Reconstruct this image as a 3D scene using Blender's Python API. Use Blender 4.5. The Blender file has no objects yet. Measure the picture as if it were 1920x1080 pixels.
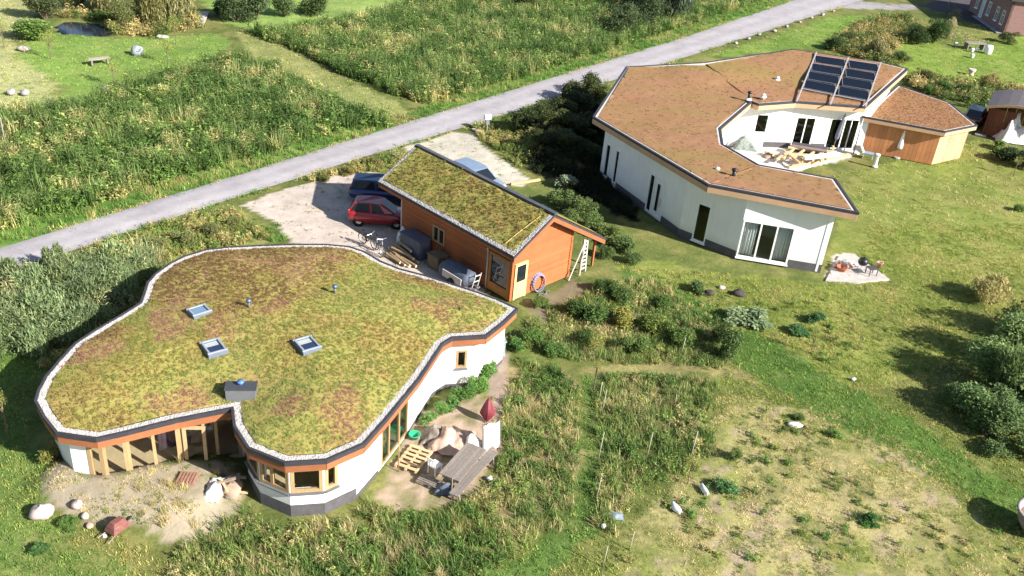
import bpy, bmesh, math, random
import numpy as np
from mathutils import Vector, Matrix
from mathutils.geometry import delaunay_2d_cdt, tessellate_polygon

random.seed(7)
RNG = np.random.default_rng(7)
scene = bpy.context.scene
COL = scene.collection

# ------------------------------------------------------------------ camera
FPX, CAMH = 1750.0, 25.0                      # focal length in px of a 1920 px wide frame, metres above ground
_d = Vector((666 - 960, 3600 - 540, FPX)).normalized()      # straight down, in camera axes (right, down, forward)
_up = -_d
_fw = Vector((0, 0, 1))
_Y = (_fw - _up * _fw.dot(_up)).normalized()
_X = _Y.cross(_up)
CR = Matrix((_X, _Y, _up))                    # world = CR @ camera(right, down, forward)
cam = bpy.data.cameras.new('camera')
cam.sensor_width = 36.0
cam.lens = 36.0 * FPX / 1920.0
cam.clip_start = 0.5
cam.clip_end = 3000
camo = bpy.data.objects.new('camera', cam)
COL.objects.link(camo)
r_, d_, f_ = (CR @ Vector(v) for v in ((1, 0, 0), (0, 1, 0), (0, 0, 1)))
m = Matrix((r_, -d_, -f_)).transposed().to_4x4()
m.translation = (0, 0, CAMH)
camo.matrix_world = m
scene.camera = camo

# ------------------------------------------------------------------ light
SHADOW_AZ, SUN_EL = math.radians(151), math.radians(31)
world = bpy.data.worlds.new('World')
scene.world = world
world.use_nodes = True
wn = world.node_tree
sky = wn.nodes.new('ShaderNodeTexSky')
sky.sky_type = 'NISHITA'
sky.sun_disc = False
sky.sun_elevation = SUN_EL
sky.sun_rotation = math.radians(90) - (SHADOW_AZ - math.pi)
wn.links.new(sky.outputs[0], wn.nodes['Background'].inputs[0])
wn.nodes['Background'].inputs[1].default_value = 0.068
sun = bpy.data.lights.new('sun', 'SUN')
sun.energy = 5.0
sun.angle = math.radians(0.5)
sun.color = (1.0, 0.965, 0.905)
suno = bpy.data.objects.new('sun', sun)
COL.objects.link(suno)
ldir = Vector((math.cos(SHADOW_AZ) * math.cos(SUN_EL), math.sin(SHADOW_AZ) * math.cos(SUN_EL), -math.sin(SUN_EL)))
suno.rotation_euler = ldir.to_track_quat('-Z', 'Y').to_euler()
suno.location = (60, -40, 60)
scene.view_settings.view_transform = 'Standard'
scene.view_settings.look = 'None'
scene.view_settings.exposure = 1.29
scene.view_settings.gamma = 1.0
scene.view_settings.use_curve_mapping = False
scene.cycles.max_bounces = 6
scene.cycles.transparent_max_bounces = 16

# ------------------------------------------------------------------ helpers
def P(px, py, z=0.0):
    """the point of the level plane at height z that the photograph shows at a pixel"""
    r = CR @ Vector((px - 960, py - 540, FPX))
    t = (z - CAMH) / r.z
    return Vector((r.x * t, r.y * t, z))

def PL(pts, z=0.0):
    return [P(x, y, z) for x, y in pts]

def srgb(r, g, b, k=1.0):
    def l(c):
        c /= 255.0
        return k * (c / 12.92 if c <= 0.04045 else ((c + 0.055) / 1.055) ** 2.4)
    return (l(r), l(g), l(b))

def tag(o, label=None, cat=None, group=None, kind=None):
    if label: o['label'] = label
    if cat: o['category'] = cat
    if group: o['group'] = group
    if kind: o['kind'] = kind
    return o

def empty(name, loc=(0, 0, 0), rz=0.0, label=None, cat=None, group=None):
    o = bpy.data.objects.new(name, None)
    COL.objects.link(o)
    o.location = loc
    o.rotation_euler = (0, 0, rz)
    o.empty_display_size = 0.3
    return tag(o, label, cat, group)

def copy_tree(o, parent=None):
    c = o.copy()
    COL.objects.link(c)
    if parent:
        c.parent = parent
    for ch in o.children:
        copy_tree(ch, c)
    return c

class MB:
    def __init__(self):
        self.v, self.f, self.mi = [], [], []
        self.cur = 0
    def add(self, vs, fs):
        n = len(self.v)
        self.v += [Vector(p) for p in vs]
        self.f += [tuple(i + n for i in f) for f in fs]
        self.mi += [self.cur] * len(fs)
        return self
    def box(self, c, s, rz=0.0, M=None):
        x, y, z = s[0] / 2, s[1] / 2, s[2] / 2
        vs = [Vector((a * x, b * y, d * z)) for d in (-1, 1) for a, b in ((-1, -1), (1, -1), (1, 1), (-1, 1))]
        R = M if M is not None else Matrix.Rotation(rz, 3, 'Z')
        return self.add([R @ p + Vector(c) for p in vs],
                        [(3, 2, 1, 0), (4, 5, 6, 7), (0, 1, 5, 4), (1, 2, 6, 5), (2, 3, 7, 6), (3, 0, 4, 7)])
    def bar(self, a, b, w, h, up=(0, 0, 1)):
        a, b = Vector(a), Vector(b)
        x = (b - a)
        L = x.length
        x.normalize()
        u = Vector(up)
        if abs(x.dot(u)) > 0.98: u = Vector((1, 0, 0))
        y = u.cross(x).normalized()
        z = x.cross(y)
        return self.box((a + b) / 2, (L, w, h), M=Matrix((x, y, z)).transposed())
    def tube(self, a, b, r0, r1=None, n=8, caps=True):
        a, b = Vector(a), Vector(b)
        r1 = r0 if r1 is None else r1
        x = (b - a).normalized()
        u = Vector((0, 0, 1)) if abs(x.z) < 0.95 else Vector((1, 0, 0))
        y = u.cross(x).normalized()
        z = x.cross(y)
        vs, fs = [], []
        for p, r in ((a, r0), (b, r1)):
            for i in range(n):
                t = 2 * math.pi * i / n
                vs.append(p + y * (r * math.cos(t)) + z * (r * math.sin(t)))
        for i in range(n):
            j = (i + 1) % n
            fs.append((i, j, n + j, n + i))
        if caps:
            fs += [tuple(range(n))[::-1], tuple(range(n, 2 * n))]
        return self.add(vs, fs)
    def path(self, pts, r, n=6):
        for a, b in zip(pts[:-1], pts[1:]):
            self.tube(a, b, r, r, n)
        return self
    def lathe(self, prof, c=(0, 0, 0), n=14, M=None):
        vs, fs = [], []
        k = len(prof)
        for i in range(n):
            t = 2 * math.pi * i / n
            for r, z in prof:
                p = Vector((r * math.cos(t), r * math.sin(t), z))
                vs.append((M @ p if M else p) + Vector(c))
        for i in range(n):
            j = (i + 1) % n
            for q in range(k - 1):
                fs.append((i * k + q, j * k + q, j * k + q + 1, i * k + q + 1))
        return self.add(vs, fs)
    def ball(self, c, r, seed=0, rough=0.0, n=10):
        rg = random.Random(seed)
        ph = [rg.uniform(0, 6) for _ in range(6)]
        vs, fs = [], []
        mrow = n // 2 + 1
        for i in range(mrow + 1):
            a = math.pi * i / mrow
            for j in range(n):
                b = 2 * math.pi * j / n
                q = 1 + rough * (math.sin(2 * a + 1.7 * math.cos(b + ph[0]) + ph[1]) + 0.6 * math.sin(3 * b + ph[2] + 2 * a) * math.sin(a) + 0.5 * math.cos(5 * a + 2 * b + ph[3]) * math.sin(a)) * 0.5
                vs.append((c[0] + r[0] * q * math.sin(a) * math.cos(b), c[1] + r[1] * q * math.sin(a) * math.sin(b), c[2] + r[2] * q * math.cos(a)))
        for i in range(mrow):
            for j in range(n):
                k = (j + 1) % n
                fs.append((i * n + j, (i + 1) * n + j, (i + 1) * n + k, i * n + k))
        return self.add(vs, fs)
    def prism(self, poly, z0, z1):
        """closed prism over a CCW polygon; z0/z1 numbers or one number per corner"""
        n = len(poly)
        a = z0 if hasattr(z0, '__len__') else [z0] * n
        b = z1 if hasattr(z1, '__len__') else [z1] * n
        vs = [(p[0], p[1], a[i]) for i, p in enumerate(poly)] + [(p[0], p[1], b[i]) for i, p in enumerate(poly)]
        fs = [(i, (i + 1) % n, n + (i + 1) % n, n + i) for i in range(n)]
        tri = tessellate_polygon([[Vector((p[0], p[1], 0)) for p in poly]])
        for t in tri:
            A, B, C_ = (Vector(poly[i][:2]) for i in t)
            if (B - A).cross(C_ - A) < 0: t = t[::-1]
            fs.append(tuple(t)[::-1])
            fs.append(tuple(i + n for i in t))
        return self.add(vs, fs)
    def loft(self, rings, closed=True, caps=True):
        n = len(rings[0])
        vs = [p for r in rings for p in r]
        fs = []
        for i in range(len(rings) - 1):
            for j in range(n if closed else n - 1):
                k = (j + 1) % n
                fs.append((i * n + j, i * n + k, (i + 1) * n + k, (i + 1) * n + j))
        if caps:
            fs += [tuple(range(n))[::-1], tuple(range((len(rings) - 1) * n, len(rings) * n))]
        return self.add(vs, fs)
    def mesh(self, name, mats, smooth=False):
        me = bpy.data.meshes.new(name)
        me.from_pydata([tuple(p) for p in self.v], [], self.f)
        for mt in (mats if isinstance(mats, (list, tuple)) else [mats]):
            me.materials.append(mt)
        if any(self.mi):
            me.polygons.foreach_set('material_index', self.mi)
        if smooth:
            me.polygons.foreach_set('use_smooth', [True] * len(me.polygons))
        me.update()
        return me
    def build(self, name, mat, parent=None, smooth=False, world=False, bevel=0.0):
        o = bpy.data.objects.new(name, self.mesh(name, mat, smooth))
        COL.objects.link(o)
        if parent is not None:
            o.parent = parent
            if world:
                top = parent
                while top.parent: top = top.parent
                if top is parent:
                    o.matrix_parent_inverse = Matrix.Translation(-Vector(parent.location))
        if bevel:
            b = o.modifiers.new('bevel', 'BEVEL')
            b.width = bevel
            b.segments = 2
            b.limit_method = 'ANGLE'
        return o

def meshobj(name, me, parent=None):
    o = bpy.data.objects.new(name, me)
    COL.objects.link(o)
    if parent is not None: o.parent = parent
    return o

# ---- numpy noise
def _hash(ix, iy, s):
    h = (ix * 374761393 + iy * 668265263 + s * 974634777) & 0xFFFFFFFF
    h = ((h ^ (h >> 13)) * 1274126177) & 0xFFFFFFFF
    return ((h ^ (h >> 16)) & 0xFFFF) / 65535.0

def vnoise(x, y, s=0):
    ix, iy = np.floor(x).astype(np.int64), np.floor(y).astype(np.int64)
    fx, fy = x - ix, y - iy
    fx, fy = fx * fx * (3 - 2 * fx), fy * fy * (3 - 2 * fy)
    a, b = _hash(ix, iy, s), _hash(ix + 1, iy, s)
    c, d = _hash(ix, iy + 1, s), _hash(ix + 1, iy + 1, s)
    return (a * (1 - fx) + b * fx) * (1 - fy) + (c * (1 - fx) + d * fx) * fy

def fbm(x, y, f=1.0, o=4, s=0):
    t, a, n = 0, 1.0, 0
    for i in range(o):
        t = t + a * vnoise(x * f, y * f, s + i * 17)
        n += a
        a *= 0.5
        f *= 2.03
    return t / n

def inpoly(x, y, poly):
    x, y = np.asarray(x), np.asarray(y)
    c = np.zeros(x.shape, bool)
    n = len(poly)
    for i in range(n):
        x0, y0 = poly[i][0], poly[i][1]
        x1, y1 = poly[(i + 1) % n][0], poly[(i + 1) % n][1]
        if y0 == y1: continue
        hit = ((y0 > y) != (y1 > y)) & (x < (x1 - x0) * (y - y0) / (y1 - y0) + x0)
        c ^= hit
    return c

def inset(poly, d):
    """offset a CCW polygon inwards by d (XY), keeps z"""
    n, out = len(poly), []
    for i in range(n):
        a, b, c = (Vector(poly[j % n][:2]) for j in (i - 1, i, i + 1))
        e0, e1 = (b - a).normalized(), (c - b).normalized()
        n0, n1 = Vector((-e0.y, e0.x)), Vector((-e1.y, e1.x))
        mt = (n0 + n1)
        k = max(0.35, 1 + n0.dot(n1))
        mt = mt / k
        p = b + mt * d
        out.append(Vector((p.x, p.y, poly[i][2] if len(poly[i]) > 2 else 0)))
    return out

# ------------------------------------------------------------------ materials
MATS = {}
def material(name):
    mt = bpy.data.materials.new(name)
    mt.use_nodes = True
    nt = mt.node_tree
    b = nt.nodes['Principled BSDF']
    return mt, nt, b

def N(nt, t, **kw):
    n = nt.nodes.new('ShaderNode' + t)
    for k, v in kw.items():
        setattr(n, k, v)
    return n

def coords(nt, scale=1.0, obj=True):
    tc = N(nt, 'TexCoord')
    if scale == 1.0: return tc.outputs['Object']
    mp = N(nt, 'Mapping')
    mp.inputs['Scale'].default_value = (scale, scale, scale) if not hasattr(scale, '__len__') else scale
    nt.links.new(tc.outputs['Object'], mp.inputs['Vector'])
    return mp.outputs[0]

def noise(nt, vec, scale, detail=4, rough=0.6):
    n = N(nt, 'TexNoise')
    n.inputs['Scale'].default_value = scale
    n.inputs['Detail'].default_value = detail
    n.inputs['Roughness'].default_value = rough
    nt.links.new(vec, n.inputs['Vector'])
    return n.outputs['Fac']

def ramp(nt, fac, stops):
    r = N(nt, 'ValToRGB')
    e = r.color_ramp.elements
    while len(e) < len(stops): e.new(0.5)
    for el, (p, c) in zip(e, stops):
        el.position = p
        el.color = (*c, 1)
    nt.links.new(fac, r.inputs[0])
    return r.outputs[0]

def mixc(nt, fac, a, b, mode='MIX'):
    mx = N(nt, 'Mix', data_type='RGBA', blend_type=mode)
    for s, v in ((mx.inputs[0], fac), (mx.inputs[6], a), (mx.inputs[7], b)):
        if hasattr(v, 'links') or hasattr(v, 'is_linked'):
            nt.links.new(v, s)
        elif isinstance(v, (int, float)):
            s.default_value = v
        else:
            s.default_value = (*v, 1)
    return mx.outputs[2]

def bump(nt, b, height, strength=0.4, dist=0.05):
    bp = N(nt, 'Bump')
    bp.inputs['Strength'].default_value = strength
    bp.inputs['Distance'].default_value = dist
    nt.links.new(height, bp.inputs['Height'])
    nt.links.new(bp.outputs[0], b.inputs['Normal'])

def solid(name, col, rough=0.6, var=0.18, scale=3.0, metal=0.0, bumps=0.0, spec=0.4, stretch=None):
    """a colour with uneven patches, speckle and a fine relief"""
    if name in MATS: return MATS[name]
    mt, nt, b = material(name)
    v = coords(nt, stretch if stretch else 1.0)
    f1, f2 = noise(nt, v, scale, 5), noise(nt, v, scale * 9, 3)
    dk = tuple(c * (1 - var) for c in col)
    lt = tuple(min(1, c * (1 + var)) for c in col)
    c1 = ramp(nt, f1, [(0.3, dk), (0.7, lt)])
    c2 = mixc(nt, 0.35, c1, ramp(nt, f2, [(0.3, (0.75,) * 3), (0.7, (1.2,) * 3)]), 'MULTIPLY')
    nt.links.new(c2, b.inputs['Base Color'])
    b.inputs['Roughness'].default_value = rough
    b.inputs['Metallic'].default_value = metal
    b.inputs['Specular IOR Level'].default_value = spec
    if bumps: bump(nt, b, f2, bumps, 0.02)
    MATS[name] = mt
    return mt

def wood(name, col, var=0.3, axis=(1, 1, 1), rough=0.65):
    if name in MATS: return MATS[name]
    mt, nt, b = material(name)
    v = coords(nt, axis)
    f1 = noise(nt, v, 4.0, 6, 0.7)
    oi = N(nt, 'ObjectInfo')
    f2 = noise(nt, coords(nt), 0.7, 3)
    c1 = ramp(nt, f1, [(0.25, tuple(c * (1 - var) for c in col)), (0.55, col), (0.8, tuple(min(1, c * (1 + var)) for c in col))])
    c2 = mixc(nt, 0.6, c1, ramp(nt, oi.outputs['Random'], [(0, (0.78,) * 3), (1, (1.15,) * 3)]), 'MULTIPLY')
    c3 = mixc(nt, 0.5, c2, ramp(nt, f2, [(0.3, (0.75,) * 3), (0.7, (1.15,) * 3)]), 'MULTIPLY')
    nt.links.new(c3, b.inputs['Base Color'])
    b.inputs['Roughness'].default_value = rough
    b.inputs['Specular IOR Level'].default_value = 0.3
    bump(nt, b, f1, 0.3, 0.01)
    MATS[name] = mt
    return mt

def leafmat(name, src, soft=1.0, val=1.6):
    """leaf: colour of the plant x a random tone per leaf, some light passing through"""
    mt, nt, b = material(name)
    geo = N(nt, 'NewGeometry')
    if src == 'inst':
        at = N(nt, 'Attribute', attribute_type='INSTANCER', attribute_name='col')
        base = at.outputs['Color']
    else:
        base = N(nt, 'ObjectInfo').outputs['Color']
    tone = ramp(nt, geo.outputs['Random Per Island'], [(q, tuple(1 + (c - 1) * soft for c in t)) for q, t in ((0.0, (0.5, 0.55, 0.5)), (0.45, (0.95, 0.98, 0.9)), (0.8, (1.2, 1.15, 1.05)), (1.0, (1.55, 1.45, 1.3)))])
    hs = N(nt, 'HueSaturation')
    hs.inputs['Saturation'].default_value = 0.9
    hs.inputs['Value'].default_value = val
    nt.links.new(mixc(nt, 1.0, base, tone, 'MULTIPLY'), hs.inputs['Color'])
    c = hs.outputs[0]
    nt.links.new(c, b.inputs['Base Color'])
    b.inputs['Roughness'].default_value = 0.55
    b.inputs['Specular IOR Level'].default_value = 0.25
    tr = N(nt, 'BsdfTranslucent')
    nt.links.new(c, tr.inputs[0])
    mx = N(nt, 'MixShader')
    mx.inputs[0].default_value = 0.42
    nt.links.new(b.outputs[0], mx.inputs[1])
    nt.links.new(tr.outputs[0], mx.inputs[2])
    nt.links.new(mx.outputs[0], nt.nodes['Material Output'].inputs[0])
    return mt
LEAF_I, LEAF_O = leafmat('leaf_field', 'inst', .9, 1.85), leafmat('leaf_plant', 'obj', 1.0, 1.85)
LEAF_S = leafmat('sedum_leaf', 'inst', 0.45, 1.45)

def glassmat(name, tint=(0.93, 0.95, 0.95)):
    mt, nt, b = material(name)
    tr, gl = N(nt, 'BsdfTransparent'), N(nt, 'BsdfGlossy')
    tr.inputs[0].default_value = (*tint, 1)
    gl.inputs['Roughness'].default_value = 0.03
    lw = N(nt, 'LayerWeight')
    lw.inputs[0].default_value = 0.5
    pw = N(nt, 'Math', operation='POWER')
    pw.inputs[1].default_value = 4.0
    nt.links.new(lw.outputs['Facing'], pw.inputs[0])
    fr = N(nt, 'Math', operation='MULTIPLY_ADD')
    fr.inputs[1].default_value, fr.inputs[2].default_value = 0.8, 0.04
    nt.links.new(pw.outputs[0], fr.inputs[0])
    mx = N(nt, 'MixShader')
    nt.links.new(fr.outputs[0], mx.inputs[0])
    nt.links.new(tr.outputs[0], mx.inputs[1])
    nt.links.new(gl.outputs[0], mx.inputs[2])
    nt.links.new(mx.outputs[0], nt.nodes['Material Output'].inputs[0])
    return mt
GLASS = glassmat('window_glass')
GLASSG = glassmat('green_glass', (0.55, 0.72, 0.66))
def darkglass():
    mt, nt, b = material('dark_glass')
    b.inputs['Base Color'].default_value = (0.012, 0.016, 0.022, 1)
    b.inputs['Roughness'].default_value = 0.06
    b.inputs['Specular IOR Level'].default_value = 0.8
    return mt
DGLASS = darkglass()

def render_mat():
    mt, nt, b = material('white_render')
    v = coords(nt)
    f1, f2, f3 = noise(nt, coords(nt, (2.5, 2.5, .25)), 2.0, 5, .65), noise(nt, v, .9, 4), noise(nt, v, 30, 3)
    c = ramp(nt, f1, [(.2, (.72, .715, .70)), (.5, (.775, .775, .765)), (.75, (.80, .80, .79))])
    c = mixc(nt, .6, c, ramp(nt, f2, [(.3, (.90, .895, .88)), (.6, (1, 1, 1))]), 'MULTIPLY')
    sx = N(nt, 'SeparateXYZ')
    nt.links.new(v, sx.inputs[0])
    mr = N(nt, 'MapRange')
    mr.inputs[1].default_value, mr.inputs[2].default_value = 1.0, 0.3
    nt.links.new(sx.outputs[2], mr.inputs[0])
    sp = N(nt, 'Math', operation='MULTIPLY')
    nt.links.new(mr.outputs[0], sp.inputs[0])
    nt.links.new(f1, sp.inputs[1])
    c = mixc(nt, sp.outputs[0], c, (.5, .46, .40))
    nt.links.new(c, b.inputs['Base Color'])
    b.inputs['Roughness'].default_value = .9
    b.inputs['Specular IOR Level'].default_value = .2
    bump(nt, b, f3, .2, .01)
    MATS['white_render'] = mt
    return mt
WHITE = render_mat()
GREYPL = solid('grey_plinth', (0.085, 0.08, 0.085), 0.85, 0.2, 3, bumps=0.3)
BITUMEN = solid('bitumen_edge', (0.035, 0.033, 0.04), 0.7, 0.25, 3, bumps=0.2)
PEBBLE = solid('white_pebbles', (0.40, 0.375, 0.35), 0.9, 0.3, 9, bumps=0.5)
FASCIA = wood('orange_fascia', (0.31, 0.115, 0.05), 0.25, (1, 1, 6))
LARCH = wood('larch_frame', (0.37, 0.25, 0.125), 0.2, (3, 3, 1))
REDWOOD = wood('red_cladding', (0.36, 0.108, 0.036), 0.22, (1, 1, 8))
YELLOWP = solid('pale_yellow_paint', (0.70, 0.50, 0.20), 0.5, 0.06, 2)
PALEWOOD = wood('pale_timber', (0.58, 0.40, 0.22), 0.2, (2, 2, 2))
GREYWOOD = wood('weathered_wood', (0.24, 0.205, 0.175), 0.3, (3, 3, 3))
TANWOOD = wood('tan_cladding', (0.47, 0.27, 0.13), 0.15, (5, 5, 1))
METAL = solid('grey_metal', (0.32, 0.33, 0.36), 0.35, 0.1, 4, metal=0.6)
ZINC = solid('zinc', (0.17, 0.175, 0.19), 0.5, 0.12, 3, metal=0.3)
BLACKP = solid('black_plastic', (0.015, 0.015, 0.017), 0.4, 0.1, 4)
WHITEP = solid('white_plastic', (0.75, 0.75, 0.74), 0.4, 0.05, 4)
FRAMEW = solid('white_frame', (0.78, 0.78, 0.76), 0.45, 0.04, 4)
STONE = solid('pale_stone', (0.48, 0.38, 0.34), 0.9, 0.2, 5, bumps=0.5)
STONEG = solid('grey_stone', (0.30, 0.29, 0.28), 0.9, 0.25, 5, bumps=0.5)
STONEP = solid('pink_stone', (0.5, 0.27, 0.22), 0.9, 0.2, 5, bumps=0.5)
BARK = solid('bark', (0.14, 0.105, 0.07), 0.95, 0.3, 8, bumps=0.6)
RUBBER = solid('rubber', (0.012, 0.012, 0.012), 0.85, 0.2, 8)
SILVER = solid('silver_rim', (0.5, 0.5, 0.5), 0.3, 0.05, 4, metal=0.7)
EARTH = solid('earth', (0.30, 0.22, 0.16), 0.95, 0.3, 2.5, bumps=0.6)
CLOTHW = solid('white_sheet', (0.62, 0.60, 0.575), 0.85, 0.1, 2.5, bumps=0.3)
FLOORT = solid('interior_floor', (0.50, 0.37, 0.21), 0.6, 0.12, 2)
INTW = solid('interior_wall', (0.30, 0.29, 0.27), 0.9, 0.1, 1)

# ------------------------------------------------------------------ ground: one sheet, coloured by what grows or lies there, darkened in the house shade
LOWER = [(-260, 594), (0, 513), (313, 412), (640, 308), (953, 213), (1173, 143), (1280, 109), (1580, 12), (1760, -40)]
UPPER = [(-260, 545), (0, 465), (343, 360), (640, 268), (953, 171), (1280, 71), (1480, 3), (1620, -48)]
road_lo, road_up = PL(LOWER), PL(UPPER)
ROADPOLY = road_lo + road_up[::-1]
Z = {}
def zone(name, pts):
    Z[name] = PL(pts)
zone('pale_field', [(-80, 0), (95, -10), (75, 30), (25, 75), (40, 100), (75, 130), (135, 190), (150, 235), (0, 240), (-120, 230)])
zone('garden_lawn', [(28, 105), (60, 70), (110, 62), (230, 70), (400, 62), (430, 85), (330, 145), (230, 195), (165, 215), (120, 160)])
zone('far_lawn', [(350, -30), (760, -30), (760, 12), (640, 45), (520, 70), (430, 45)])
zone('track', [(430, 55), (500, 70), (560, 100), (650, 150), (760, 200), (800, 222), (745, 240), (640, 195), (560, 150), (480, 105)])
zone('verge', [(-120, 500), (0, 432), (343, 335), (640, 245), (953, 152), (1280, 52), (1480, -16), (1500, -10), (1480, 8), (1280, 76), (953, 178), (640, 274), (343, 366), (0, 472), (-120, 520)])
zone('driveway', [(452, 384), (500, 362), (560, 345), (620, 330), (700, 320), (760, 345), (790, 420), (940, 575), (960, 590), (640, 520), (590, 470), (545, 452), (520, 420), (490, 404)])
zone('drive2', [(752, 275), (800, 262), (850, 246), (885, 250), (905, 275), (945, 300), (990, 335), (985, 348), (930, 345), (860, 325), (790, 300)])
zone('verge_lo', [(0, 520), (313, 420), (443, 392), (470, 410), (540, 452), (400, 470), (250, 520), (60, 560)])
zone('sandpit', [(75, 895), (110, 878), (210, 872), (330, 880), (440, 870), (450, 930), (420, 985), (380, 1015), (300, 1010), (230, 985), (170, 985), (110, 960), (80, 930)])
zone('patio', [(700, 935), (725, 880), (745, 850), (770, 800), (800, 770), (850, 740), (900, 740), (935, 790), (930, 850), (880, 930), (800, 950), (740, 955)])
zone('dirt_path', [(905, 690), (925, 665), (955, 665), (960, 720), (945, 790), (920, 785), (915, 740)])
zone('mud', [(985, 562), (1040, 546), (1075, 522), (1118, 540), (1085, 560), (1025, 580), (1040, 610), (1010, 605)])
zone('dry_field', [(1335, 770), (1420, 745), (1510, 770), (1640, 820), (1740, 880), (1830, 960), (1940, 1040), (1960, 1120), (1180, 1120), (1140, 1020), (1200, 940), (1300, 880), (1340, 830)])
zone('dry_meadow', [(930, 700), (1050, 690), (1085, 730), (1075, 860), (1060, 960), (1000, 1000), (900, 980), (930, 860)])
zone('dry_path', [(1090, 680), (1250, 675), (1400, 690), (1480, 700), (1490, 720), (1300, 700), (1090, 695)])
zone('green_path', [(1086, 700), (1130, 700), (1125, 800), (1105, 900), (1100, 1000), (1075, 1060), (960, 1120), (800, 1120), (980, 1040), (1060, 980), (1085, 860)])
zone('green_strip', [(1180, 500), (1300, 550), (1400, 605), (1460, 640), (1580, 715), (1720, 795), (1840, 870), (1960, 950), (1960, 1020), (1830, 940), (1690, 855), (1530, 770), (1420, 700), (1350, 645), (1260, 580), (1170, 530)])
zone('right_lawn', [(1150, 480), (1300, 500), (1550, 530), (1600, 330), (1700, 300), (1830, 260), (1940, 290), (1960, 620), (1830, 560), (1760, 700), (1560, 720), (1440, 640), (1300, 560), (1180, 530)])
zone('right_lawn_up', [(1320, 105), (1480, 60), (1560, 28), (1660, 30), (1640, 60), (1530, 90), (1400, 102)])
zone('far_right_lawn', [(1640, 150), (1700, 60), (1780, 90), (1960, 60), (1960, 190), (1830, 165), (1720, 150)])
zone('left_lawn', [(-60, 640), (60, 620), (130, 640), (60, 720), (40, 800), (100, 860), (80, 930), (120, 1000), (200, 1030), (330, 1120), (-80, 1120)])
zone('side_track', [(1575, 14), (1600, 0), (1650, 6), (1720, 8), (1715, 18), (1650, 16), (1590, 16)])
zone('brick_yard', [(1720, 10), (1760, 0), (1800, -30), (1940, 10), (1900, 70), (1840, 48), (1780, 25)])
zone('bbq', [(1545, 520), (1570, 480), (1600, 475), (1665, 522), (1600, 528)])
zone('terrace', [(1360, 275), (1400, 250), (1500, 262), (1600, 282), (1600, 292), (1500, 318), (1440, 312), (1400, 300)])
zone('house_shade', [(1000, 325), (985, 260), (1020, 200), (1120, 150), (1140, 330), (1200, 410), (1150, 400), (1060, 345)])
ZC = dict(
    base=srgb(112, 124, 56, .60), pale_field=srgb(182, 182, 122, .62), garden_lawn=srgb(130, 160, 64, .6), far_lawn=srgb(140, 170, 76, .62),
    track=srgb(156, 160, 92, .62), verge=srgb(100, 142, 46, .6), driveway=srgb(214, 196, 182, .66), drive2=srgb(210, 200, 182, .66),
    verge_lo=srgb(148, 150, 78, .6), sandpit=srgb(206, 188, 158, .52), patio=srgb(206, 176, 152, .62), dirt_path=srgb(190, 165, 145, .55),
    mud=srgb(150, 136, 104, .55), dry_field=srgb(186, 172, 112, .60), dry_meadow=srgb(170, 152, 104, .6), dry_path=srgb(160, 150, 92, .6),
    green_path=srgb(102, 132, 52, .58), green_strip=srgb(92, 128, 42, .56), right_lawn=srgb(134, 146, 58, .62), right_lawn_up=srgb(122, 152, 52, .62),
    far_right_lawn=srgb(132, 156, 48, .62), left_lawn=srgb(108, 136, 56, .58), side_track=srgb(176, 168, 168, .62), brick_yard=srgb(96, 90, 96, .62),
    bbq=srgb(220, 205, 190, .66), terrace=srgb(216, 206, 196, .6), house_shade=srgb(50, 54, 38, .5))  # house_shade: soil and ivy, coloured darker to deepen the house's shadow
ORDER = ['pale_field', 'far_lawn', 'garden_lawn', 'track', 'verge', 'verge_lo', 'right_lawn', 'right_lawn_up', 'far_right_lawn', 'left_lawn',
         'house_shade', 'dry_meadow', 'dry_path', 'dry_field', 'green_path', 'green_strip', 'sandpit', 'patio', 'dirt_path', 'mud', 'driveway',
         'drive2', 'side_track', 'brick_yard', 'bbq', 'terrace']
HARD = {'driveway', 'drive2', 'bbq', 'terrace', 'brick_yard', 'side_track', 'sandpit', 'patio', 'dirt_path', 'mud'}

def zone_at(x, y):
    """index into ORDER (-1 = base) with ragged borders"""
    w = 0.9
    wx = x + w * (fbm(x, y, 0.45, 3, 3) - 0.5) * 2 + 0.5 * (fbm(x, y, 2.0, 2, 9) - 0.5)
    wy = y + w * (fbm(x, y, 0.45, 3, 5) - 0.5) * 2 + 0.5 * (fbm(x, y, 2.0, 2, 11) - 0.5)
    idx = np.full(x.shape, -1)
    for k, n in enumerate(ORDER):
        p = Z[n]
        hx, hy = (x + (wx - x) * 0.35, y + (wy - y) * 0.35) if n in HARD else (wx, wy)
        bb = (min(q.x for q in p) - 2, max(q.x for q in p) + 2, min(q.y for q in p) - 2, max(q.y for q in p) + 2)
        s = (x > bb[0]) & (x < bb[1]) & (y > bb[2]) & (y < bb[3])
        if s.any():
            t = np.zeros(x.shape, bool)
            t[s] = inpoly(hx[s], hy[s], p)
            idx[t] = k
    return idx

def edge_dist(x, y, poly):
    d = np.full(x.shape, 1e9)
    n = len(poly)
    for i in range(n):
        ax, ay = poly[i][0], poly[i][1]
        bx, by = poly[(i + 1) % n][0] - ax, poly[(i + 1) % n][1] - ay
        t = np.clip(((x - ax) * bx + (y - ay) * by) / (bx * bx + by * by + 1e-9), 0, 1)
        d = np.minimum(d, np.hypot(x - ax - t * bx, y - ay - t * by))
    return d

def axis(spec):
    out = [spec[0][0]]
    for a, b, st in spec:
        n = max(1, int(round((b - a) / st)))
        out += list(np.linspace(a, b, n + 1)[1:])
    return np.array(out)

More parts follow.
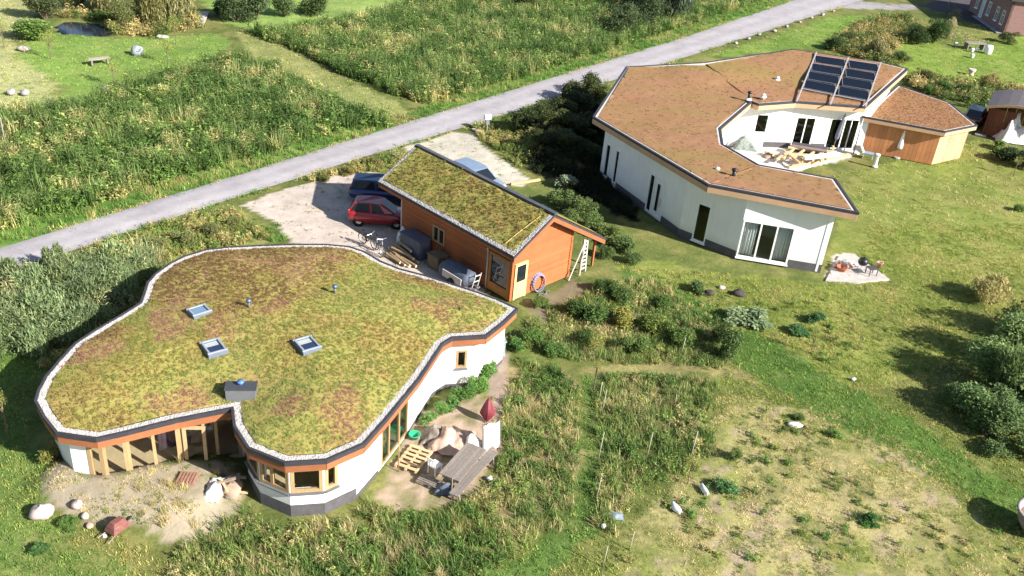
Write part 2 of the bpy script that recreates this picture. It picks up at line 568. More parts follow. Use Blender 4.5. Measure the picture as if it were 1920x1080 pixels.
def yard_rise(x, y):
    """the sandy yard is heaped up against the glazed wing; nothing inside the house"""
    out = np.zeros(x.shape)
    s = (x > -24) & (x < -5) & (y > 16) & (y < 40)
    if s.any():
        p = YARD
        ins = inpoly(x[s], y[s], p)
        t = np.clip(edge_dist(x[s], y[s], p) / 1.6, 0, 1) * ins
        house = inpoly(x[s], y[s], YARD_HOUSE)
        out[s] = t * t * (3 - 2 * t) * ~house
    return out

def PG(px, py):
    """the ground point seen at a pixel"""
    z = 0.0
    for _ in range(8):
        p = P(px, py, z)
        z = float(ground_height(np.array([p.x]), np.array([p.y]))[0])
    return P(px, py, z)

YARD = PL([(30, 905), (90, 850), (160, 790), (300, 770), (440, 770), (470, 880), (440, 960), (360, 1035), (230, 1020), (120, 985), (50, 950)])
O1 = [(972, 579), (935, 562), (900, 549), (850, 533), (800, 517), (750, 504), (715, 490), (685, 472), (655, 462), (610, 458), (550, 458), (490, 460),
      (430, 463), (385, 468), (345, 480), (315, 495), (290, 513), (275, 530), (268, 552), (262, 568), (222, 593), (180, 617), (140, 643), (110, 675),
      (85, 705), (70, 732), (64, 752), (80, 782), (104, 813), (180, 824), (233, 812), (333, 787), (433, 767), (437, 800), (463, 841), (533, 869),
      (613, 864), (684, 833), (729, 782), (787, 711), (831, 645), (849, 634), (913, 630), (945, 605)]
Z1 = [2.9] * 23 + [2.85, 2.8, 2.7, 2.65, 2.55, 2.5, 2.5, 2.55, 2.65, 2.75, 2.8, 2.85, 2.85, 2.85, 2.85, 2.9, 2.9, 2.9, 2.9, 2.9, 2.9]
ROOF1 = [P(x, y, z) for (x, y), z in zip(O1, Z1)]
WALL1 = inset(ROOF1, 0.42)
YARD_HOUSE = [(p.x, p.y) for p in inset(WALL1, 0.16)]
def ground_height(x, y):
    h = -0.10 * fbm(x, y, 0.25, 3, 21) - 0.02 * fbm(x, y, 1.5, 2, 23)
    u, v = (x - 2.2) * 0.97 + (y - 65.0) * 0.24, -(x - 2.2) * 0.24 + (y - 65.0) * 0.97
    h = h + 0.5 * yard_rise(x, y)
    return h + 1.25 * np.exp(-(u / 1.9) ** 2 - (v / 4.6) ** 4)          # earth bank beside the angular house

def make_ground():
    xs = axis([(-900, -200, 100), (-200, -80, 6), (-80, -30, 0.7), (-30, 36, 0.27), (36, 90, 0.7), (90, 220, 6), (220, 900, 100)])
    ys = axis([(-300, 0, 60), (0, 18, 3), (18, 62, 0.27), (62, 100, 0.42), (100, 160, 0.8), (160, 300, 10), (300, 1500, 150)])
    X, Y = np.meshgrid(xs, ys)
    x, y = X.ravel(), Y.ravel()
    z = ground_height(x, y)
    pond = PL([(98, 52), (110, 38), (150, 36), (200, 44), (212, 62), (190, 70), (140, 66), (108, 64)])
    z = np.where(inpoly(x, y, inset(pond if (pond[1] - pond[0]).cross(pond[2] - pond[1]).z > 0 else pond[::-1], 0.5)), -0.7, z)
    nx, ny = len(xs), len(ys)
    i = np.arange(nx * ny).reshape(ny, nx)
    quads = np.stack([i[:-1, :-1], i[:-1, 1:], i[1:, 1:], i[1:, :-1]], -1).reshape(-1, 4)
    me = bpy.data.meshes.new('ground')
    me.vertices.add(nx * ny)
    me.vertices.foreach_set('co', np.stack([x, y, z], -1).ravel())
    me.loops.add(quads.size)
    me.loops.foreach_set('vertex_index', quads.ravel())
    me.polygons.add(len(quads))
    me.polygons.foreach_set('loop_start', np.arange(0, quads.size, 4))
    me.polygons.foreach_set('use_smooth', np.ones(len(quads), bool))
    me.update(calc_edges=True)
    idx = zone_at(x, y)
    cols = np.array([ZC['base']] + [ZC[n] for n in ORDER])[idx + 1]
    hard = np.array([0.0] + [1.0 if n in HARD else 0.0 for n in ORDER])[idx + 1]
    # patches of growth: yellower, darker, bare
    n1, n2, n3 = fbm(x, y, 0.22, 4, 31), fbm(x, y, 0.9, 3, 41), fbm(x, y, 2.6, 2, 51)
    k = (0.72 + 0.56 * n1) * (0.75 + 0.5 * n2)
    k = np.where(hard > 0, (0.82 + 0.36 * n1) * (0.88 + 0.24 * n2), k)
    cols = cols * k[:, None]
    yel = np.clip((n2 - 0.52) * 3.2, 0, 1) * (1 - hard) * 0.45
    straw = np.array(srgb(182, 166, 104, .6))
    cols = cols * (1 - yel[:, None]) + straw * yel[:, None]
    dry = idx == ORDER.index('dry_field')
    bl = np.ones(x.shape)
    bl[dry] = np.clip(edge_dist(x[dry], y[dry], Z['dry_field']) / 3.0 + (fbm(x[dry], y[dry], .6, 4, 91) - .43) * 3.0, 0.2, 1)
    lawnc = np.array(ZC['right_lawn']) * k[:, None]
    cols = cols * bl[:, None] + lawnc * (1 - bl[:, None])
    rl = np.isin(idx, [ORDER.index(q) for q in ('right_lawn', 'left_lawn')]) | (idx == -1)
    pat = np.clip((fbm(x, y, .35, 4, 93) - .5) * 4, 0, 1) * rl * .5
    cols = cols * (1 - pat[:, None]) + np.array(srgb(160, 152, 84, .6)) * pat[:, None]
    bare = np.clip((n3 * 0.5 + n1 * 0.5 - 0.56) * 9, 0, 1) * dry
    cols = cols * (1 - bare[:, None]) + np.array(srgb(196, 170, 142, .62)) * bare[:, None]
    gr = np.clip((n2 * 0.6 + n3 * 0.4 - 0.54) * 8, 0, 1) * (dry | (idx == ORDER.index('sandpit')) | (idx == ORDER.index('patio'))) * 0.7
    cols = cols * (1 - gr[:, None]) + np.array(srgb(112, 122, 52, .6)) * gr[:, None]
    at = me.color_attributes.new('Col', 'FLOAT_COLOR', 'POINT')
    at.data.foreach_set('color', np.concatenate([cols, hard[:, None]], 1).astype(np.float32).ravel())
    mt, nt, b = material('ground_growth')
    a = N(nt, 'Attribute', attribute_name='Col')
    v = coords(nt)
    f1, f2, f3 = noise(nt, v, 1.1, 6, 0.7), noise(nt, v, 5.0, 5, 0.75), noise(nt, v, 17, 3, 0.7)
    c = mixc(nt, 0.9, a.outputs['Color'], ramp(nt, f1, [(0.3, (0.72, 0.74, 0.7)), (0.55, (1, 1, 1)), (0.75, (1.22, 1.16, 1.1))]), 'MULTIPLY')
    soft = mixc(nt, 0.9, c, ramp(nt, f2, [(0.3, (0.62, 0.66, 0.55)), (0.5, (1, 1, 1)), (0.72, (1.3, 1.25, 1.25))]), 'MULTIPLY')
    soft = mixc(nt, 0.7, soft, ramp(nt, f3, [(0.3, (0.68, 0.72, 0.6)), (0.7, (1.3, 1.27, 1.25))]), 'MULTIPLY')
    hardc = mixc(nt, 0.5, c, ramp(nt, f3, [(0.3, (0.8, 0.79, 0.77)), (0.7, (1.15, 1.15, 1.15))]), 'MULTIPLY')
    fin = mixc(nt, a.outputs['Alpha'], soft, hardc)
    hs = N(nt, 'HueSaturation')
    hs.inputs['Saturation'].default_value = 0.9
    hs.inputs['Value'].default_value = 1.08
    nt.links.new(fin, hs.inputs['Color'])
    nt.links.new(hs.outputs[0], b.inputs['Base Color'])
    b.inputs['Roughness'].default_value = 0.95
    b.inputs['Specular IOR Level'].default_value = 0.1
    bump(nt, b, f2, 0.5, 0.08)
    me.materials.append(mt)
    o = meshobj('ground', me)
    tag(o, kind='structure')
    w = MB().prism([(p.x, p.y) for p in (pond if (pond[1] - pond[0]).cross(pond[2] - pond[1]).z > 0 else pond[::-1])], -0.45, -0.13)
    mt, nt, b = material('pond_water')
    b.inputs['Base Color'].default_value = (0.008, 0.014, 0.028, 1)
    b.inputs['Roughness'].default_value = 0.08
    bump(nt, b, noise(nt, coords(nt), 6, 3), 0.08, 0.02)
    tag(w.build('pond_water', mt), kind='structure')
make_ground()

def make_road():
    mb = MB()
    lo, up = road_lo, road_up
    def resample(pts, n):
        L = [0]
        for a, b in zip(pts[:-1], pts[1:]): L.append(L[-1] + (b - a).length)
        out = []
        for k in range(n):
            t = L[-1] * k / (n - 1)
            i = min(len(pts) - 2, max(j for j in range(len(pts)) if L[j] <= t + 1e-9))
            s = (t - L[i]) / (L[i + 1] - L[i])
            out.append(pts[i].lerp(pts[i + 1], min(1, s)))
        return out
    A, B = resample(lo, 90), resample(up, 90)
    rg = random.Random(4)
    rows = []
    for a, b in zip(A, B):
        j0, j1 = rg.uniform(-.06, .06), rg.uniform(-.06, .06)
        d = (b - a).normalized()
        a2, b2 = a + d * j0, b + d * j1
        rows.append([Vector((q.x, q.y, 0.012 + 0.05 * math.sin(math.pi * t))) for t in np.linspace(0, 1, 13) for q in (a2.lerp(b2, float(t)),)])
    mb.loft(rows, closed=False, caps=False)
    mt, nt, b = material('worn_asphalt')
    v = coords(nt)
    f1, f2, f3 = noise(nt, v, 0.35, 5), noise(nt, v, 14, 4, 0.75), noise(nt, v, 1.6, 4)
    c = ramp(nt, f1, [(0.3, srgb(188, 180, 184, .55)), (0.7, srgb(204, 197, 198, .6))])
    c = mixc(nt, 0.55, c, ramp(nt, f2, [(0.3, (0.75,) * 3), (0.7, (1.18,) * 3)]), 'MULTIPLY')
    c = mixc(nt, 0.5, c, ramp(nt, f3, [(0.35, (0.84,) * 3), (0.65, (1.08,) * 3)]), 'MULTIPLY')
    c = mixc(nt, 1.0, c, N(nt, 'Attribute', attribute_name='wear').outputs['Color'], 'MULTIPLY')
    vo = N(nt, 'TexVoronoi', feature='DISTANCE_TO_EDGE')
    vo.inputs['Scale'].default_value = .45
    wv = N(nt, 'VectorMath', operation='ADD')
    nt.links.new(v, wv.inputs[0])
    nz = N(nt, 'TexNoise')
    nz.inputs['Scale'].default_value = 1.2
    nt.links.new(v, nz.inputs['Vector'])
    nt.links.new(nz.outputs['Color'], wv.inputs[1])
    nt.links.new(wv.outputs[0], vo.inputs['Vector'])
    c = mixc(nt, .6, c, ramp(nt, vo.outputs['Distance'], [(0.0, (.62,) * 3), (.012, (1,) * 3)]), 'MULTIPLY')
    nt.links.new(c, b.inputs['Base Color'])
    b.inputs['Roughness'].default_value = 0.9
    bump(nt, b, f2, 0.2, 0.01)
    ro = mb.build('road', mt, smooth=True)
    wear = [.88, .93, 1.0, 1.07, 1.05, .97, .94, .97, 1.05, 1.07, 1.0, .94, .86] * len(rows)
    at = ro.data.color_attributes.new('wear', 'FLOAT_COLOR', 'POINT')
    at.data.foreach_set('color', np.repeat(np.array(wear, np.float32), 4))
    tag(ro, kind='structure')
make_road()

# ------------------------------------------------------------------ sedum roofs
def sedum_mat(name, cols, rust, scale, olive=None):
    """ramp of plant colours, patches of another one, all uneven at hand-width scale"""
    mt, nt, b = material(name)
    v = coords(nt)
    f1, f2, f3, f4 = noise(nt, v, scale, 6, 0.65), noise(nt, v, scale * 6, 5, 0.75), noise(nt, v, 0.33, 4, 0.6), noise(nt, v, 22, 3, 0.7)
    c = ramp(nt, f1, [(0.28, cols[0]), (0.45, cols[1]), (0.58, cols[2]), (0.75, cols[3])])
    c2 = ramp(nt, f2, [(0.3, cols[0]), (0.48, cols[1]), (0.62, cols[3]), (0.78, rust)])
    c = mixc(nt, 0.45, c, c2)
    pf = N(nt, 'MapRange')
    pf.inputs[1].default_value, pf.inputs[2].default_value = 0.50, 0.72
    pf.inputs[4].default_value = 0.6
    nt.links.new(f3, pf.inputs[0])
    c = mixc(nt, pf.outputs[0], c, mixc(nt, 0.6, c, rust))
    if olive:
        f5 = noise(nt, coords(nt, (0.25, 1.0, 1.0)), 0.22, 4, 0.6)
        q = N(nt, 'MapRange')
        q.inputs[1].default_value, q.inputs[2].default_value = 0.44, 0.62
        q.inputs[4].default_value = 0.72
        nt.links.new(f5, q.inputs[0])
        c = mixc(nt, q.outputs[0], c, olive)
    c = mixc(nt, 0.8, c, ramp(nt, f4, [(0.3, (0.86,) * 3), (0.7, (1.13,) * 3)]), 'MULTIPLY')
    hs = N(nt, 'HueSaturation')
    hs.inputs['Saturation'].default_value = 0.88
    hs.inputs['Value'].default_value = 1.3
    nt.links.new(c, hs.inputs['Color'])
    nt.links.new(hs.outputs[0], b.inputs['Base Color'])
    b.inputs['Roughness'].default_value = 0.95
    b.inputs['Specular IOR Level'].default_value = 0.1
    bump(nt, b, f2, 0.6, 0.05)
    return mt
SEDUM_GREEN = sedum_mat('sedum_green', [srgb(138, 110, 50, .62), srgb(158, 138, 60, .62), srgb(152, 152, 60, .64), srgb(174, 168, 80, .64)], srgb(176, 124, 92, .6), 0.8)
SEDUM_RUST = sedum_mat('sedum_rust', [srgb(150, 106, 62, .52), srgb(166, 116, 74, .52), srgb(156, 120, 66, .52), srgb(174, 124, 90, .52)], srgb(184, 124, 100, .52), .4, srgb(150, 128, 58, .52))

def surface(poly, zf, step, jitter=0.3, seed=1):
    """triangulated sheet over a polygon, height zf(x, y), ragged relief"""
    rg = np.random.default_rng(seed)
    xs = [p[0] for p in poly]; ys = [p[1] for p in poly]
    gx, gy = np.meshgrid(np.arange(min(xs), max(xs), step), np.arange(min(ys), max(ys), step))
    gx, gy = gx.ravel() + rg.uniform(-jitter, jitter, gx.size) * step, gy.ravel() + rg.uniform(-jitter, jitter, gy.size) * step
    k = inpoly(gx, gy, poly)
    pts = [Vector((p[0], p[1])) for p in poly] + [Vector((a, b)) for a, b in zip(gx[k], gy[k])]
    n = len(poly)
    vs, es, fs, *_ = delaunay_2d_cdt(pts, [(i, (i + 1) % n) for i in range(n)], [list(range(n))], 1, 1e-5)
    arr = np.array([(p.x, p.y) for p in vs])
    zz = zf(arr[:, 0], arr[:, 1])
    mb = MB()
    mb.v = [Vector((a, b, c)) for (a, b), c in zip(arr, zz)]
    mb.f = [tuple(f) for f in fs]
    mb.mi = [0] * len(mb.f)
    return mb, arr[n:], zz[n:]

def idw(poly, p=3):
    a = np.array([(q[0], q[1], q[2]) for q in poly])
    def f(x, y):
        d = (x[:, None] - a[None, :, 0]) ** 2 + (y[:, None] - a[None, :, 1]) ** 2 + 1e-6
        w = d ** (-p / 2)
        return (w * a[None, :, 2]).sum(1) / w.sum(1)
    return f

# ------------------------------------------------------------------ scatter (fields of plants nobody could count)
PROTO = bpy.data.collections.new('prototypes')
def proto_set(name, meshes):
    c = bpy.data.collections.new(name)
    for i, me in enumerate(meshes):
        c.objects.link(bpy.data.objects.new('%s_%02d' % (name, i), me))
    return c

def scatter(name, label, cat, pts, coll, nproto, cols, smin, smax, seed=0, parent=None, tilt=0.12):
    rg = np.random.default_rng(seed)
    n = len(pts)
    me = bpy.data.meshes.new(name)
    me.vertices.add(n)
    me.vertices.foreach_set('co', np.asarray(pts, np.float32).ravel())
    def attr(nm, typ, data, key):
        a = me.attributes.new(nm, typ, 'POINT')
        a.data.foreach_set(key, np.asarray(data).ravel())
    rot = np.stack([rg.normal(0, tilt, n), rg.normal(0, tilt, n), rg.uniform(0, 6.283, n)], -1).astype(np.float32)
    s = rg.uniform(smin, smax, n)
    sc = np.stack([s, s, s * rg.uniform(0.8, 1.2, n)], -1).astype(np.float32)
    attr('rot', 'FLOAT_VECTOR', rot, 'vector')
    attr('scl', 'FLOAT_VECTOR', sc, 'vector')
    attr('idx', 'INT', rg.integers(0, nproto, n).astype(np.int32), 'value')
    attr('col', 'FLOAT_COLOR', np.concatenate([cols, np.ones((n, 1))], 1).astype(np.float32), 'color')
    o = meshobj(name, me, parent)
    g = bpy.data.node_groups.new(name, 'GeometryNodeTree')
    g.interface.new_socket('Geometry', in_out='INPUT', socket_type='NodeSocketGeometry')
    g.interface.new_socket('Geometry', in_out='OUTPUT', socket_type='NodeSocketGeometry')
    gi, go = g.nodes.new('NodeGroupInput'), g.nodes.new('NodeGroupOutput')
    ip, ci = g.nodes.new('GeometryNodeInstanceOnPoints'), g.nodes.new('GeometryNodeCollectionInfo')
    ci.inputs[0].default_value = coll
    ci.inputs['Separate Children'].default_value = True
    ip.inputs['Pick Instance'].default_value = True
    def na(nm, typ):
        q = g.nodes.new('GeometryNodeInputNamedAttribute')
        q.data_type = typ
        q.inputs[0].default_value = nm
        return q.outputs[0]
    g.links.new(gi.outputs[0], ip.inputs['Points'])
    g.links.new(ci.outputs[0], ip.inputs['Instance'])
    g.links.new(na('idx', 'INT'), ip.inputs['Instance Index'])
    er = g.nodes.new('FunctionNodeEulerToRotation')
    g.links.new(na('rot', 'FLOAT_VECTOR'), er.inputs[0])
    g.links.new(er.outputs[0], ip.inputs['Rotation'])
    g.links.new(na('scl', 'FLOAT_VECTOR'), ip.inputs['Scale'])
    g.links.new(ip.outputs[0], go.inputs[0])
    md = o.modifiers.new('scatter', 'NODES')
    md.node_group = g
    tag(o, label, cat, kind='stuff')
    return o

# ---- plant shapes
def blade(mb, b, az, h, lean, w, seg=3, droop=0.5):
    d = Vector((math.cos(az), math.sin(az), 0))
    s = Vector((-d.y, d.x, 0))
    vs = []
    for i in range(seg + 1):
        t = i / seg
        p = Vector(b) + d * (lean * h * t ** 1.8) + Vector((0, 0, h * (t - droop * lean * t * t * 0.6)))
        ww = w * (1 - t ** 1.5) * 0.5 + (0.1 * w if i < seg else 0)
        if i < seg: vs += [p - s * ww, p + s * ww]
        else: vs.append(p)
    fs = [(2 * i, 2 * i + 1, 2 * i + 3, 2 * i + 2) for i in range(seg - 1)] + [(2 * seg - 2, 2 * seg - 1, 2 * seg)]
    mb.add(vs, fs)

def leaf(mb, p, rg, L, w, flat=0.5):
    d = Vector((rg.gauss(0, 1), rg.gauss(0, 1), rg.gauss(0, flat))).normalized()
    u = Vector((rg.gauss(0, .6), rg.gauss(0, .6), 1)).normalized()
    s = d.cross(u)
    if s.length < 1e-3: return
    s.normalize()
    p = Vector(p)
    q = u * (-0.12 * L)
    mb.add([p, p + d * L * .5 + s * w * .5, p + d * L + q, p + d * L * .5 - s * w * .5], [(0, 1, 2, 3)])

def tuft(n, h0, h1, spread, lean, w, seg, seed):
    rg = random.Random(seed)
    mb = MB()
    for _ in range(n):
        a, r = rg.uniform(0, 6.283), spread * math.sqrt(rg.random())
        blade(mb, (r * math.cos(a), r * math.sin(a), -0.03), rg.uniform(0, 6.283), rg.uniform(h0, h1), rg.uniform(0.1, lean), w * rg.uniform(.7, 1.3), seg)
    return mb

def weed(n_stem, h0, h1, spread, leaves, L, w, seed, straw=0):
    rg = random.Random(seed)
    mb = MB()
    for _ in range(n_stem):
        a, r = rg.uniform(0, 6.283), spread * math.sqrt(rg.random())
        b = Vector((r * math.cos(a), r * math.sin(a), -0.03))
        h = rg.uniform(h0, h1)
        tip = b + Vector((rg.gauss(0, .16) * h, rg.gauss(0, .16) * h, h))
        for k in range(leaves):
            t = rg.uniform(0.2, 1.0)
            leaf(mb, b.lerp(tip, t), rg, L * rg.uniform(.6, 1.3), w * rg.uniform(.7, 1.2))
    for _ in range(straw):
        a, r = rg.uniform(0, 6.283), spread * math.sqrt(rg.random())
        blade(mb, (r * math.cos(a), r * math.sin(a), -0.03), rg.uniform(0, 6.283), rg.uniform(h0, h1 * 1.15), rg.uniform(.1, .6), 0.022, 2)
    return mb

PR = {}
def protos():
    def mk(name, mbs):
        PR[name] = (proto_set(name, [q.mesh(name, LEAF_S if name == 'sedum_tuft' else LEAF_I) for q in mbs]), len(mbs))
    mk('lawn_tuft', [tuft(22, .04, .13, .16, .9, .022, 2, i) for i in range(4)])
    mk('grass_tuft', [tuft(30, .15, .42, .2, .9, .022, 3, 10 + i) for i in range(4)])
    mk('straw_tuft', [tuft(34, .3, .75, .26, 1.0, .02, 3, 20 + i) for i in range(4)])
    mk('reed_clump', [tuft(26, .7, 1.5, .34, .55, .05, 4, 30 + i) for i in range(3)] + [weed(9, .8, 1.5, .32, 12, .26, .045, 35 + i) for i in range(3)])
    mk('weed_clump', [weed(10, .25, .7, .3, 11, .15, .07, 40 + i, 8) for i in range(5)])
    mk('sedum_tuft', [weed(7, .03, .12, .14, 7, .06, .035, 60 + i, 2) for i in range(4)])
protos()

# ------------------------------------------------------------------ wall and window builders (world coordinates)
def wall_run(mw, a, b, ta, tb, openings=(), thick=0.3, z0=0.0):
    """a wall from a to b (outer face on the right of a->b); openings = (s0, s1, zlow, zhigh) in metres along the wall"""
    a, b = Vector((a[0], a[1], 0)), Vector((b[0], b[1], 0))
    L = (b - a).length
    d = (b - a) / L
    inn = Vector((-d.y, d.x, 0))
    def piece(s0, s1, l0, l1, h0, h1):
        if s1 - s0 < 1e-3: return
        vs = []
        for q, lo, hi in ((s0, l0, h0), (s1, l1, h1)):
            for off in (0, thick):
                p = a + d * q + inn * off
                vs += [(p.x, p.y, lo), (p.x, p.y, hi)]
        mw.add(vs, [(0, 4, 5, 1), (6, 2, 3, 7), (1, 5, 7, 3), (2, 6, 4, 0), (0, 1, 3, 2), (4, 6, 7, 5)])
    top = lambda s: ta + (tb - ta) * s / L
    s = 0.0
    for (o0, o1, zl, zh) in sorted(openings):
        piece(s, o0, z0, z0, top(s), top(o0))
        if zl > z0 + 1e-3: piece(o0, o1, z0, z0, zl, zl)
        if zh < top(o0) - 1e-3: piece(o0, o1, zh, zh, top(o0), top(o1))
        s = o1
    piece(s, L, z0, z0, top(s), top(L))

def frame_in(parent, name, a, b, s0, s1, zl, zh, mat, bars=(), fw=0.09, fd=0.1, out=0.03, glass=None, sill=None, zh2=None, transom=None):
    """a window or glazed door in the wall a->b: frame (part), one pane per light and a sill (sub-parts)"""
    a, b = Vector((a[0], a[1], 0)), Vector((b[0], b[1], 0))
    d = (b - a).normalized()
    o = Vector((d.y, -d.x, 0))
    zh2 = zh if zh2 is None else zh2
    q = lambda s, z, e=0.0: a + d * s + o * (out - fd / 2 + e) + Vector((0, 0, z))
    top = lambda s: zh + (zh2 - zh) * (s - s0) / (s1 - s0)
    mf = MB()
    up = o
    def bar(p, r, w=fw): mf.bar(p, r, fd, w, up=d if abs((r - p).normalized().z) > .5 else (0, 0, 1))
    h = fw / 2
    for s in (s0 + h, s1 - h):
        mf.bar(q(s, zl), q(s, top(s)), fw, fd, up=o)
    mf.bar(q(s0 + fw, zl + h), q(s1 - fw, zl + h), fd * .96, fw)
    mf.bar(q(s0 + fw, top(s0) - h), q(s1 - fw, top(s1) - h), fd * .96, fw)
    edges = [s0] + list(bars) + [s1]
    for s in bars:
        mf.bar(q(s, zl + fw), q(s, top(s) - fw), fw, fd * .92, up=o)
    if transom:
        mf.bar(q(s0 + fw, transom), q(s1 - fw, transom), fd * .9, fw * .9)
    w = mf.build(name, mat, parent, world=True)
    for i, (e0, e1) in enumerate(zip(edges[:-1], edges[1:])):
        x0, x1 = e0 + fw * .6, e1 - fw * .6
        mp = MB()
        vs = []
        for e in (-0.012, 0.012):
            vs += [q(x0, zl + fw * .6, e), q(x1, zl + fw * .6, e), q(x1, top(x1) - fw * .6, e), q(x0, top(x0) - fw * .6, e)]
        mp.add(vs, [(3, 2, 1, 0), (4, 5, 6, 7), (0, 1, 5, 4), (1, 2, 6, 5), (2, 3, 7, 6), (3, 0, 4, 7)])
        g = glass[i] if isinstance(glass, (list, tuple)) else (glass or GLASS)
        mp.build('pane', g, w)
    if sill:
        ms = MB()
        ms.bar(q(s0 - .04, zl - .035, .06), q(s1 + .04, zl - .035, .06), 0.2, 0.06)
        ms.build('sill', sill, w)
    return w

def seg_boards(parent, poly, name, mat, drop0, drop1, thick=0.035, only=None):
    """a board along every edge of a roof, hung between two heights below the rim"""
    n = len(poly)
    for i in range(n):
        if only is not None and i not in only: continue
        a, b = poly[i], poly[(i + 1) % n]
        d = Vector((b.x - a.x, b.y - a.y, 0)).normalized()
        o = Vector((d.y, -d.x, 0)) * thick
        vs = []
        for e in (Vector((0, 0, 0)), o):
            vs += [a + e + Vector((0, 0, -drop1)), b + e + Vector((0, 0, -drop1)), b + e + Vector((0, 0, -drop0)), a + e + Vector((0, 0, -drop0))]
        mb = MB().add(vs, [(3, 2, 1, 0), (4, 5, 6, 7), (0, 1, 5, 4), (1, 2, 6, 5), (2, 3, 7, 6), (3, 0, 4, 7)])
        mb.build(name, mat, parent, world=True)

def rim(poly, d0, d1, z0, z1):
    """a band around a roof: from outline inset d0 to inset d1, bottom z0 and top z1 relative to the rim height"""
    A, B = inset(poly, d0) if d0 else poly, inset(poly, d1)
    n = len(poly)
    mb = MB()
    vs = []
    for i in range(n):
        a, b = A[i], B[i]
        z = poly[i][2]
        vs += [(a.x, a.y, z + z0), (a.x, a.y, z + z1), (b.x, b.y, z + z1), (b.x, b.y, z + z0)]
    fs = []
    for i in range(n):
        j = (i + 1) % n
        for k in range(4):
            l = (k + 1) % 4
            fs.append((i * 4 + k, j * 4 + k, j * 4 + l, i * 4 + l))
    mb.add(vs, fs)
    mb.f = [f[::-1] for f in mb.f]
    return mb

def pebbles(poly, d0, d1, per_m, size, seed, zoff=0.0):
    rg = random.Random(seed)
    A, B = inset(poly, d0), inset(poly, d1)
    n = len(poly)
    mb = MB()
    for i in range(n):
        j = (i + 1) % n
        L = (A[j] - A[i]).length
        for _ in range(int(L * per_m) + 1):
            t, s = rg.random(), rg.random()
            p = A[i].lerp(A[j], t).lerp(B[i].lerp(B[j], t), s)
            r = size * rg.uniform(.6, 1.5)
            z = poly[i][2] + (poly[j][2] - poly[i][2]) * t + zoff
            a = rg.uniform(0, 6.28)
            c, sn = math.cos(a), math.sin(a)
            X, Y = Vector((c, sn, 0)) * r * rg.uniform(.8, 1.6), Vector((-sn, c, 0)) * r
            o = Vector((p.x, p.y, z))
            mb.add([o + X, o + Y, o - X, o - Y, o + Vector((0, 0, r * .8)), o - Vector((0, 0, r * .5))],
                   [(0, 1, 4), (1, 2, 4), (2, 3, 4), (3, 0, 4), (1, 0, 5), (2, 1, 5), (3, 2, 5), (0, 3, 5)])
    return mb

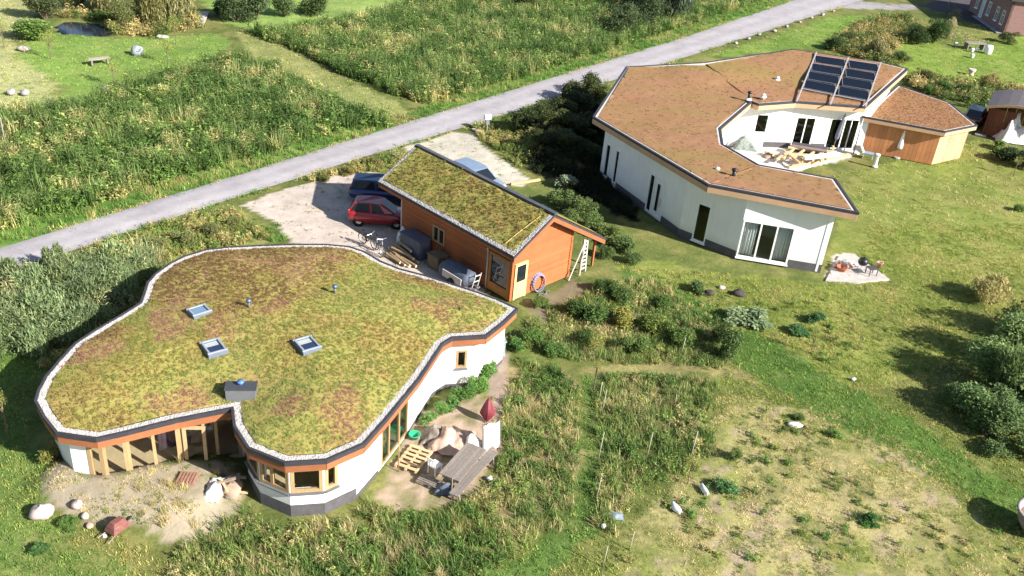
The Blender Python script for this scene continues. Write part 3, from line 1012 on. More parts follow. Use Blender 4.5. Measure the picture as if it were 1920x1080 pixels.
# ------------------------------------------------------------------ house with the rounded green roof
def house_round():
    c = sum((Vector((p.x, p.y, 0)) for p in ROOF1), Vector()) / len(ROOF1)
    H = empty('rounded_house', c, label='single storey white house with rounded lobed sedum roof edged in white pebbles', cat='house')
    # roof
    rm = rim(ROOF1, 0, 0.10, -0.15, 0.035)
    rf = rm.build('roof_edging', BITUMEN, H, world=True)
    st = rim(ROOF1, 0.105, 0.40, -0.14, 0.0).build('pebble_strip', PEBBLE, H, world=True)
    tag(pebbles(ROOF1, 0.12, 0.38, 130, 0.026, 3, 0.004).build('pebble_layer', PEBBLE, st), kind='stuff')
    seg_boards(H, inset(ROOF1, 0.07), 'fascia_board', FASCIA, 0.155, 0.46)
    mb = MB()
    inn = inset(ROOF1, 0.11)
    mb.prism([(p.x, p.y) for p in inn], [p.z - 0.46 for p in inn], [p.z - 0.42 for p in inn])
    mb.build('soffit', FASCIA, H, world=True)
    S = inset(ROOF1, 0.38)
    f = idw(S)
    def zf(x, y):
        d = edge_dist(x, y, S)
        return f(x, y) + 0.04 + 0.75 * (1 - np.exp(-d / 3.2)) + 0.08 * (fbm(x, y, 1.2, 3, 5) - 0.5) + 0.03 * (fbm(x, y, 5, 2, 8) - 0.5)
    mb, pts, zz = surface(S, zf, 0.16, 0.35, 2)
    sd = mb.build('sedum_roof', SEDUM_GREEN, H, smooth=True, world=True)
    bx = np.array([(p.x, p.y) for p in S])
    x, y = RNG.uniform(bx[:, 0].min(), bx[:, 0].max(), 27000), RNG.uniform(bx[:, 1].min(), bx[:, 1].max(), 27000)
    k = inpoly(x, y, S)
    x, y = x[k], y[k]
    n = fbm(x, y, 0.28, 4, 77)
    u = np.clip((n - .5) * 3.4 + .5 + .05 * (x - c.x) - .035 * (y - c.y) + RNG.normal(0, .13, len(x)), 0, .999)
    pal = np.array([srgb(*q, .62) for q in ((146, 112, 68), (162, 134, 74), (172, 150, 76), (164, 158, 72), (146, 156, 64), (162, 170, 84))])
    cc = pal[(u * 6).astype(int)] * RNG.uniform(.88, 1.12, (len(x), 1))
    pk = fbm(x, y, .5, 3, 79)[:, None] + RNG.normal(0, .05, (len(x), 1))
    cc = np.where(pk > .66, np.array(srgb(186, 136, 110, .6)) * RNG.uniform(.85, 1.15, (len(x), 1)), cc)
    t = scatter('sedum_tufts', 'low green and rusty sedum plants covering the lobed roof', None, np.stack([x, y, zf(x, y)], -1), *PR['sedum_tuft'], cc, 0.3, 0.7, 5, sd)
    # walls
    mw, mp = MB(), MB()
    n = len(WALL1)
    glazed = {29: None, 30: None, 31: None, 33: 1, 34: 1, 35: 1, 36: 1, 38: 1, 39: 1, 40: 1}
    def T(i): return WALL1[i % n].z - 0.45
    def dims(i):
        a, b = WALL1[i], WALL1[(i + 1) % n]
        return a, b, (Vector((b.x - a.x, b.y - a.y, 0))).length
    ops = {}
    wins = []
    for i in (29, 30, 31):                       # glazed front of the left wing
        a, b, L = dims(i)
        e = L - (0.0 if i < 31 else 0.12)
        ops[i] = [(0.0, e, 0.03, min(T(i), T(i + 1)) - 0.03)]
        m_ = {29: (0.62,), 30: (0.95,), 31: (0.9, 1.35, 2.1)}[i]
        wins.append((i, 'glazed_wall', ops[i][0], [s for s in m_ if s < e - 0.4], LARCH, 0.12, None))
    a, b, L = dims(28)
    ops[28] = [(L * .52, L, .03, T(28) - .06)]
    wins.append((28, 'glazed_wall', ops[28][0], [], LARCH, 0.14, None))
    for i in (33, 34, 35, 36):                   # bay window of the right lobe
        a, b, L = dims(i)
        s0, s1 = (0.04, L - 0.04) if i != 36 else (0.04, L * 0.42)
        ops[i] = [(s0, s1, 1.08, 2.3)]
        wins.append((i, 'bay_window', ops[i][0], [L * .42] if i == 34 else [], LARCH, 0.13, ZINC))
    a, b, L = dims(38)
    ops[38] = [(0.25, L - 0.1, 0.1, 2.3)]
    wins.append((38, 'patio_door', ops[38][0], [L * .34, L * .67], LARCH, 0.09, None))
    a, b, L = dims(41)
    ops[41] = [(L * .30, L * .30 + 0.5, 1.0, 1.95)]
    wins.append((41, 'small_window', ops[41][0], [], LARCH, 0.1, ZINC))
    for i in range(n):
        a, b, L = dims(i)
        wall_run(mw, a, b, T(i), T(i + 1), ops.get(i, ()), 0.28)
        if i not in (29, 30, 31, 32, 38):
            d = Vector((b.x - a.x, b.y - a.y, 0)).normalized()
            o = Vector((d.y, -d.x, 0)) * 0.012
            hp = 0.5 if 32 < i < 37 else 0.36 if i < 37 else 0.16
            MB().add([a + o - Vector((0, 0, a.z + .05)), b + o - Vector((0, 0, b.z + .05)), Vector((b.x, b.y, hp)) + o, Vector((a.x, a.y, hp)) + o], [(0, 1, 2, 3)]).build('plinth', GREYPL, H, world=True)
    mw.build('wall', WHITE, H, world=True)
    for i, nm, (s0, s1, zl, zh), bars, mt, fw, sill in wins:
        a, b, L = dims(i)
        w = frame_in(H, nm, a, b, s0, s1, zl, zh, mt, bars, fw, 0.12, 0.02, GLASSG if nm == 'patio_door' else GLASS, sill)
    # the glass door of the left wing, standing ajar in its pale frame
    a, b, L = dims(31)
    d = Vector((b.x - a.x, b.y - a.y, 0)).normalized()
    o = Vector((d.y, -d.x, 0))
    h0 = a + d * .12 + o * .1
    h1 = h0 + (d * math.cos(.3) + o * math.sin(.3)) * .86
    frame_in(H, 'glass_door', h0, h1, 0, .86, .12, 2.05, PALEWOOD, (), .13, .07, .0, GLASS)
    # interior seen through the panes
    ip = inset(WALL1, 0.30)
    MB().prism([(p.x, p.y) for p in ip], 0.02, 0.10).build('floor', FLOORT, H, world=True)
    # dark sheet over the cheek wall, its colour standing in for shade
    a, b, L = dims(32)
    d = Vector((b.x - a.x, b.y - a.y, 0)).normalized()
    o = Vector((d.y, -d.x, 0)) * 0.03
    MB().add([Vector((q.x, q.y, z)) + o for q, z in ((a, 0.0), (b, 0.0), (b, T(33)), (a, T(32)))], [(0, 1, 2, 3)]).build('shade_panel', BITUMEN, H, world=True)
    # curtains behind the glazed front
    a, b, L = dims(31)
    d = Vector((b.x - a.x, b.y - a.y, 0)).normalized()
    inw = Vector((-d.y, d.x, 0))
    CUR = solid('purple_cloth', (0.065, 0.035, 0.055), 0.9, 0.2, 3)
    for k, (s0, s1) in enumerate(((-0.75, 0.1), (0.18, 0.88))):
        rows = []
        for j in range(13):
            t = j / 12
            p = a + d * (s0 + (s1 - s0) * t) + inw * (0.42 + 0.03 * math.sin(t * 21))
            rows.append([Vector((p.x, p.y, z)) for z in (0.65 + 0.12 * math.sin(3 * t), 1.4, 1.98)])
        cu = MB().loft(rows, closed=False, caps=False)
        q = cu.build('curtain', CUR, None, smooth=True)
        tag(q, ('dark purple curtain hanging in the fixed light left of the glass door', 'dark purple curtain hanging inside the framed glass door')[k], 'curtain')
        q.modifiers.new('solid', 'SOLIDIFY').thickness = 0.01
    return H, zf
HOUSE1, ROOF1Z = house_round()

def roof1_at(px, py):
    """the point of the lobed roof seen at a pixel"""
    z = 3.4
    for _ in range(12):
        p = P(px, py, z)
        z = float(ROOF1Z(np.array([p.x]), np.array([p.y]))[0])
    return P(px, py, z)

def local_frame(a, b):
    d = (Vector(b) - Vector(a))
    return math.atan2(d.y, d.x)

def skylight(px, py, rz, w, l, label, tilt=0.0):
    p = roof1_at(px, py)
    o = empty('skylight', p - Vector((0, 0, 0.16)), rz, label, 'skylight', 'skylights on the lobed roof')
    m1 = MB()
    for (cx, cy, sx, sy) in ((0, -l / 2, w + .12, .12), (0, l / 2, w + .12, .12), (-w / 2, 0, .12, l - .12), (w / 2, 0, .12, l - .12)):
        m1.box((cx, cy, .12), (sx, sy, .36))
    m1.build('curb', solid('blue_grey_curb', (.13, .15, .19), .5, .12, 3), o, bevel=0.01)
    m2 = MB()
    for (cx, cy, sx, sy) in ((0, -l / 2 + .01, w + .14, .08), (0, l / 2 - .01, w + .14, .08), (-w / 2 + .01, 0, .08, l - .06), (w / 2 - .01, 0, .08, l - .06)):
        m2.box((cx, cy, .325), (sx, sy, .05))
    m2.build('frame', solid('pale_frame_metal', (.30, .32, .37), .4, .08, 4, metal=.2), o, bevel=0.008)
    MB().box((0, 0, .33), (w - .07, l - .07, .016)).build('pane', GLASS, o)
    mw = MB()
    for (cx, cy, sx, sy) in ((0, -l / 2 + .075, w - .13, .03), (0, l / 2 - .075, w - .13, .03), (-w / 2 + .075, 0, .03, l - .18), (w / 2 - .075, 0, .03, l - .18)):
        mw.box((cx, cy, .05), (sx, sy, .42))
    mw.build('light_shaft', WHITE, o)
    if l > .8:
        MB().box((0, -l * .2, .28), (w - .16, l * .5, .03)).build('inner_panel', solid('deep_blue_blind', (0.025, 0.04, 0.10), .6, .1), o)
        MB().box((0, l * .22, .26), (w - .16, l * .4, .03)).build('white_reveal', WHITE, o)
    else:
        MB().box((0, 0, .27), (w - .16, l - .16, .03)).build('inner_panel', solid('pale_sky_reflection', (0.22, 0.34, 0.46), .5, .1), o)  # pale blue panel under the glass, painted as the sky's reflection
    return o
rz1 = local_frame(P(384, 665, 3.5), P(420, 655, 3.5))
skylight(374, 587, rz1 + .1, 0.72, 0.62, 'shallow skylight reflecting blue sky, farthest back of the three roof lights')
skylight(401, 655, rz1, 0.68, 0.92, 'square skylight with white shaft, left of the two front roof lights')
skylight(576, 650, rz1, 0.70, 0.92, 'square skylight with white shaft, right of the two front roof lights')

BLUEM = solid('blue_grey_cowl', (0.12, 0.17, 0.27), 0.35, 0.1, 4, metal=0.5)
def vent(px, py, label, h=0.34):
    p = roof1_at(px, py)
    o = empty('roof_vent', p, 0, label, 'vent', 'vent pipes on the lobed roof')
    MB().tube((0, 0, -.05), (0, 0, h), .055, n=10).build('pipe', ZINC, o, smooth=True)
    MB().lathe([(0.0, h + .1), (.1, h + .08), (.115, h), (.1, h - .06), (0.06, h - .06)], n=12).build('cowl', BLUEM, o, smooth=True)
vent(467, 577, 'blue capped vent pipe between the skylights and the back roof edge')
vent(628, 550, 'blue capped vent pipe nearest the shed')
p = roof1_at(862, 580)
o = empty('roof_drain', p, 0, 'tiny black roof outlet near the right tip of the lobed roof', 'drain')
MB().lathe([(0, .09), (.05, .09), (.07, .02), (.07, -.05)], n=10).build('cap', BLACKP, o, smooth=True)

def chimney_box():
    p = roof1_at(452, 752)
    o = empty('chimney_box', p, local_frame(P(420, 752, 3.2), P(482, 752, 3.2)), 'dark grey metal chimney box with a blue cowl at the front of the roof', 'chimney')
    MB().box((0, .22, .22), (1.12, .5, .62)).build('casing', ZINC, o, bevel=0.012)
    MB().box((0, .22, .55), (1.18, .56, .05)).build('cap', solid('dark_cap', (0.07, 0.072, 0.08), .5, .1, 3, metal=.3), o)
    MB().lathe([(.07, .55), (.07, .64), (.14, .66), (.14, .72), (0, .75)], (-.02, .3, 0), 14).build('cowl', solid('blue_cowl', (0.08, 0.17, 0.42), .35, .08, 4), o, smooth=True)
chimney_box()
EXCL = [[(p.x, p.y) for p in inset(ROOF1, 0.3)]]

# ------------------------------------------------------------------ timber shed with gabled sedum roof
SHED_A = P(955, 566)
SHED_RZ = math.radians(137)                      # local x runs along the shed away from the near gable, local -y across it
def shed():
    S = empty('timber_shed', SHED_A, SHED_RZ, 'red brown timber shed with gabled sedum roof and long overhang', 'shed')
    W, L, T = 4.62, 9.15, 0.12
    yl = lambda v: -v                              # local y = -v, v from 0 (left wall) to W (right wall)
    sl = 0.58
    zl = lambda v: (2.99 + sl * (v + 0.44)) if v < 2.34 else (4.60 - sl * (v - 2.34))     # roof top
    zu = lambda v: zl(v) - 0.30
    rg = random.Random(5)
    bh = 0.175
    # gable boards (near end)
    g1 = MB(); g1.add([(T, yl(v), z) for v, z in ((0, 0), (W, 0), (W, zu(W)), (2.34, zu(2.34)), (0, zu(0)))], [(0, 1, 2, 3, 4)])
    g1.build('gable_core', REDWOOD, S)
    def clip(z):                                   # span of v at height z
        v0 = 0.0 if z < zu(0) else (z + 0.30 - 2.99) / sl - 0.44
        v1 = W if z < zu(W) else 2.34 + (4.60 - 0.30 - z) / sl
        return max(0, v0), min(W, v1)
    z = 0.05
    while z < zu(2.34) - 0.1:
        a0, a1 = clip(z); b0, b1 = clip(z + bh - .012)
        for (p0, p1, q0, q1) in ([(a0, a1, b0, b1)] if z > 2.2 or True else []):
            if z < 2.15:
                p0 = q0 = 1.16
            e = rg.uniform(.0, .006)
            vs = []
            for x, y_ in ((0.02 - e, 0), (T - .01, 0)):
                vs += [(x, yl(p0), z), (x, yl(p1), z), (x + (.034 if x < .05 else 0), yl(q1), z + bh - .016), (x + (.034 if x < .05 else 0), yl(q0), z + bh - .016)]
            MB().add(vs, [(0, 1, 2, 3), (7, 6, 5, 4), (1, 0, 4, 5), (3, 2, 6, 7), (2, 1, 5, 6), (0, 3, 7, 4)]).build('board', REDWOOD, S)
        z += bh
    # long wall boards (left side), right wall and far wall
    z = 0.05
    while z < 2.85:
        h = min(bh - .012, zu(0) - z)
        if h < .03: break
        for (x0, x1) in ((1.75, L),):
            spans = [(x0, x1)]
            if 1.0 < z + h / 2 < 1.98: spans = [(x0, 5.33), (6.35, x1)]
            for s0, s1 in spans:
                MB().box(((s0 + s1) / 2, -.05 + rg.uniform(-.004, .004), z + h / 2), (s1 - s0, .06, h)).build('board', REDWOOD, S)
        z += bh
    mb = MB()
    mb.box(((1.75 + 5.33) / 2, -.1, 1.42), (5.33 - 1.75, .05, 2.84)).box(((6.35 + L) / 2, -.1, 1.42), (L - 6.35, .05, 2.84))
    mb.box((5.84, -.1, .5), (1.02, .05, 1.0)).box((5.84, -.1, 2.4), (1.02, .05, .84))
    mb.box((L / 2, -W + .06, zu(W) / 2), (L, .12, zu(W) - .02))
    mb.add([(L, yl(v), z) for v, z in ((0.1, 0), (W, 0), (W, zu(W)), (2.34, zu(2.34)), (0.1, zu(0.1)))], [(0, 1, 2, 3, 4)])
    mb.build('inner_wall', REDWOOD, S)
    # corner posts
    MB().box((0.07, -.06, 1.42), (.16, .16, 2.78)).build('corner_post', REDWOOD, S)
    MB().box((0.07, -W + .06, 1.0), (.16, .16, 2.0)).build('corner_post', REDWOOD, S)
    MB().box((L + .02, -.05, 1.4), (.1, .1, 2.8)).build('corner_post', solid('pale_trim', (.5, .42, .38), .7), S)
    # yellow door in the gable
    d = MB()
    for (v, z, w, h) in ((.26, 1.06, .14, 2.12), (1.06, 1.06, .14, 2.12), (.66, 2.05, .66, .16), (.66, .45, .66, .82), (.66, .93, .66, .14)):
        d.box((-.01, yl(v), z + .04), (.09, w, h))
    dr = d.build('door', YELLOWP, S)
    MB().box((-.01, yl(.66), 1.52), (.03, .68, .98)).build('pane', DGLASS, dr)
    MB().tube((-.06, yl(1.03), 1.08), (-.06, yl(.92), 1.08), .014, n=6).build('handle', METAL, dr)
    # brown glazed panel beside the corner on the long side
    g = MB()
    BR = wood('brown_panel', (0.40, 0.17, 0.045), .25, (4, 4, 1))
    for (x, z, w, h) in ((.22, 1.15, .16, 2.3), (1.66, 1.15, .16, 2.3), (.94, 2.22, 1.3, .16), (.94, .28, 1.3, .5)):
        g.box((x, -.02, z + .04), (w, .1, h))
    gp = g.build('glazed_panel', BR, S)
    MB().box((.94, -.05, 1.36), (1.3, .03, 1.6)).build('pane', DGLASS, gp)
    # window in the long wall
    w = MB()
    for (x, z, sx, sz) in ((5.38, 1.5, .1, 1.0), (6.30, 1.5, .1, 1.0), (5.84, 1.05, .84, .1), (5.84, 1.95, .84, .1), (5.84, 1.5, .1, .82)):
        w.box((x, -.03, z), (sx, .12, sz))
    wn_ = w.build('window', LARCH, S)
    for x in (5.63, 6.06):
        MB().box((x, -.05, 1.5), (.36, .03, .82)).build('pane', DGLASS, wn_)
    # roof: two slopes, each a slab with rim, pebbles and sedum
    x0, x1 = -.44, 10.92
    v0, vr, v1 = -.44, 2.34, 6.95
    def slope(va, vb, nm, over=0.0):
        pts = [(x0, va), (x1, va), (x1, vb), (x0, vb)]
        vs = [(x, yl(v), zl(v) - .12) for x, v in pts] + [(x, yl(v), zl(v)) for x, v in pts]
        MB().add(vs, [(0, 1, 2, 3), (7, 6, 5, 4), (0, 4, 5, 1), (1, 5, 6, 2), (2, 6, 7, 3), (3, 7, 4, 0)]).build(nm, BITUMEN, S)
    slope(v0, vr - .002, 'roof_slope')
    slope(vr + .002, v1, 'roof_slope')
    # fascias below the rims
    def board(a, b, za, zb, h, nm='fascia_board', mt=FASCIA, th=.04):
        a, b = Vector((a[0], yl(a[1]), za)), Vector((b[0], yl(b[1]), zb))
        dd = Vector((b.x - a.x, b.y - a.y, 0)).normalized()
        o = Vector((dd.y, -dd.x, 0)) * th
        vs = [a - Vector((0, 0, h)), b - Vector((0, 0, h)), b, a]
        vs += [q + o for q in vs]
        MB().add(vs, [(3, 2, 1, 0), (4, 5, 6, 7), (0, 1, 5, 4), (1, 2, 6, 5), (2, 3, 7, 6), (3, 0, 4, 7)]).build(nm, mt, S)
    k = .124
    board((x0 + .04, v0 + .03), (x0 + .04, vr), zl(v0) - k, zl(vr) - k, .24)
    board((x0 + .04, vr), (x0 + .04, v1 - .02), zl(vr) - k, zl(v1) - k, .26)
    board((x1 - .1, v0 + .03), (x1 - .1, vr), zl(v0) - k, zl(vr) - k, .24)
    board((x0 + .1, v0 + .06), (x1 - .1, v0 + .06), zl(v0) - k, zl(v0) - k, .2, mt=REDWOOD)
    board((x0 + .1, v1 - .06), (x1 - .1, v1 - .06), zl(v1) - k, zl(v1) - k, .2)
    # soffit boards close the underside of the overhangs
    vs = [(x, yl(v), zl(v) - .16) for x, v in ((x0 + .06, v0 + .08), (x1 - .12, v0 + .08), (x1 - .12, vr), (x0 + .06, vr), (x1 - .12, v1 - .1), (x0 + .06, v1 - .1))]
    MB().add(vs, [(0, 1, 2, 3), (3, 2, 4, 5)]).build('soffit', REDWOOD, S)
    # dark ridge flashing
    MB().bar((x0, yl(vr + .12), zl(vr) + .03), (x1, yl(vr + .12), zl(vr) + .03), .26, .1).build('ridge_flashing', solid('flashing', (.10, .10, .105), .45, .15, 3, metal=.3), S)
    MB().bar((x0 + .2, yl(vr - .05), zl(vr) - .0), (x1, yl(vr - .05), zl(vr) - .0), .1, .06).build('ridge_strip', BLACKP, S)
    # pebble strips: eave and both barge ends
    def strip(xa, xb, va, vb):
        vs = [(x, yl(v), zl(v) + .02) for x, v in ((xa, va), (xb, va), (xb, vb), (xa, vb))] + [(x, yl(v), zl(v) - .05) for x, v in ((xa, va), (xb, va), (xb, vb), (xa, vb))]
        st = MB().add(vs, [(3, 2, 1, 0), (0, 1, 5, 4), (1, 2, 6, 5), (2, 3, 7, 6), (3, 0, 4, 7)]).build('pebble_strip', PEBBLE, S)
        mb = MB()
        for _ in range(int(abs(xb - xa) * abs(vb - va) * 260)):
            x, v, r = rg.uniform(xa, xb), rg.uniform(va, vb), rg.uniform(.015, .034)
            mb.ball((x, yl(v), zl(v) + .025), (r * 1.3, r, r * .8), rg.random(), .3, 5)
        tag(mb.build('pebble_layer', PEBBLE, st), kind='stuff')
    strip(x0 + .06, x1 - .06, v0 + .03, v0 + .24)
    strip(x0 + .06, x0 + .30, v0 + .24, vr - .12)
    strip(x1 - .30, x1 - .06, v0 + .24, vr - .12)
    # sedum blankets
    poly = [(x0 + .29, yl(vr - .12)), (x1 - .29, yl(vr - .12)), (x1 - .29, yl(v0 + .23)), (x0 + .29, yl(v0 + .23))]
    def zs(x, y):
        return np.array([zl(-q) for q in y]) + .045 + .08 * (fbm(x + 50, y + 50, 2.2, 3, 5) - .5) + .05 * (fbm(x + 50, y + 50, 6, 2, 9) - .5)
    pl = poly if (Vector(poly[1]) - Vector(poly[0])).cross(Vector(poly[2]) - Vector(poly[1])) > 0 else poly[::-1]
    mb, pts, zz = surface(pl, zs, .13, .35, 4)
    sd = mb.build('sedum_roof', SEDUM_GREEN, S, smooth=True)
    kk = RNG.random(len(pts)) < .75
    r = RNG.random(kk.sum())[:, None]
    g_, o_, d_2 = (np.array(srgb(*q, .62)) for q in ((148, 152, 62), (164, 138, 66), (146, 104, 60)))
    nn = fbm(pts[kk, 0] + 9, pts[kk, 1] + 9, .8, 3, 7)[:, None]
    cc = np.where(r < .14, d_2, np.where(nn + .3 * r > .56, g_, o_)) * (.75 + .5 * RNG.random((len(r), 1)))
    scatter('sedum_tufts', 'low sedum plants covering the shed roof', None, np.stack([pts[kk, 0], pts[kk, 1], zz[kk]], -1), *PR['sedum_tuft'], cc, .4, .95, 6, sd)
    pl2 = [(x0 + .1, yl(vr + .26)), (x0 + .1, yl(v1 - .1)), (x1 - .1, yl(v1 - .1)), (x1 - .1, yl(vr + .26))]
    pl2 = pl2 if (Vector(pl2[1]) - Vector(pl2[0])).cross(Vector(pl2[2]) - Vector(pl2[1])) > 0 else pl2[::-1]
    surface(pl2, zs, .4, .3, 5)[0].build('sedum_roof', SEDUM_GREEN, S, smooth=True)
    # yellow cord lying over the sedum, gutter pipe
    MB().path([(0.55, yl(-.1), zl(-.1) + .1), (.45, yl(.6), zl(.6) + .09), (.15, yl(1.9), zl(1.9) + .1)], .02, 5).build('cord', solid('yellow_cord', (.55, .38, .12), .7), S)
    MB().path([(1.9, .06, 2.75), (1.82, .05, 2.2), (1.82, .05, .05)], .045, 8).build('downpipe', solid('pale_pipe', (.42, .40, .38), .5), S, smooth=True)
    # posts of the lean-to side and front
    for x in (.1, 5.4, 10.6):
        MB().box((x, yl(v1 - .25), (zl(v1) - .3) / 2), (.12, .12, zl(v1) - .3)).build('post', FASCIA, S)
    return S
SHED = shed()
SM = Matrix.Translation(SHED_A) @ Matrix.Rotation(SHED_RZ, 4, 'Z')
def SP(x, y, z=0.0): return SM @ Vector((x, y, z))
EXCL.append([(q.x, q.y) for q in (SP(0, 0), SP(0, -4.7), SP(9.2, -4.7), SP(9.2, 0))])

# ------------------------------------------------------------------ angular white house around a courtyard
ROOF2 = [P(*q) for q in ((1611, 401, 4.35), (1567, 336, 4.2), (1423, 310, 4.15), (1357, 272, 4.1), (1352, 242, 4.05), (1410, 192, 3.9), (1423, 197, 3.9), (1493, 192, 3.9),
                         (1623, 202, 3.9), (1703, 130, 4.7), (1650, 117, 4.7), (1487, 93, 4.8), (1320, 118, 4.5), (1173, 126, 4.05), (1111, 220, 3.9), (1327, 348, 4.35))]
def house_angular():
    c = Vector((12, 62, 0))
    H = empty('angular_house', c, label='white angular house wrapped round a courtyard with rust coloured sedum roof and solar panels', cat='house')
    R = ROOF2
    TANF = wood('tan_fascia', (0.52, 0.33, 0.20), .12, (1, 1, 4))
    rim(R, 0, .16, -.08, .07).build('roof_edging', BITUMEN, H, world=True)
    rim(R, .165, .32, -.08, .03).build('edge_trim', solid('pale_trim_strip', (.55, .5, .47), .6), H, world=True)
    seg_boards(H, inset(R, .05), 'fascia_board', TANF, .085, .42, .04)
    inn = inset(R, .09)
    MB().prism([(p.x, p.y) for p in inn], [p.z - .42 for p in inn], [p.z - .38 for p in inn]).build('soffit', solid('pale_soffit', (.6, .57, .52), .7, .05), H, world=True)
    # sedum on four folded planes
    S = inset(R, .33)
    facets = [[5, 6, 7, 8, 9, 10, 11, 12], [14, 4, 5, 12, 13], [14, 15, 2, 3, 4], [15, 0, 1, 2]]
    for k, fc in enumerate(facets):
        poly = [S[i] for i in fc]
        a = np.array([(q.x, q.y, 1) for q in poly]); b = np.array([q.z for q in poly])
        co = np.linalg.lstsq(a, b, rcond=None)[0]
        w = idw(poly, 4)
        zf = lambda x, y, co=co, w=w: .5 * (co[0] * x + co[1] * y + co[2]) + .5 * w(x, y) + .05 + .07 * (fbm(x, y, 1.3, 3, 5) - .5) + .03 * (fbm(x, y, 4, 2, 8) - .5)
        area = sum(p.x * q.y - q.x * p.y for p, q in zip(poly, poly[1:] + poly[:1]))
        pl = poly if area > 0 else poly[::-1]
        mb, pts, zz = surface(pl, zf, .22, .35, 10 + k)
        sd = mb.build('sedum_roof', SEDUM_RUST, H, smooth=True, world=True)
        kk = RNG.random(len(pts)) < .16
        x, y = pts[kk, 0], pts[kk, 1]
        r, n_ = RNG.random((len(x), 1)), fbm(x, y, .35, 3, 70)[:, None]
        p1, p2, p3 = (np.array(srgb(*q, .66)) for q in ((186, 136, 96), (178, 132, 86), (166, 144, 82)))
        cc = np.where(n_ + .25 * r > .72, p3, np.where(r < .5, p1, p2)) * (.8 + .4 * RNG.random((len(x), 1)))
        scatter('sedum_tufts', 'low rusty sedum plants covering the angular roof', None, np.stack([x, y, zz[kk]], -1), *PR['sedum_tuft'], cc, .4, .9, 15 + k, sd)
    # walls
    W = [Vector(q) for q in ((18.05, 49.35, 0), (18.25, 52.4, 0), (14.3, 54.3, 0), (12.5, 57.2, 0), (12.4, 61.2, 0), (15.6, 69.3, 0), (20.3, 70.2, 0), (26.6, 71.2, 0),
                             (30.3, 78.6, 0), (22.4, 81.2, 0), (14.2, 75.4, 0), (8.0, 72.0, 0), (5.3, 60.7, 0), (9.95, 52.5, 0), (13.1, 50.12, 0))]
    n = len(W)
    TOP = 3.62
    tops = {0: 3.94, 1: 3.8, 14: 3.94, 13: 3.94, 12: 3.5}
    mw, mp = MB(), MB()
    Ls = [(W[(i + 1) % n] - W[i]).length for i in range(n)]
    ops = {14: [(.05, 3.05, .12, 2.55)],
           13: [(.95, 1.85, .12, 2.6)],
           12: [(.4, 1.0, .3, 2.7), (1.6, 2.1, .3, 2.7), (5.7, 7.5, .1, 2.7)],
           5: [(1.9, 2.9, 1.2, 2.7)], 6: [(.4, 2.0, .1, 2.6), (3.2, 5.6, .1, 2.6)], 4: [(2.2, 3.4, .1, 2.4)]}
    for i in range(n):
        a, b = W[i], W[(i + 1) % n]
        t0, t1 = tops.get(i, TOP), tops.get((i + 1) % n, TOP)
        wall_run(mw, a, b, t0, t1, ops.get(i, ()), .3)
        d = (b - a).normalized()
        o = Vector((d.y, -d.x, 0)) * .015
        s = 0
        for o0, o1, zl, zh in sorted(ops.get(i, ())) + [(Ls[i], Ls[i], 1, 1)]:
            if o0 - s > .02 and zl < .4 or o0 == Ls[i]:
                p0, p1 = a + d * s + o, a + d * o0 + o
                MB().add([(p0.x, p0.y, -.2), (p1.x, p1.y, -.2), (p1.x, p1.y, .48), (p0.x, p0.y, .48)], [(0, 1, 2, 3)]).build('plinth', GREYPL, H, world=True)
            s = o1
    mw.build('wall', WHITE, H, world=True)
    SLATE = glassmat('slate_glass', (.45, .52, .5))
    a, b = W[14], W[0]
    s = frame_in(H, 'sliding_door', a, b, .05, 3.05, .12, 2.55, FRAMEW, (1.12, 2.05), .1, .1, .02, [GLASS, GLASS, GLASS], FRAMEW)
    s['label'] = 'wide sliding glass door with three panes'
    d = (b - a).normalized(); inw = Vector((-d.y, d.x, 0))
    NET = solid('pale_net_curtain', (.55, .56, .56), .9, .08, 3)
    for s0, s1, lb in ((.15, .95, 'pale net curtain behind the left pane of the sliding door'), (2.15, 2.95, 'pale net curtain behind the right pane of the sliding door')):
        rows = []
        for j in range(25):
            t = j / 24
            p = a + d * (s0 + (s1 - s0) * t) + inw * (.36 + .03 * math.sin(t * 30))
            rows.append([Vector((p.x, p.y, z)) for z in (.18, 1.3, 2.5)])
        q = MB().loft(rows, closed=False, caps=False).build('curtain', NET, None, smooth=True)
        q.modifiers.new('solid', 'SOLIDIFY').thickness = .01
        tag(q, lb, 'curtain')
    frame_in(H, 'glass_door', W[13], W[14], .95, 1.85, .12, 2.6, FRAMEW, (), .08, .1, .02, SLATE, FRAMEW)
    frame_in(H, 'front_door', W[12], W[13], 5.7, 7.5, .1, 2.7, FRAMEW, (6.25,), .1, .12, .03, [DGLASS, FRAMEW])
    dd = (W[13] - W[12]).normalized(); oo = Vector((dd.y, -dd.x, 0))
    q0, q1 = W[12] + dd * 6.78 + oo * .02 + Vector((0, 0, .5)), W[12] + dd * 6.78 + oo * .02 + Vector((0, 0, 2.3))
    MB().bar(q0, q1, .22, .04, up=oo).build('door_light', DGLASS, H, world=True)
    MB().bar(W[12] + dd * 7.2 + oo * .08 + Vector((0, 0, .9)), W[12] + dd * 7.2 + oo * .08 + Vector((0, 0, 1.5)), .03, .03).build('door_handle', METAL, H, world=True)
    frame_in(H, 'slot_window', W[12], W[13], .4, 1.0, .3, 2.7, FRAMEW, (), .1, .12, .03, DGLASS)
    frame_in(H, 'slot_window', W[12], W[13], 1.6, 2.1, .3, 2.7, FRAMEW, (), .1, .12, .03, DGLASS)
    frame_in(H, 'courtyard_window', W[5], W[6], 1.9, 2.9, 1.2, 2.7, FRAMEW, (), .07, .1, .02, GLASSG)
    frame_in(H, 'courtyard_door', W[6], W[7], .4, 2.0, .1, 2.6, FRAMEW, (1.2,), .09, .1, .02, [SLATE, SLATE])
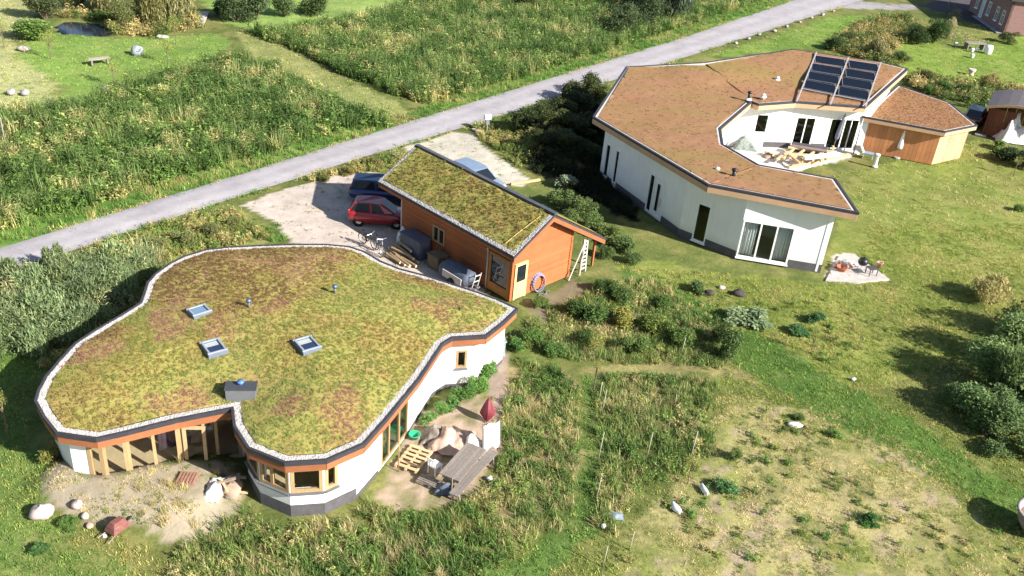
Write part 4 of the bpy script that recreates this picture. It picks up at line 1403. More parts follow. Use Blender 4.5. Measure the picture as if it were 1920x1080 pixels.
    frame_in(H, 'courtyard_door', W[6], W[7], 3.2, 5.6, .1, 2.6, FRAMEW, (4.4,), .09, .1, .02, [SLATE, SLATE])
    frame_in(H, 'courtyard_door', W[4], W[5], 2.2, 3.4, .1, 2.4, FRAMEW, (), .09, .1, .02, [SLATE])
    ip = inset(W, .32)
    MB().prism([(p.x, p.y) for p in ip], .01, .08).build('floor', solid('interior_tile', (.16, .14, .12), .5, .1, 2), H, world=True)
    # low timber wing on the right
    WR = [P(*q) for q in ((1616, 219, 2.85), (1683, 160, 2.85), (1780, 193, 2.85), (1833, 236, 2.85), (1773, 248, 2.85))][::-1]
    rim(WR, 0, .14, -.06, .06).build('wing_roof_edging', BITUMEN, H, world=True)
    rim(WR, .145, .3, -.06, .025).build('wing_edge_trim', MATS['pale_trim_strip'], H, world=True)
    seg_boards(H, inset(WR, .05), 'fascia_board', TANF, .065, .34, .04)
    ii = inset(WR, .09)
    MB().prism([(p.x, p.y) for p in ii], 2.50, 2.54).build('wing_soffit', TANF, H, world=True)
    S = inset(WR, .3)
    mb, pts, zz = surface([Vector((p.x, p.y)) for p in S], lambda x, y: 2.88 + .06 * (fbm(x, y, 1.3, 3, 5) - .5), .25, .35, 30)
    sd = mb.build('sedum_roof', SEDUM_RUST, H, smooth=True, world=True)
    cc = np.array(srgb(172, 120, 70, .6)) * (.75 + .5 * RNG.random((len(pts), 1)))
    scatter('sedum_tufts', 'low rusty sedum plants covering the timber wing', None, np.stack([pts[:, 0], pts[:, 1], zz], -1), *PR['sedum_tuft'], cc, .4, .9, 40, sd)
    wp = inset(WR, .45)
    ORW = wood('orange_planks', (0.47, 0.20, 0.085), .15, (5, 5, 1))
    for i in range(len(wp)):                       # upright planks round the wing
        a, b = wp[i], wp[(i + 1) % len(wp)]
        L = Vector((b.x - a.x, b.y - a.y, 0)).length
        d = Vector((b.x - a.x, b.y - a.y, 0)) / L
        m_ = max(1, int(L / .3))
        vis = i in (4, 0, 3)
        if not vis:
            MB().bar((a.x, a.y, 1.25), (b.x, b.y, 1.25), .1, 2.5).build('wing_wall', ORW, H, world=True)
            continue
        mt = ORW if i == 4 else TANF  # one wood; the paler tan off the front wall stands in for sunlight
        for k in range(m_):
            p, q = a + d * (L * (k + .02) / m_), a + d * (L * (k + .98) / m_)
            MB().bar((p.x, p.y, 1.26), (q.x, q.y, 1.26), .06, 2.5).build('plank', mt, H, world=True)
        MB().bar((a.x + d.x * .1 - d.y * .06, a.y + d.y * .1 + d.x * .06, 1.2), (b.x - d.x * .1 - d.y * .06, b.y - d.y * .1 + d.x * .06, 1.2), .04, 2.4).build('wing_wall', ORW, H, world=True)
    EXCL.append([(p.x, p.y) for p in W])
    EXCL.append([(p.x, p.y) for p in wp])
    return H
HOUSE2 = house_angular()

# roof plane under the solar panels
_fp = [ROOF2[i] for i in (7, 8, 9, 11)]
_co = np.linalg.lstsq(np.array([(q.x, q.y, 1) for q in _fp]), np.array([q.z for q in _fp]), rcond=None)[0]
def roof2_at(px, py, dz=0.1):
    z = 4.3
    for _ in range(10):
        p = P(px, py, z)
        z = _co[0] * p.x + _co[1] * p.y + _co[2] + dz
    return P(px, py, z)
def solar():
    PAN = material('solar_cell')
    mt, nt, b = PAN
    v = coords(nt)
    br = N(nt, 'TexBrick')
    br.offset = 0.0
    br.inputs['Scale'].default_value = 1.0
    br.inputs['Mortar Size'].default_value = .012
    br.inputs['Brick Width'].default_value = .17
    br.inputs['Row Height'].default_value = .17
    br.inputs['Color1'].default_value = (.005, .008, .018, 1)
    br.inputs['Color2'].default_value = (.006, .010, .022, 1)
    br.inputs['Mortar'].default_value = (.02, .025, .035, 1)
    nt.links.new(v, br.inputs['Vector'])
    nt.links.new(br.outputs[0], b.inputs['Base Color'])
    b.inputs['Roughness'].default_value = .5
    b.inputs['Specular IOR Level'].default_value = .02
    rows = 4
    for cidx, (tl, tr, br_, bl) in enumerate((((1530, 104), (1588, 112), (1563, 178), (1504, 166)), ((1594, 113), (1650, 121), (1626, 190), (1568, 179)))):
        q = [roof2_at(*t, .16) for t in (tl, tr, br_, bl)]
        for r in range(rows):
            t0, t1 = (r + .07) / rows, (r + .93) / rows
            A, B, C_, D = q[0].lerp(q[3], t0), q[1].lerp(q[2], t0), q[1].lerp(q[2], t1), q[0].lerp(q[3], t1)
            c = (A + B + C_ + D) / 4
            x = ((B - A) + (C_ - D)).normalized()
            yv = ((A - D) + (B - C_))
            yv = (yv - x * yv.dot(x)).normalized()
            z = x.cross(yv)
            w, h = ((B - A).length + (C_ - D).length) / 2 * .98, ((A - D).length + (B - C_).length) / 2
            rowname = ('top', 'second', 'third', 'bottom')[r]
            o = empty('solar_panel', c, 0, 'dark blue solar panel, %s row of the %s column' % (rowname, ('left', 'right')[cidx]), 'solar panel', 'solar panels on the angular house roof')
            o.rotation_euler = Matrix((x, yv, z)).transposed().to_euler()
            MB().box((0, 0, .03), (w - .06, h - .06, .03)).build('cells', mt, o)
            f = MB()
            for (cx, cy, sx, sy) in ((0, h / 2 - .02, w, .04), (0, -h / 2 + .02, w, .04), (-w / 2 + .02, 0, .04, h - .08), (w / 2 - .02, 0, .04, h - .08)):
                f.box((cx, cy, .03), (sx, sy, .05))
            f.build('frame', METAL, o)
    o = empty('panel_rack', roof2_at(1560, 180, .0), 0, 'pale metal rails carrying the eight solar panels', 'rack')
    RAIL = solid('pale_rail', (.45, .42, .42), .5, .1, 4, metal=.3)
    for a, b in (((1531, 98), (1494, 190)), ((1591, 108), (1557, 196)), ((1652, 117), (1623, 200))):
        MB().bar(roof2_at(*a, .22), roof2_at(*b, .22), .1, .08).build('rail', RAIL, o, world=True)
    for r in range(5):
        t = r / 4
        a = roof2_at(1530 + (1504 - 1530) * t, 104 + (166 - 104) * t, .17)
        b = roof2_at(1650 + (1626 - 1650) * t, 121 + (190 - 121) * t, .17)
        MB().bar(a, b, .09, .05).build('cross_rail', RAIL, o, world=True)
solar()

def pipe2(px, py, h, r, label, mt):
    p = P(px, py, 4.3)
    x = np.array([p.x]); y = np.array([p.y])
    o = empty('flue_pipe', p - Vector((0, 0, .1)), 0, label, 'flue')
    MB().tube((0, 0, -.2), (0, 0, h), r, n=10).build('pipe', mt, o, smooth=True)
    MB().lathe([(0, h + .1), (r * 1.6, h + .04), (r * 1.7, h - .06), (r, h - .06)], n=12).build('cowl', mt, o, smooth=True)
    MB().lathe([(r, .12), (r * 2.2, .02), (r * 2.4, -.02)], n=12).build('collar', WHITEP, o, smooth=True)
pipe2(1375, 331, .55, .11, 'black flue pipe on the front wing of the rust coloured roof', BLACKP)
pipe2(1345, 318, .18, .09, 'short white vent beside the front black flue', WHITEP)
pipe2(1404, 184, .55, .11, 'black flue pipe above the courtyard corner', BLACKP)
pipe2(1458, 147, .18, .1, 'small white vent in the middle of the back roof wing', WHITEP)
pipe2(1432, 179, .16, .1, 'small white vent right of the black courtyard flue', WHITEP)

# ------------------------------------------------------------------ cars
def paint(name, col):
    mt, nt, b = material(name)
    f = noise(nt, coords(nt), 2.5, 4)
    nt.links.new(ramp(nt, f, [(.3, tuple(c * .85 for c in col)), (.7, col)]), b.inputs['Base Color'])
    b.inputs['Roughness'].default_value = .28
    b.inputs['Coat Weight'].default_value = .6
    b.inputs['Coat Roughness'].default_value = .06
    return mt

def car(name, loc, rz, L, W, Hh, mt, label, estate=False):
    """local x = forward"""
    o = empty(name, loc, rz, label, 'car')
    hw = W / 2
    # stations: x fraction, sill z, belt z, half width at belt
    st = [(-.5, .42, .72, .80), (-.485, .30, .86, .90), (-.43, .24, .92, .97), (-.3, .2, .92, 1.0), (0, .2, .90, 1.0), (.22, .2, .88, .99), (.34, .22, .80, .97), (.44, .26, .70, .90), (.485, .30, .60, .80), (.5, .38, .54, .68)]
    rings = []
    for fx, zs, zb, w in st:
        x, y = fx * L, hw * w
        rings.append([Vector((x, s * yy, z)) for s, yy, z in ((1, y * .80, zs), (1, y * .97, zs + .10), (1, y, (zs + zb) / 2), (1, y * .97, zb - .04), (1, y * .88, zb),
                                                              (-1, y * .88, zb), (-1, y * .97, zb - .04), (-1, y, (zs + zb) / 2), (-1, y * .97, zs + .10), (-1, y * .80, zs))])
    MB().loft(rings).build('body', mt, o, smooth=True)
    # cabin: belt outline to roof outline
    xb, xf = (-.485, .30)
    rb, rf = (-.44, .08) if estate else (-.39, .08)
    zb = .88
    B = [Vector((xb * L, hw * .78, zb)), Vector((-.1 * L, hw * .88, zb)), Vector((.13 * L, hw * .88, zb - .01)), Vector((xf * L, hw * .70, zb - .04))]
    T_ = [Vector((rb * L, hw * .66, Hh - .06)), Vector((-.12 * L, hw * .72, Hh)), Vector((.02 * L, hw * .72, Hh - .02)), Vector((rf * L, hw * .64, Hh - .08))]
    mir = lambda v: Vector((v.x, -v.y, v.z))
    def panel(q, nm, m_, inset_=.0, push=.012):
        c = sum(q, Vector()) / len(q)
        q = [c + (p - c) * (1 - inset_) for p in q]
        nrm = (q[1] - q[0]).cross(q[2] - q[1]).normalized()
        if nrm.dot(c - Vector((-.1 * L, 0, .7))) < 0: nrm = -nrm
        vs = [p + nrm * push for p in q] + [p - nrm * .02 for p in q]
        k = len(q)
        MB().add(vs, [tuple(range(k)), tuple(range(2 * k - 1, k - 1, -1))] + [(i, k + i, k + (i + 1) % k, (i + 1) % k) for i in range(k)]).build(nm, m_, o)
    # body-coloured pillars and roof shell
    shell = MB()
    ring_b = B + [mir(v) for v in B[::-1]]
    ring_t = T_ + [mir(v) for v in T_[::-1]]
    shell.loft([ring_b, ring_t])
    shell.build('cabin', mt, o, bevel=.05)
    for s in (1, -1):
        f = (lambda v: v) if s == 1 else mir
        panel([f(B[0]), f(B[1]), f(T_[1]), f(T_[0])], 'side_window', DGLASS, .16)
        panel([f(B[1]), f(B[2]), f(T_[2]), f(T_[1])], 'side_window', DGLASS, .14)
    panel([B[3], mir(B[3]), mir(T_[3]), T_[3]], 'windscreen', DGLASS, .1)
    panel([B[0], mir(B[0]), mir(T_[0]), T_[0]], 'rear_window', DGLASS, .14)
    # wheels
    for fx in (-.31, .32):
        for s in (1, -1):
            wl = empty('wheel', (fx * L, s * hw * .86, .31))
            wl.parent = o
            MB().lathe([(.17, -.09), (.30, -.095), (.315, -.05), (.315, .05), (.30, .095), (.17, .09)], n=18, M=Matrix.Rotation(math.pi / 2, 3, 'X')).build('tyre', RUBBER, wl, smooth=True)
            rm_ = MB()
            rm_.lathe([(.0, .06), (.05, .07), (.16, .05), (.2, .08), (.2, -.05), (0, -.05)], n=14, M=Matrix.Rotation(-s * math.pi / 2, 3, 'X'))
            rm_.build('rim', SILVER, wl, smooth=True)
            arch = MB().lathe([(.33, -.02), (.37, -.02), (.37, .02), (.33, .02)], (0, s * .03, 0), 18, Matrix.Rotation(math.pi / 2, 3, 'X'))
            arch.build('arch_trim', RUBBER, wl)
    LAMP = solid('headlight_lens', (.6, .62, .65), .1, .05, 4)
    TAIL = solid('tail_lens', (.35, .01, .01), .15, .05, 4)
    for s in (1, -1):
        MB().ball((.445 * L, s * hw * .70, .63), (.16, .14, .08)).build('headlight', LAMP, o, smooth=True)
        MB().ball((-.478 * L, s * hw * .78, .86), (.07, .10, .16)).build('tail_light', TAIL, o, smooth=True)
        MB().ball((.12 * L, s * hw * 1.06, .93), (.07, .1, .06)).build('wing_mirror', mt, o, smooth=True)
    MB().box((-.502 * L, 0, .62), (.02, .5, .11)).build('number_plate', solid('yellow_plate', (.62, .42, .05), .5), o)
    MB().box((.503 * L, 0, .45), (.02, .5, .10)).build('number_plate', MATS['yellow_plate'], o)
    return o
# nose of the parked cars points to the shed
_a = P(668, 425); _b = P(760, 434)
car('red_hatchback', Vector((-8.35, 50.35, 0)), math.radians(2), 3.55, 1.62, 1.47, paint('red_paint', (.30, .012, .018)), 'small dark red hatchback parked nose to the shed')
car('blue_estate', Vector((-8.5, 53.6, 0)), math.radians(2), 4.4, 1.75, 1.5, paint('blue_paint', (.012, .03, .12)), 'dark blue estate car behind the red hatchback', True)
car('silver_car', P(893, 350) , math.radians(-43), 4.4, 1.75, 1.45, paint('silver_paint', (.19, .25, .34)), 'silver blue car on the gravel drive beyond the shed')
car('dark_car', P(1826, 228), math.radians(60), 4.2, 1.7, 1.5, paint('navy_paint', (.012, .016, .035)), 'dark car half hidden behind the brown car shelter')

# ------------------------------------------------------------------ far right: brick house, car shelter
def brick_house():
    a, b = P(1800, 8), P(1880, 63)
    c = P(1912, 62)
    H = empty('brick_house', b, 0, 'dark brick house with white framed windows in the far right corner', 'house')
    BRK, nt, bs = material('brick_wall')
    br = N(nt, 'TexBrick')
    br.inputs['Scale'].default_value = 1
    br.inputs['Brick Width'].default_value = .22
    br.inputs['Row Height'].default_value = .07
    br.inputs['Mortar Size'].default_value = .008
    br.inputs['Color1'].default_value = (.17, .065, .06, 1)
    br.inputs['Color2'].default_value = (.24, .10, .085, 1)
    br.inputs['Mortar'].default_value = (.3, .26, .24, 1)
    sx, ad, cb = N(nt, 'SeparateXYZ'), N(nt, 'Math', operation='ADD'), N(nt, 'CombineXYZ')
    nt.links.new(coords(nt), sx.inputs[0])
    nt.links.new(sx.outputs[0], ad.inputs[0]); nt.links.new(sx.outputs[1], ad.inputs[1])
    nt.links.new(ad.outputs[0], cb.inputs[0]); nt.links.new(sx.outputs[2], cb.inputs[1])
    nt.links.new(cb.outputs[0], br.inputs['Vector'])
    nt.links.new(br.outputs[0], bs.inputs['Base Color'])
    bs.inputs['Roughness'].default_value = .9
    d = (b - a).normalized()
    inn = Vector((-d.y, d.x, 0))
    a2 = b - d * 13
    Wp = [a2, b, b + inn * 9, a2 + inn * 9]
    ops = {0: [(s, s + .95, .8, 2.5) for s in (2.0, 6.2, 9.0, 11.0)] + [(4.0, 5.1, .05, 2.5)]}
    mw = MB()
    for i in range(4):
        wall_run(mw, Wp[i], Wp[(i + 1) % 4], 4.2, 4.2, ops.get(i, ()), .3)
    mw.build('wall', BRK, H, world=True)
    for s in (2.0, 6.2, 9.0, 11.0):
        frame_in(H, 'window', a2, b, s, s + .95, .8, 2.5, FRAMEW, (s + .475,), .09, .12, .03, DGLASS, FRAMEW, transom=1.9)
    frame_in(H, 'door', a2, b, 4.0, 5.1, .05, 2.5, FRAMEW, (), .14, .12, .03, solid('pale_blue_door', (.45, .55, .62), .4, .05))
    pl = [Wp[0] - inn * .5 - d * .4, Wp[1] - inn * .5 + d * .4, Wp[2] + inn * .5 + d * .4, Wp[3] + inn * .5 - d * .4]
    m0, m1 = (pl[0] + pl[3]) / 2, (pl[1] + pl[2]) / 2
    up = lambda q, z: Vector((q.x, q.y, z))
    MB().add([up(pl[0], 4.0), up(pl[1], 4.0), up(pl[2], 4.0), up(pl[3], 4.0), up(m0, 8.0), up(m1, 8.0)],
             [(0, 1, 5, 4), (2, 3, 4, 5), (1, 2, 5), (3, 0, 4), (3, 2, 1, 0)]).build('roof', solid('slate_roof', (.05, .05, .055), .8, .2, 4), H, world=True)
    MB().bar(b - inn * .45 - d * 9 + Vector((0, 0, .04)), b - inn * .45 + Vector((0, 0, .04)), .7, .08).build('path_slab', solid('blue_slab', (.3, .3, .32), .9, .1), H, world=True)
    EXCL.append([(p.x, p.y) for p in Wp])
brick_house()
def lamp_post():
    p = P(1773, 28)
    o = empty('lamp_post', p, 0, 'slim grey post standing before the brick house', 'post')
    MB().tube((0, 0, 0), (0, 0, 4.2), .09, .06, 8).build('pole', METAL, o, smooth=True)
    MB().lathe([(.0, 4.55), (.22, 4.45), (.16, 4.2), (.06, 4.15)], n=12).build('lamp_head', WHITEP, o, smooth=True)
lamp_post()
def car_shelter():
    p0, p1 = P(1842, 252), P(1940, 275)
    d = (p1 - p0).normalized()
    inn = Vector((-d.y, d.x, 0))
    o = empty('car_shelter', p0, 0, 'brown timber shelter with curved dark roof at the right edge', 'shelter')
    BRW = wood('dark_red_planks', (.16, .06, .035), .25, (4, 4, 1))
    RFM = solid('brown_roofing', (.12, .10, .105), .7, .12, 2)
    D_, L = 5.5, 6.0
    rows = []
    for t in np.linspace(0, 1, 9):
        z = 2.3 + .85 * math.sin(math.pi * (.08 + .84 * t))
        rows.append([p0 + d * (L * t - .4) + inn * e + Vector((0, 0, z + dz)) for e, dz in ((-.3, 0), (D_ * .5, .0), (D_, 0), (D_, -.14), (D_ * .5, -.14), (-.3, -.14))])
    MB().loft(rows).build('roof', RFM, o, world=True)
    rows = []
    for t in np.linspace(0, 1, 9):
        z = 2.3 + .85 * math.sin(math.pi * (.08 + .84 * t))
        rows.append([p0 + d * (L * t - .4) - inn * (.31 + e) + Vector((0, 0, z - h)) for e, h in ((0, -.01), (.05, -.01), (.05, .2), (0, .2))])
    MB().loft(rows).build('fascia_board', PALEWOOD, o, world=True)
    for k in range(10):
        q = p0 + d * (k * .22)
        MB().box((q.x, q.y, 1.2), (.2, .05, 2.4), math.atan2(d.y, d.x)).build('plank', BRW, o, world=True)
    for k in range(10):
        q = p0 + inn * (k * .55)
        MB().box((q.x, q.y, 1.2), (.53, .05, 2.4), math.atan2(inn.y, inn.x)).build('plank', BRW, o, world=True)
    for k in range(8):
        q = p0 + inn * (D_ - .1) + d * (k * .75)
        MB().box((q.x, q.y, 1.2), (.73, .05, 2.4), math.atan2(d.y, d.x)).build('plank', BRW, o, world=True)
    q = p0 + d * 5.4
    MB().box((q.x, q.y, 1.3), (.14, .14, 2.6)).build('post', BRW, o, world=True)
    q = p0 - inn * .5 - d * .1
    MB().box((q.x, q.y, .05), (.9, .5, .12), math.atan2(d.y, d.x)).build('doorstep', STONEG, o, world=True)
    EXCL.append([(q.x, q.y) for q in (p0, p0 + d * 5.6, p0 + d * 5.6 + inn * D_, p0 + inn * D_)])
    # sheeted heap in front
    def drape(name, c, rx, ry, h, seed, mt, label, cat):
        rg = np.random.default_rng(seed)
        n, vs, fs = 18, [], []
        for i in range(n + 1):
            for j in range(n + 1):
                u, v = i / n * 2 - 1, j / n * 2 - 1
                r = max(abs(u), abs(v))
                x, y = c.x + u * rx, c.y + v * ry
                nz = fbm(np.array([x * 1.5 + seed]), np.array([y * 1.5]), 1.6, 3, seed)[0]
                fold = abs(fbm(np.array([x * 3 + seed]), np.array([y * 3 + 7.0]), 1.3, 2, seed + 3)[0] - .5) * 2
                z = h * (1 - r ** 1.6) * (.30 + 1.0 * nz + .55 * (1 - fold) * nz)
                k = .8 + .35 * fbm(np.array([u * 3 + seed + 9]), np.array([v * 3 + 9.0]), 1, 2, seed)[0]
                vs.append((c.x + u * rx * k, c.y + v * ry * k, c.z + max(.02, z)))
        for i in range(n):
            for j in range(n):
                q = i * (n + 1) + j
                fs.append((q, q + n + 1, q + n + 2, q + 1))
        ob = MB().add(vs, fs).build(name, mt, smooth=True)
        return tag(ob, label, cat)
    return drape
drape = car_shelter()
drape('sheeted_heap', P(1893, 262), 1.3, 1.1, 2.0, 3, CLOTHW, 'heap under a white sheet before the brown shelter', 'heap')

# ------------------------------------------------------------------ things around the shed
def bicycle(p, rz, label, lean=.12, mt=None):
    o = empty('bicycle', p, rz, label, 'bicycle', 'bicycles by the shed')
    o.rotation_euler = (lean, 0, rz)
    mt = mt or BLACKP
    for x in (-.52, .52):
        w = empty('wheel', (x, 0, .34)); w.parent = o
        R = Matrix.Rotation(math.pi / 2, 3, 'X')
        MB().lathe([(.31, -.018), (.345, -.018), (.345, .018), (.31, .018), (.31, -.018)], n=24, M=R).build('tyre', RUBBER, w)
        MB().lathe([(.285, -.015), (.312, -.015), (.312, .015), (.285, .015), (.285, -.015)], n=24, M=R).build('rim', SILVER, w)
        sp = MB()
        for k in range(10):
            t = k * math.pi / 5
            sp.tube((0, 0, 0), (.29 * math.cos(t), 0, .29 * math.sin(t)), .006, n=4)
        sp.build('spokes', SILVER, w)
    f = MB()
    A, B, C_, D = (-.52, 0, .34), (-.1, 0, .3), (-.25, 0, .82), (.38, 0, .85)
    for a, b in ((A, B), (A, C_), (B, C_), (C_, D), (B, D), (D, (.52, 0, .34))):
        f.tube(a, b, .022, n=6)
    f.build('frame', mt, o)
    MB().tube((-.25, 0, .82), (-.28, 0, .95), .016, n=6).ball((-.3, 0, .97), (.14, .07, .04)).build('saddle', BLACKP, o)
    MB().path([(.38, 0, .85), (.36, 0, 1.0), (.30, -.28, 1.02)], .015).path([(.36, 0, 1.0), (.30, .28, 1.02)], .015).build('handlebar', METAL, o)
bicycle(P(692, 462), math.radians(-38), 'black bicycle parked beside the log pile', .15, BLACKP)
bicycle(P(708, 474), math.radians(-52), 'bicycle with pale rims, nearest the lobed roof', -.1, solid('grey_frame', (.3, .3, .32), .4))
LOG = wood('log_bark', (.34, .24, .13), .35, (6, 6, 1))
LOGEND = solid('log_end', (.62, .48, .30), .8, .1, 12)
rgl = random.Random(12)
for k, (px, py, z, L_) in enumerate(((735, 486, .1, 1.5), (745, 489, .1, 1.6), (755, 492, .1, 1.4), (766, 494, .1, 1.3), (741, 478, .1, 1.4), (752, 481, .28, 1.5), (763, 484, .28, 1.4), (772, 487, .1, 1.2), (748, 472, .28, 1.4), (760, 476, .45, 1.2))):
    p = P(px, py)
    o = empty('log', p + Vector((0, 0, z)), math.radians(-43 + rgl.uniform(-9, 9)), None, 'log')
    tag(o, ('first bottom log from the left in the pile by the shed', 'third bottom log from the left in the pile by the shed', 'fourth bottom log from the left in the pile by the shed', 'fifth bottom log from the left in the pile by the shed', 'second bottom log from the left in the pile by the shed', 'middle log of the second layer in the log pile', 'right log of the second layer in the log pile', 'rightmost bottom log in the pile by the shed', 'rear left log of the second layer in the log pile', 'topmost log in the pile by the shed')[k], 'log', 'logs in the pile by the shed')
    r = rgl.uniform(.07, .1)
    MB().tube((-L_ / 2, 0, 0), (L_ / 2, 0, rgl.uniform(-.03, .03)), r, r * .9, 9, False).build('bark', LOG, o, smooth=True)
    MB().tube((L_ / 2 - .01, 0, 0), (L_ / 2 + .004, 0, 0), r * .88, r * .88, 9).tube((-L_ / 2 + .01, 0, 0), (-L_ / 2 - .004, 0, 0), r * .96, r * .96, 9).build('cut_end', LOGEND, o)

def shed_box(name, x, y, sx, sy, h, mt, label, cat, lid=None):
    q = SP(x, y)
    o = empty(name, q, SHED_RZ, label, cat)
    MB().box((0, 0, h / 2), (sx, sy, h)).build('body', mt, o, bevel=.03)
    MB().box((0, 0, h + .035), (sx + .08, sy + .08, .07)).build('lid', lid or mt, o, bevel=.02)
    return o
BLUET = solid('blue_grey_tarp', (.075, .09, .125), .6, .25, 2.5, bumps=.4)
shed_box('storage_bin', 7.1, .62, 1.7, .85, 1.1, BLUET, 'blue grey covered storage bin against the dark shed wall', 'bin')
drape('folded_sheet', SP(8.25, .62) , .42, .40, 1.25, 8, CLOTHW, 'crumpled pale plastic sheet on the left end of the storage bin', 'sheet')
shed_box('wooden_crate', 5.15, .6, .9, .75, .75, solid('dull_brown_sack', (.13, .10, .06), .9, .3, 3), 'dull brown crate below the shed window', 'crate')
def trailer():
    q = SP(3.15, .85)
    o = empty('covered_trailer', q, SHED_RZ, 'low trailer under a blue cover with a pale side board', 'trailer')
    rings = []
    for t in np.linspace(-1, 1, 9):
        h = .95 + .12 * math.cos(t * 1.4)
        rings.append([Vector((t * 1.05, y, z)) for y, z in ((-.5, .35), (-.52, .7), (-.3, h), (.25, h - .05), (.5, .75), (.52, .35))])
    MB().loft(rings).build('cover', BLUET, o, smooth=True)
    MB().box((-.1, .56, .55), (1.5, .05, .4)).build('side_board', solid('pale_side', (.48, .44, .42), .7, .15), o)
    for x in (-.1,):
        for y in (-.58, .62):
            MB().lathe([(.0, -.06), (.2, -.06), (.26, -.03), (.26, .03), (.2, .06), (0, .06)], (x, y, .26), 16, Matrix.Rotation(math.pi / 2, 3, 'X')).build('wheel', RUBBER, o)
    MB().path([(-1.05, 0, .4), (-1.7, 0, .5)], .04).build('drawbar', METAL, o)
trailer()
def wheel_cart():
    o = empty('hand_truck', SP(1.95, .75), SHED_RZ, 'pale hand truck leaning by the shed downpipe', 'hand truck')
    for y in (-.2, .2):
        MB().tube((0, y, .15), (-.25, y, 1.15), .03, n=6).build('rail', solid('pale_tube', (.5, .48, .44), .5), o)
        MB().lathe([(0, -.04), (.1, -.04), (.15, 0), (.1, .04), (0, .04)], (.05, y * 1.3, .15), 12, Matrix.Rotation(math.pi / 2, 3, 'X')).build('wheel', STONEG, o)
    MB().bar((-.12, -.2, .65), (-.12, .2, .65), .04, .04).bar((-.22, -.2, 1.05), (-.22, .2, 1.05), .04, .04).build('crossbar', MATS['pale_tube'], o)
    MB().box((.12, 0, .04), (.3, .42, .03)).build('toe_plate', METAL, o)
wheel_cart()
def hose():
    c = SP(-.32, -2.05)
    o = empty('hose_coil', c, SHED_RZ, 'coil of pale lilac hose leaning on the orange gable', 'hose')
    HM = solid('lilac_hose', (.27, .26, .40), .4, .12, 4)
    for k in range(6):
        mb = MB()
        r = .46 + .025 * (k % 3)
        pts = [Vector((.16 - .22 * ((r * math.sin(t) + r) / (2 * r)) * -1 * .6 + .03 * (k - 3), r * .92 * math.cos(t), .50 + r * math.sin(t) + .01 * k)) for t in np.linspace(0, 2 * math.pi, 22)]
        mb.path(pts, .02, 5).build('loop', HM, o, smooth=True)
    MB().path([Vector((-.2 + .12 * math.sin(t * 2), -.5 + 1.0 * t / 6, .03)) for t in np.linspace(0, 6, 14)], .02, 5).build('tail', HM, o, smooth=True)
hose()
def ladder():
    o = empty('orchard_ladder', SP(-.2, -5.55), SHED_RZ, 'white three legged step ladder standing under the shed overhang', 'ladder')
    PW = solid('whitewashed_wood', (.62, .60, .55), .7, .12, 5)
    for y in (-.34, .16):
        MB().bar((.1, y, 0), (.1, y * .55, 2.15), .06, .09, up=(1, 0, 0)).build('rail', PW, o)
    for k in range(8):
        z = .25 + k * .25
        w = 1 - .45 * z / 2.15
        MB().bar((.1, -.34 * w, z), (.1, .16 * w, z), .07, .05).build('rung', PW, o)
    for y in (-.15, .75):
        MB().bar((-.1, y + .5, 0), (.08, -.05, 2.1), .05, .05).build('leg', PW, o)
ladder()
def mailbox():
    p = P(912.5, 246)
    o = empty('mailbox', p, math.radians(35), 'white round topped mailbox on a grey post by the road', 'mailbox')
    MB().box((0, 0, .5), (.1, .1, 1.0)).build('post', GREYWOOD, o)
    mb = MB()
    rings = []
    for x in (-.26, .26):
        rings.append([Vector((x, .16 * math.cos(t), 1.16 + .17 * math.sin(t))) for t in np.linspace(0, math.pi, 9)] + [Vector((x, -.16, .98)), Vector((x, .16, .98))])
    mb.loft(rings).build('box', WHITEP, o, smooth=False)
    MB().box((.265, 0, 1.13), (.02, .26, .24)).build('flap', METAL, o)
    MB().box((0, .0, .72), (.3, .16, .34)).build('newspaper_tube', METAL, o)
mailbox()
o = empty('timber_beam', P(985, 343), math.radians(32), 'pale squared timber beam lying in the grass by the drive', 'beam')
MB().box((0, 0, .08), (2.3, .16, .16)).build('beam', PALEWOOD, o, bevel=.01)
o = empty('stone_slab', P(895, 246), math.radians(-35), 'pale stone slab in the verge left of the mailbox', 'stone')
MB().box((0, 0, .05), (.9, .3, .12)).build('slab', STONE, o, bevel=.02)
rgs = random.Random(3)
ORD = ['first', 'second', 'third', 'fourth', 'fifth', 'sixth', 'seventh', 'eighth', 'ninth', 'tenth', 'eleventh', 'twelfth']
for k, (px, py) in enumerate(((1380, 82), (1403, 74), (1423, 66), (1452, 59), (1475, 51), (1500, 42), (1522, 34), (1542, 29), (1562, 22))):
    r = rgs.uniform(.14, .24)
    q = MB().ball((0, 0, r * .5), (r * 1.2, r, r * .8), k, .35, 10).build('kerb_stone', STONEG if k % 3 else STONE, smooth=True)
    q.location = P(px, py)
    tag(q, '%s rough boulder from the left in the row edging the road' % ORD[k], 'boulder', 'boulders along the road')

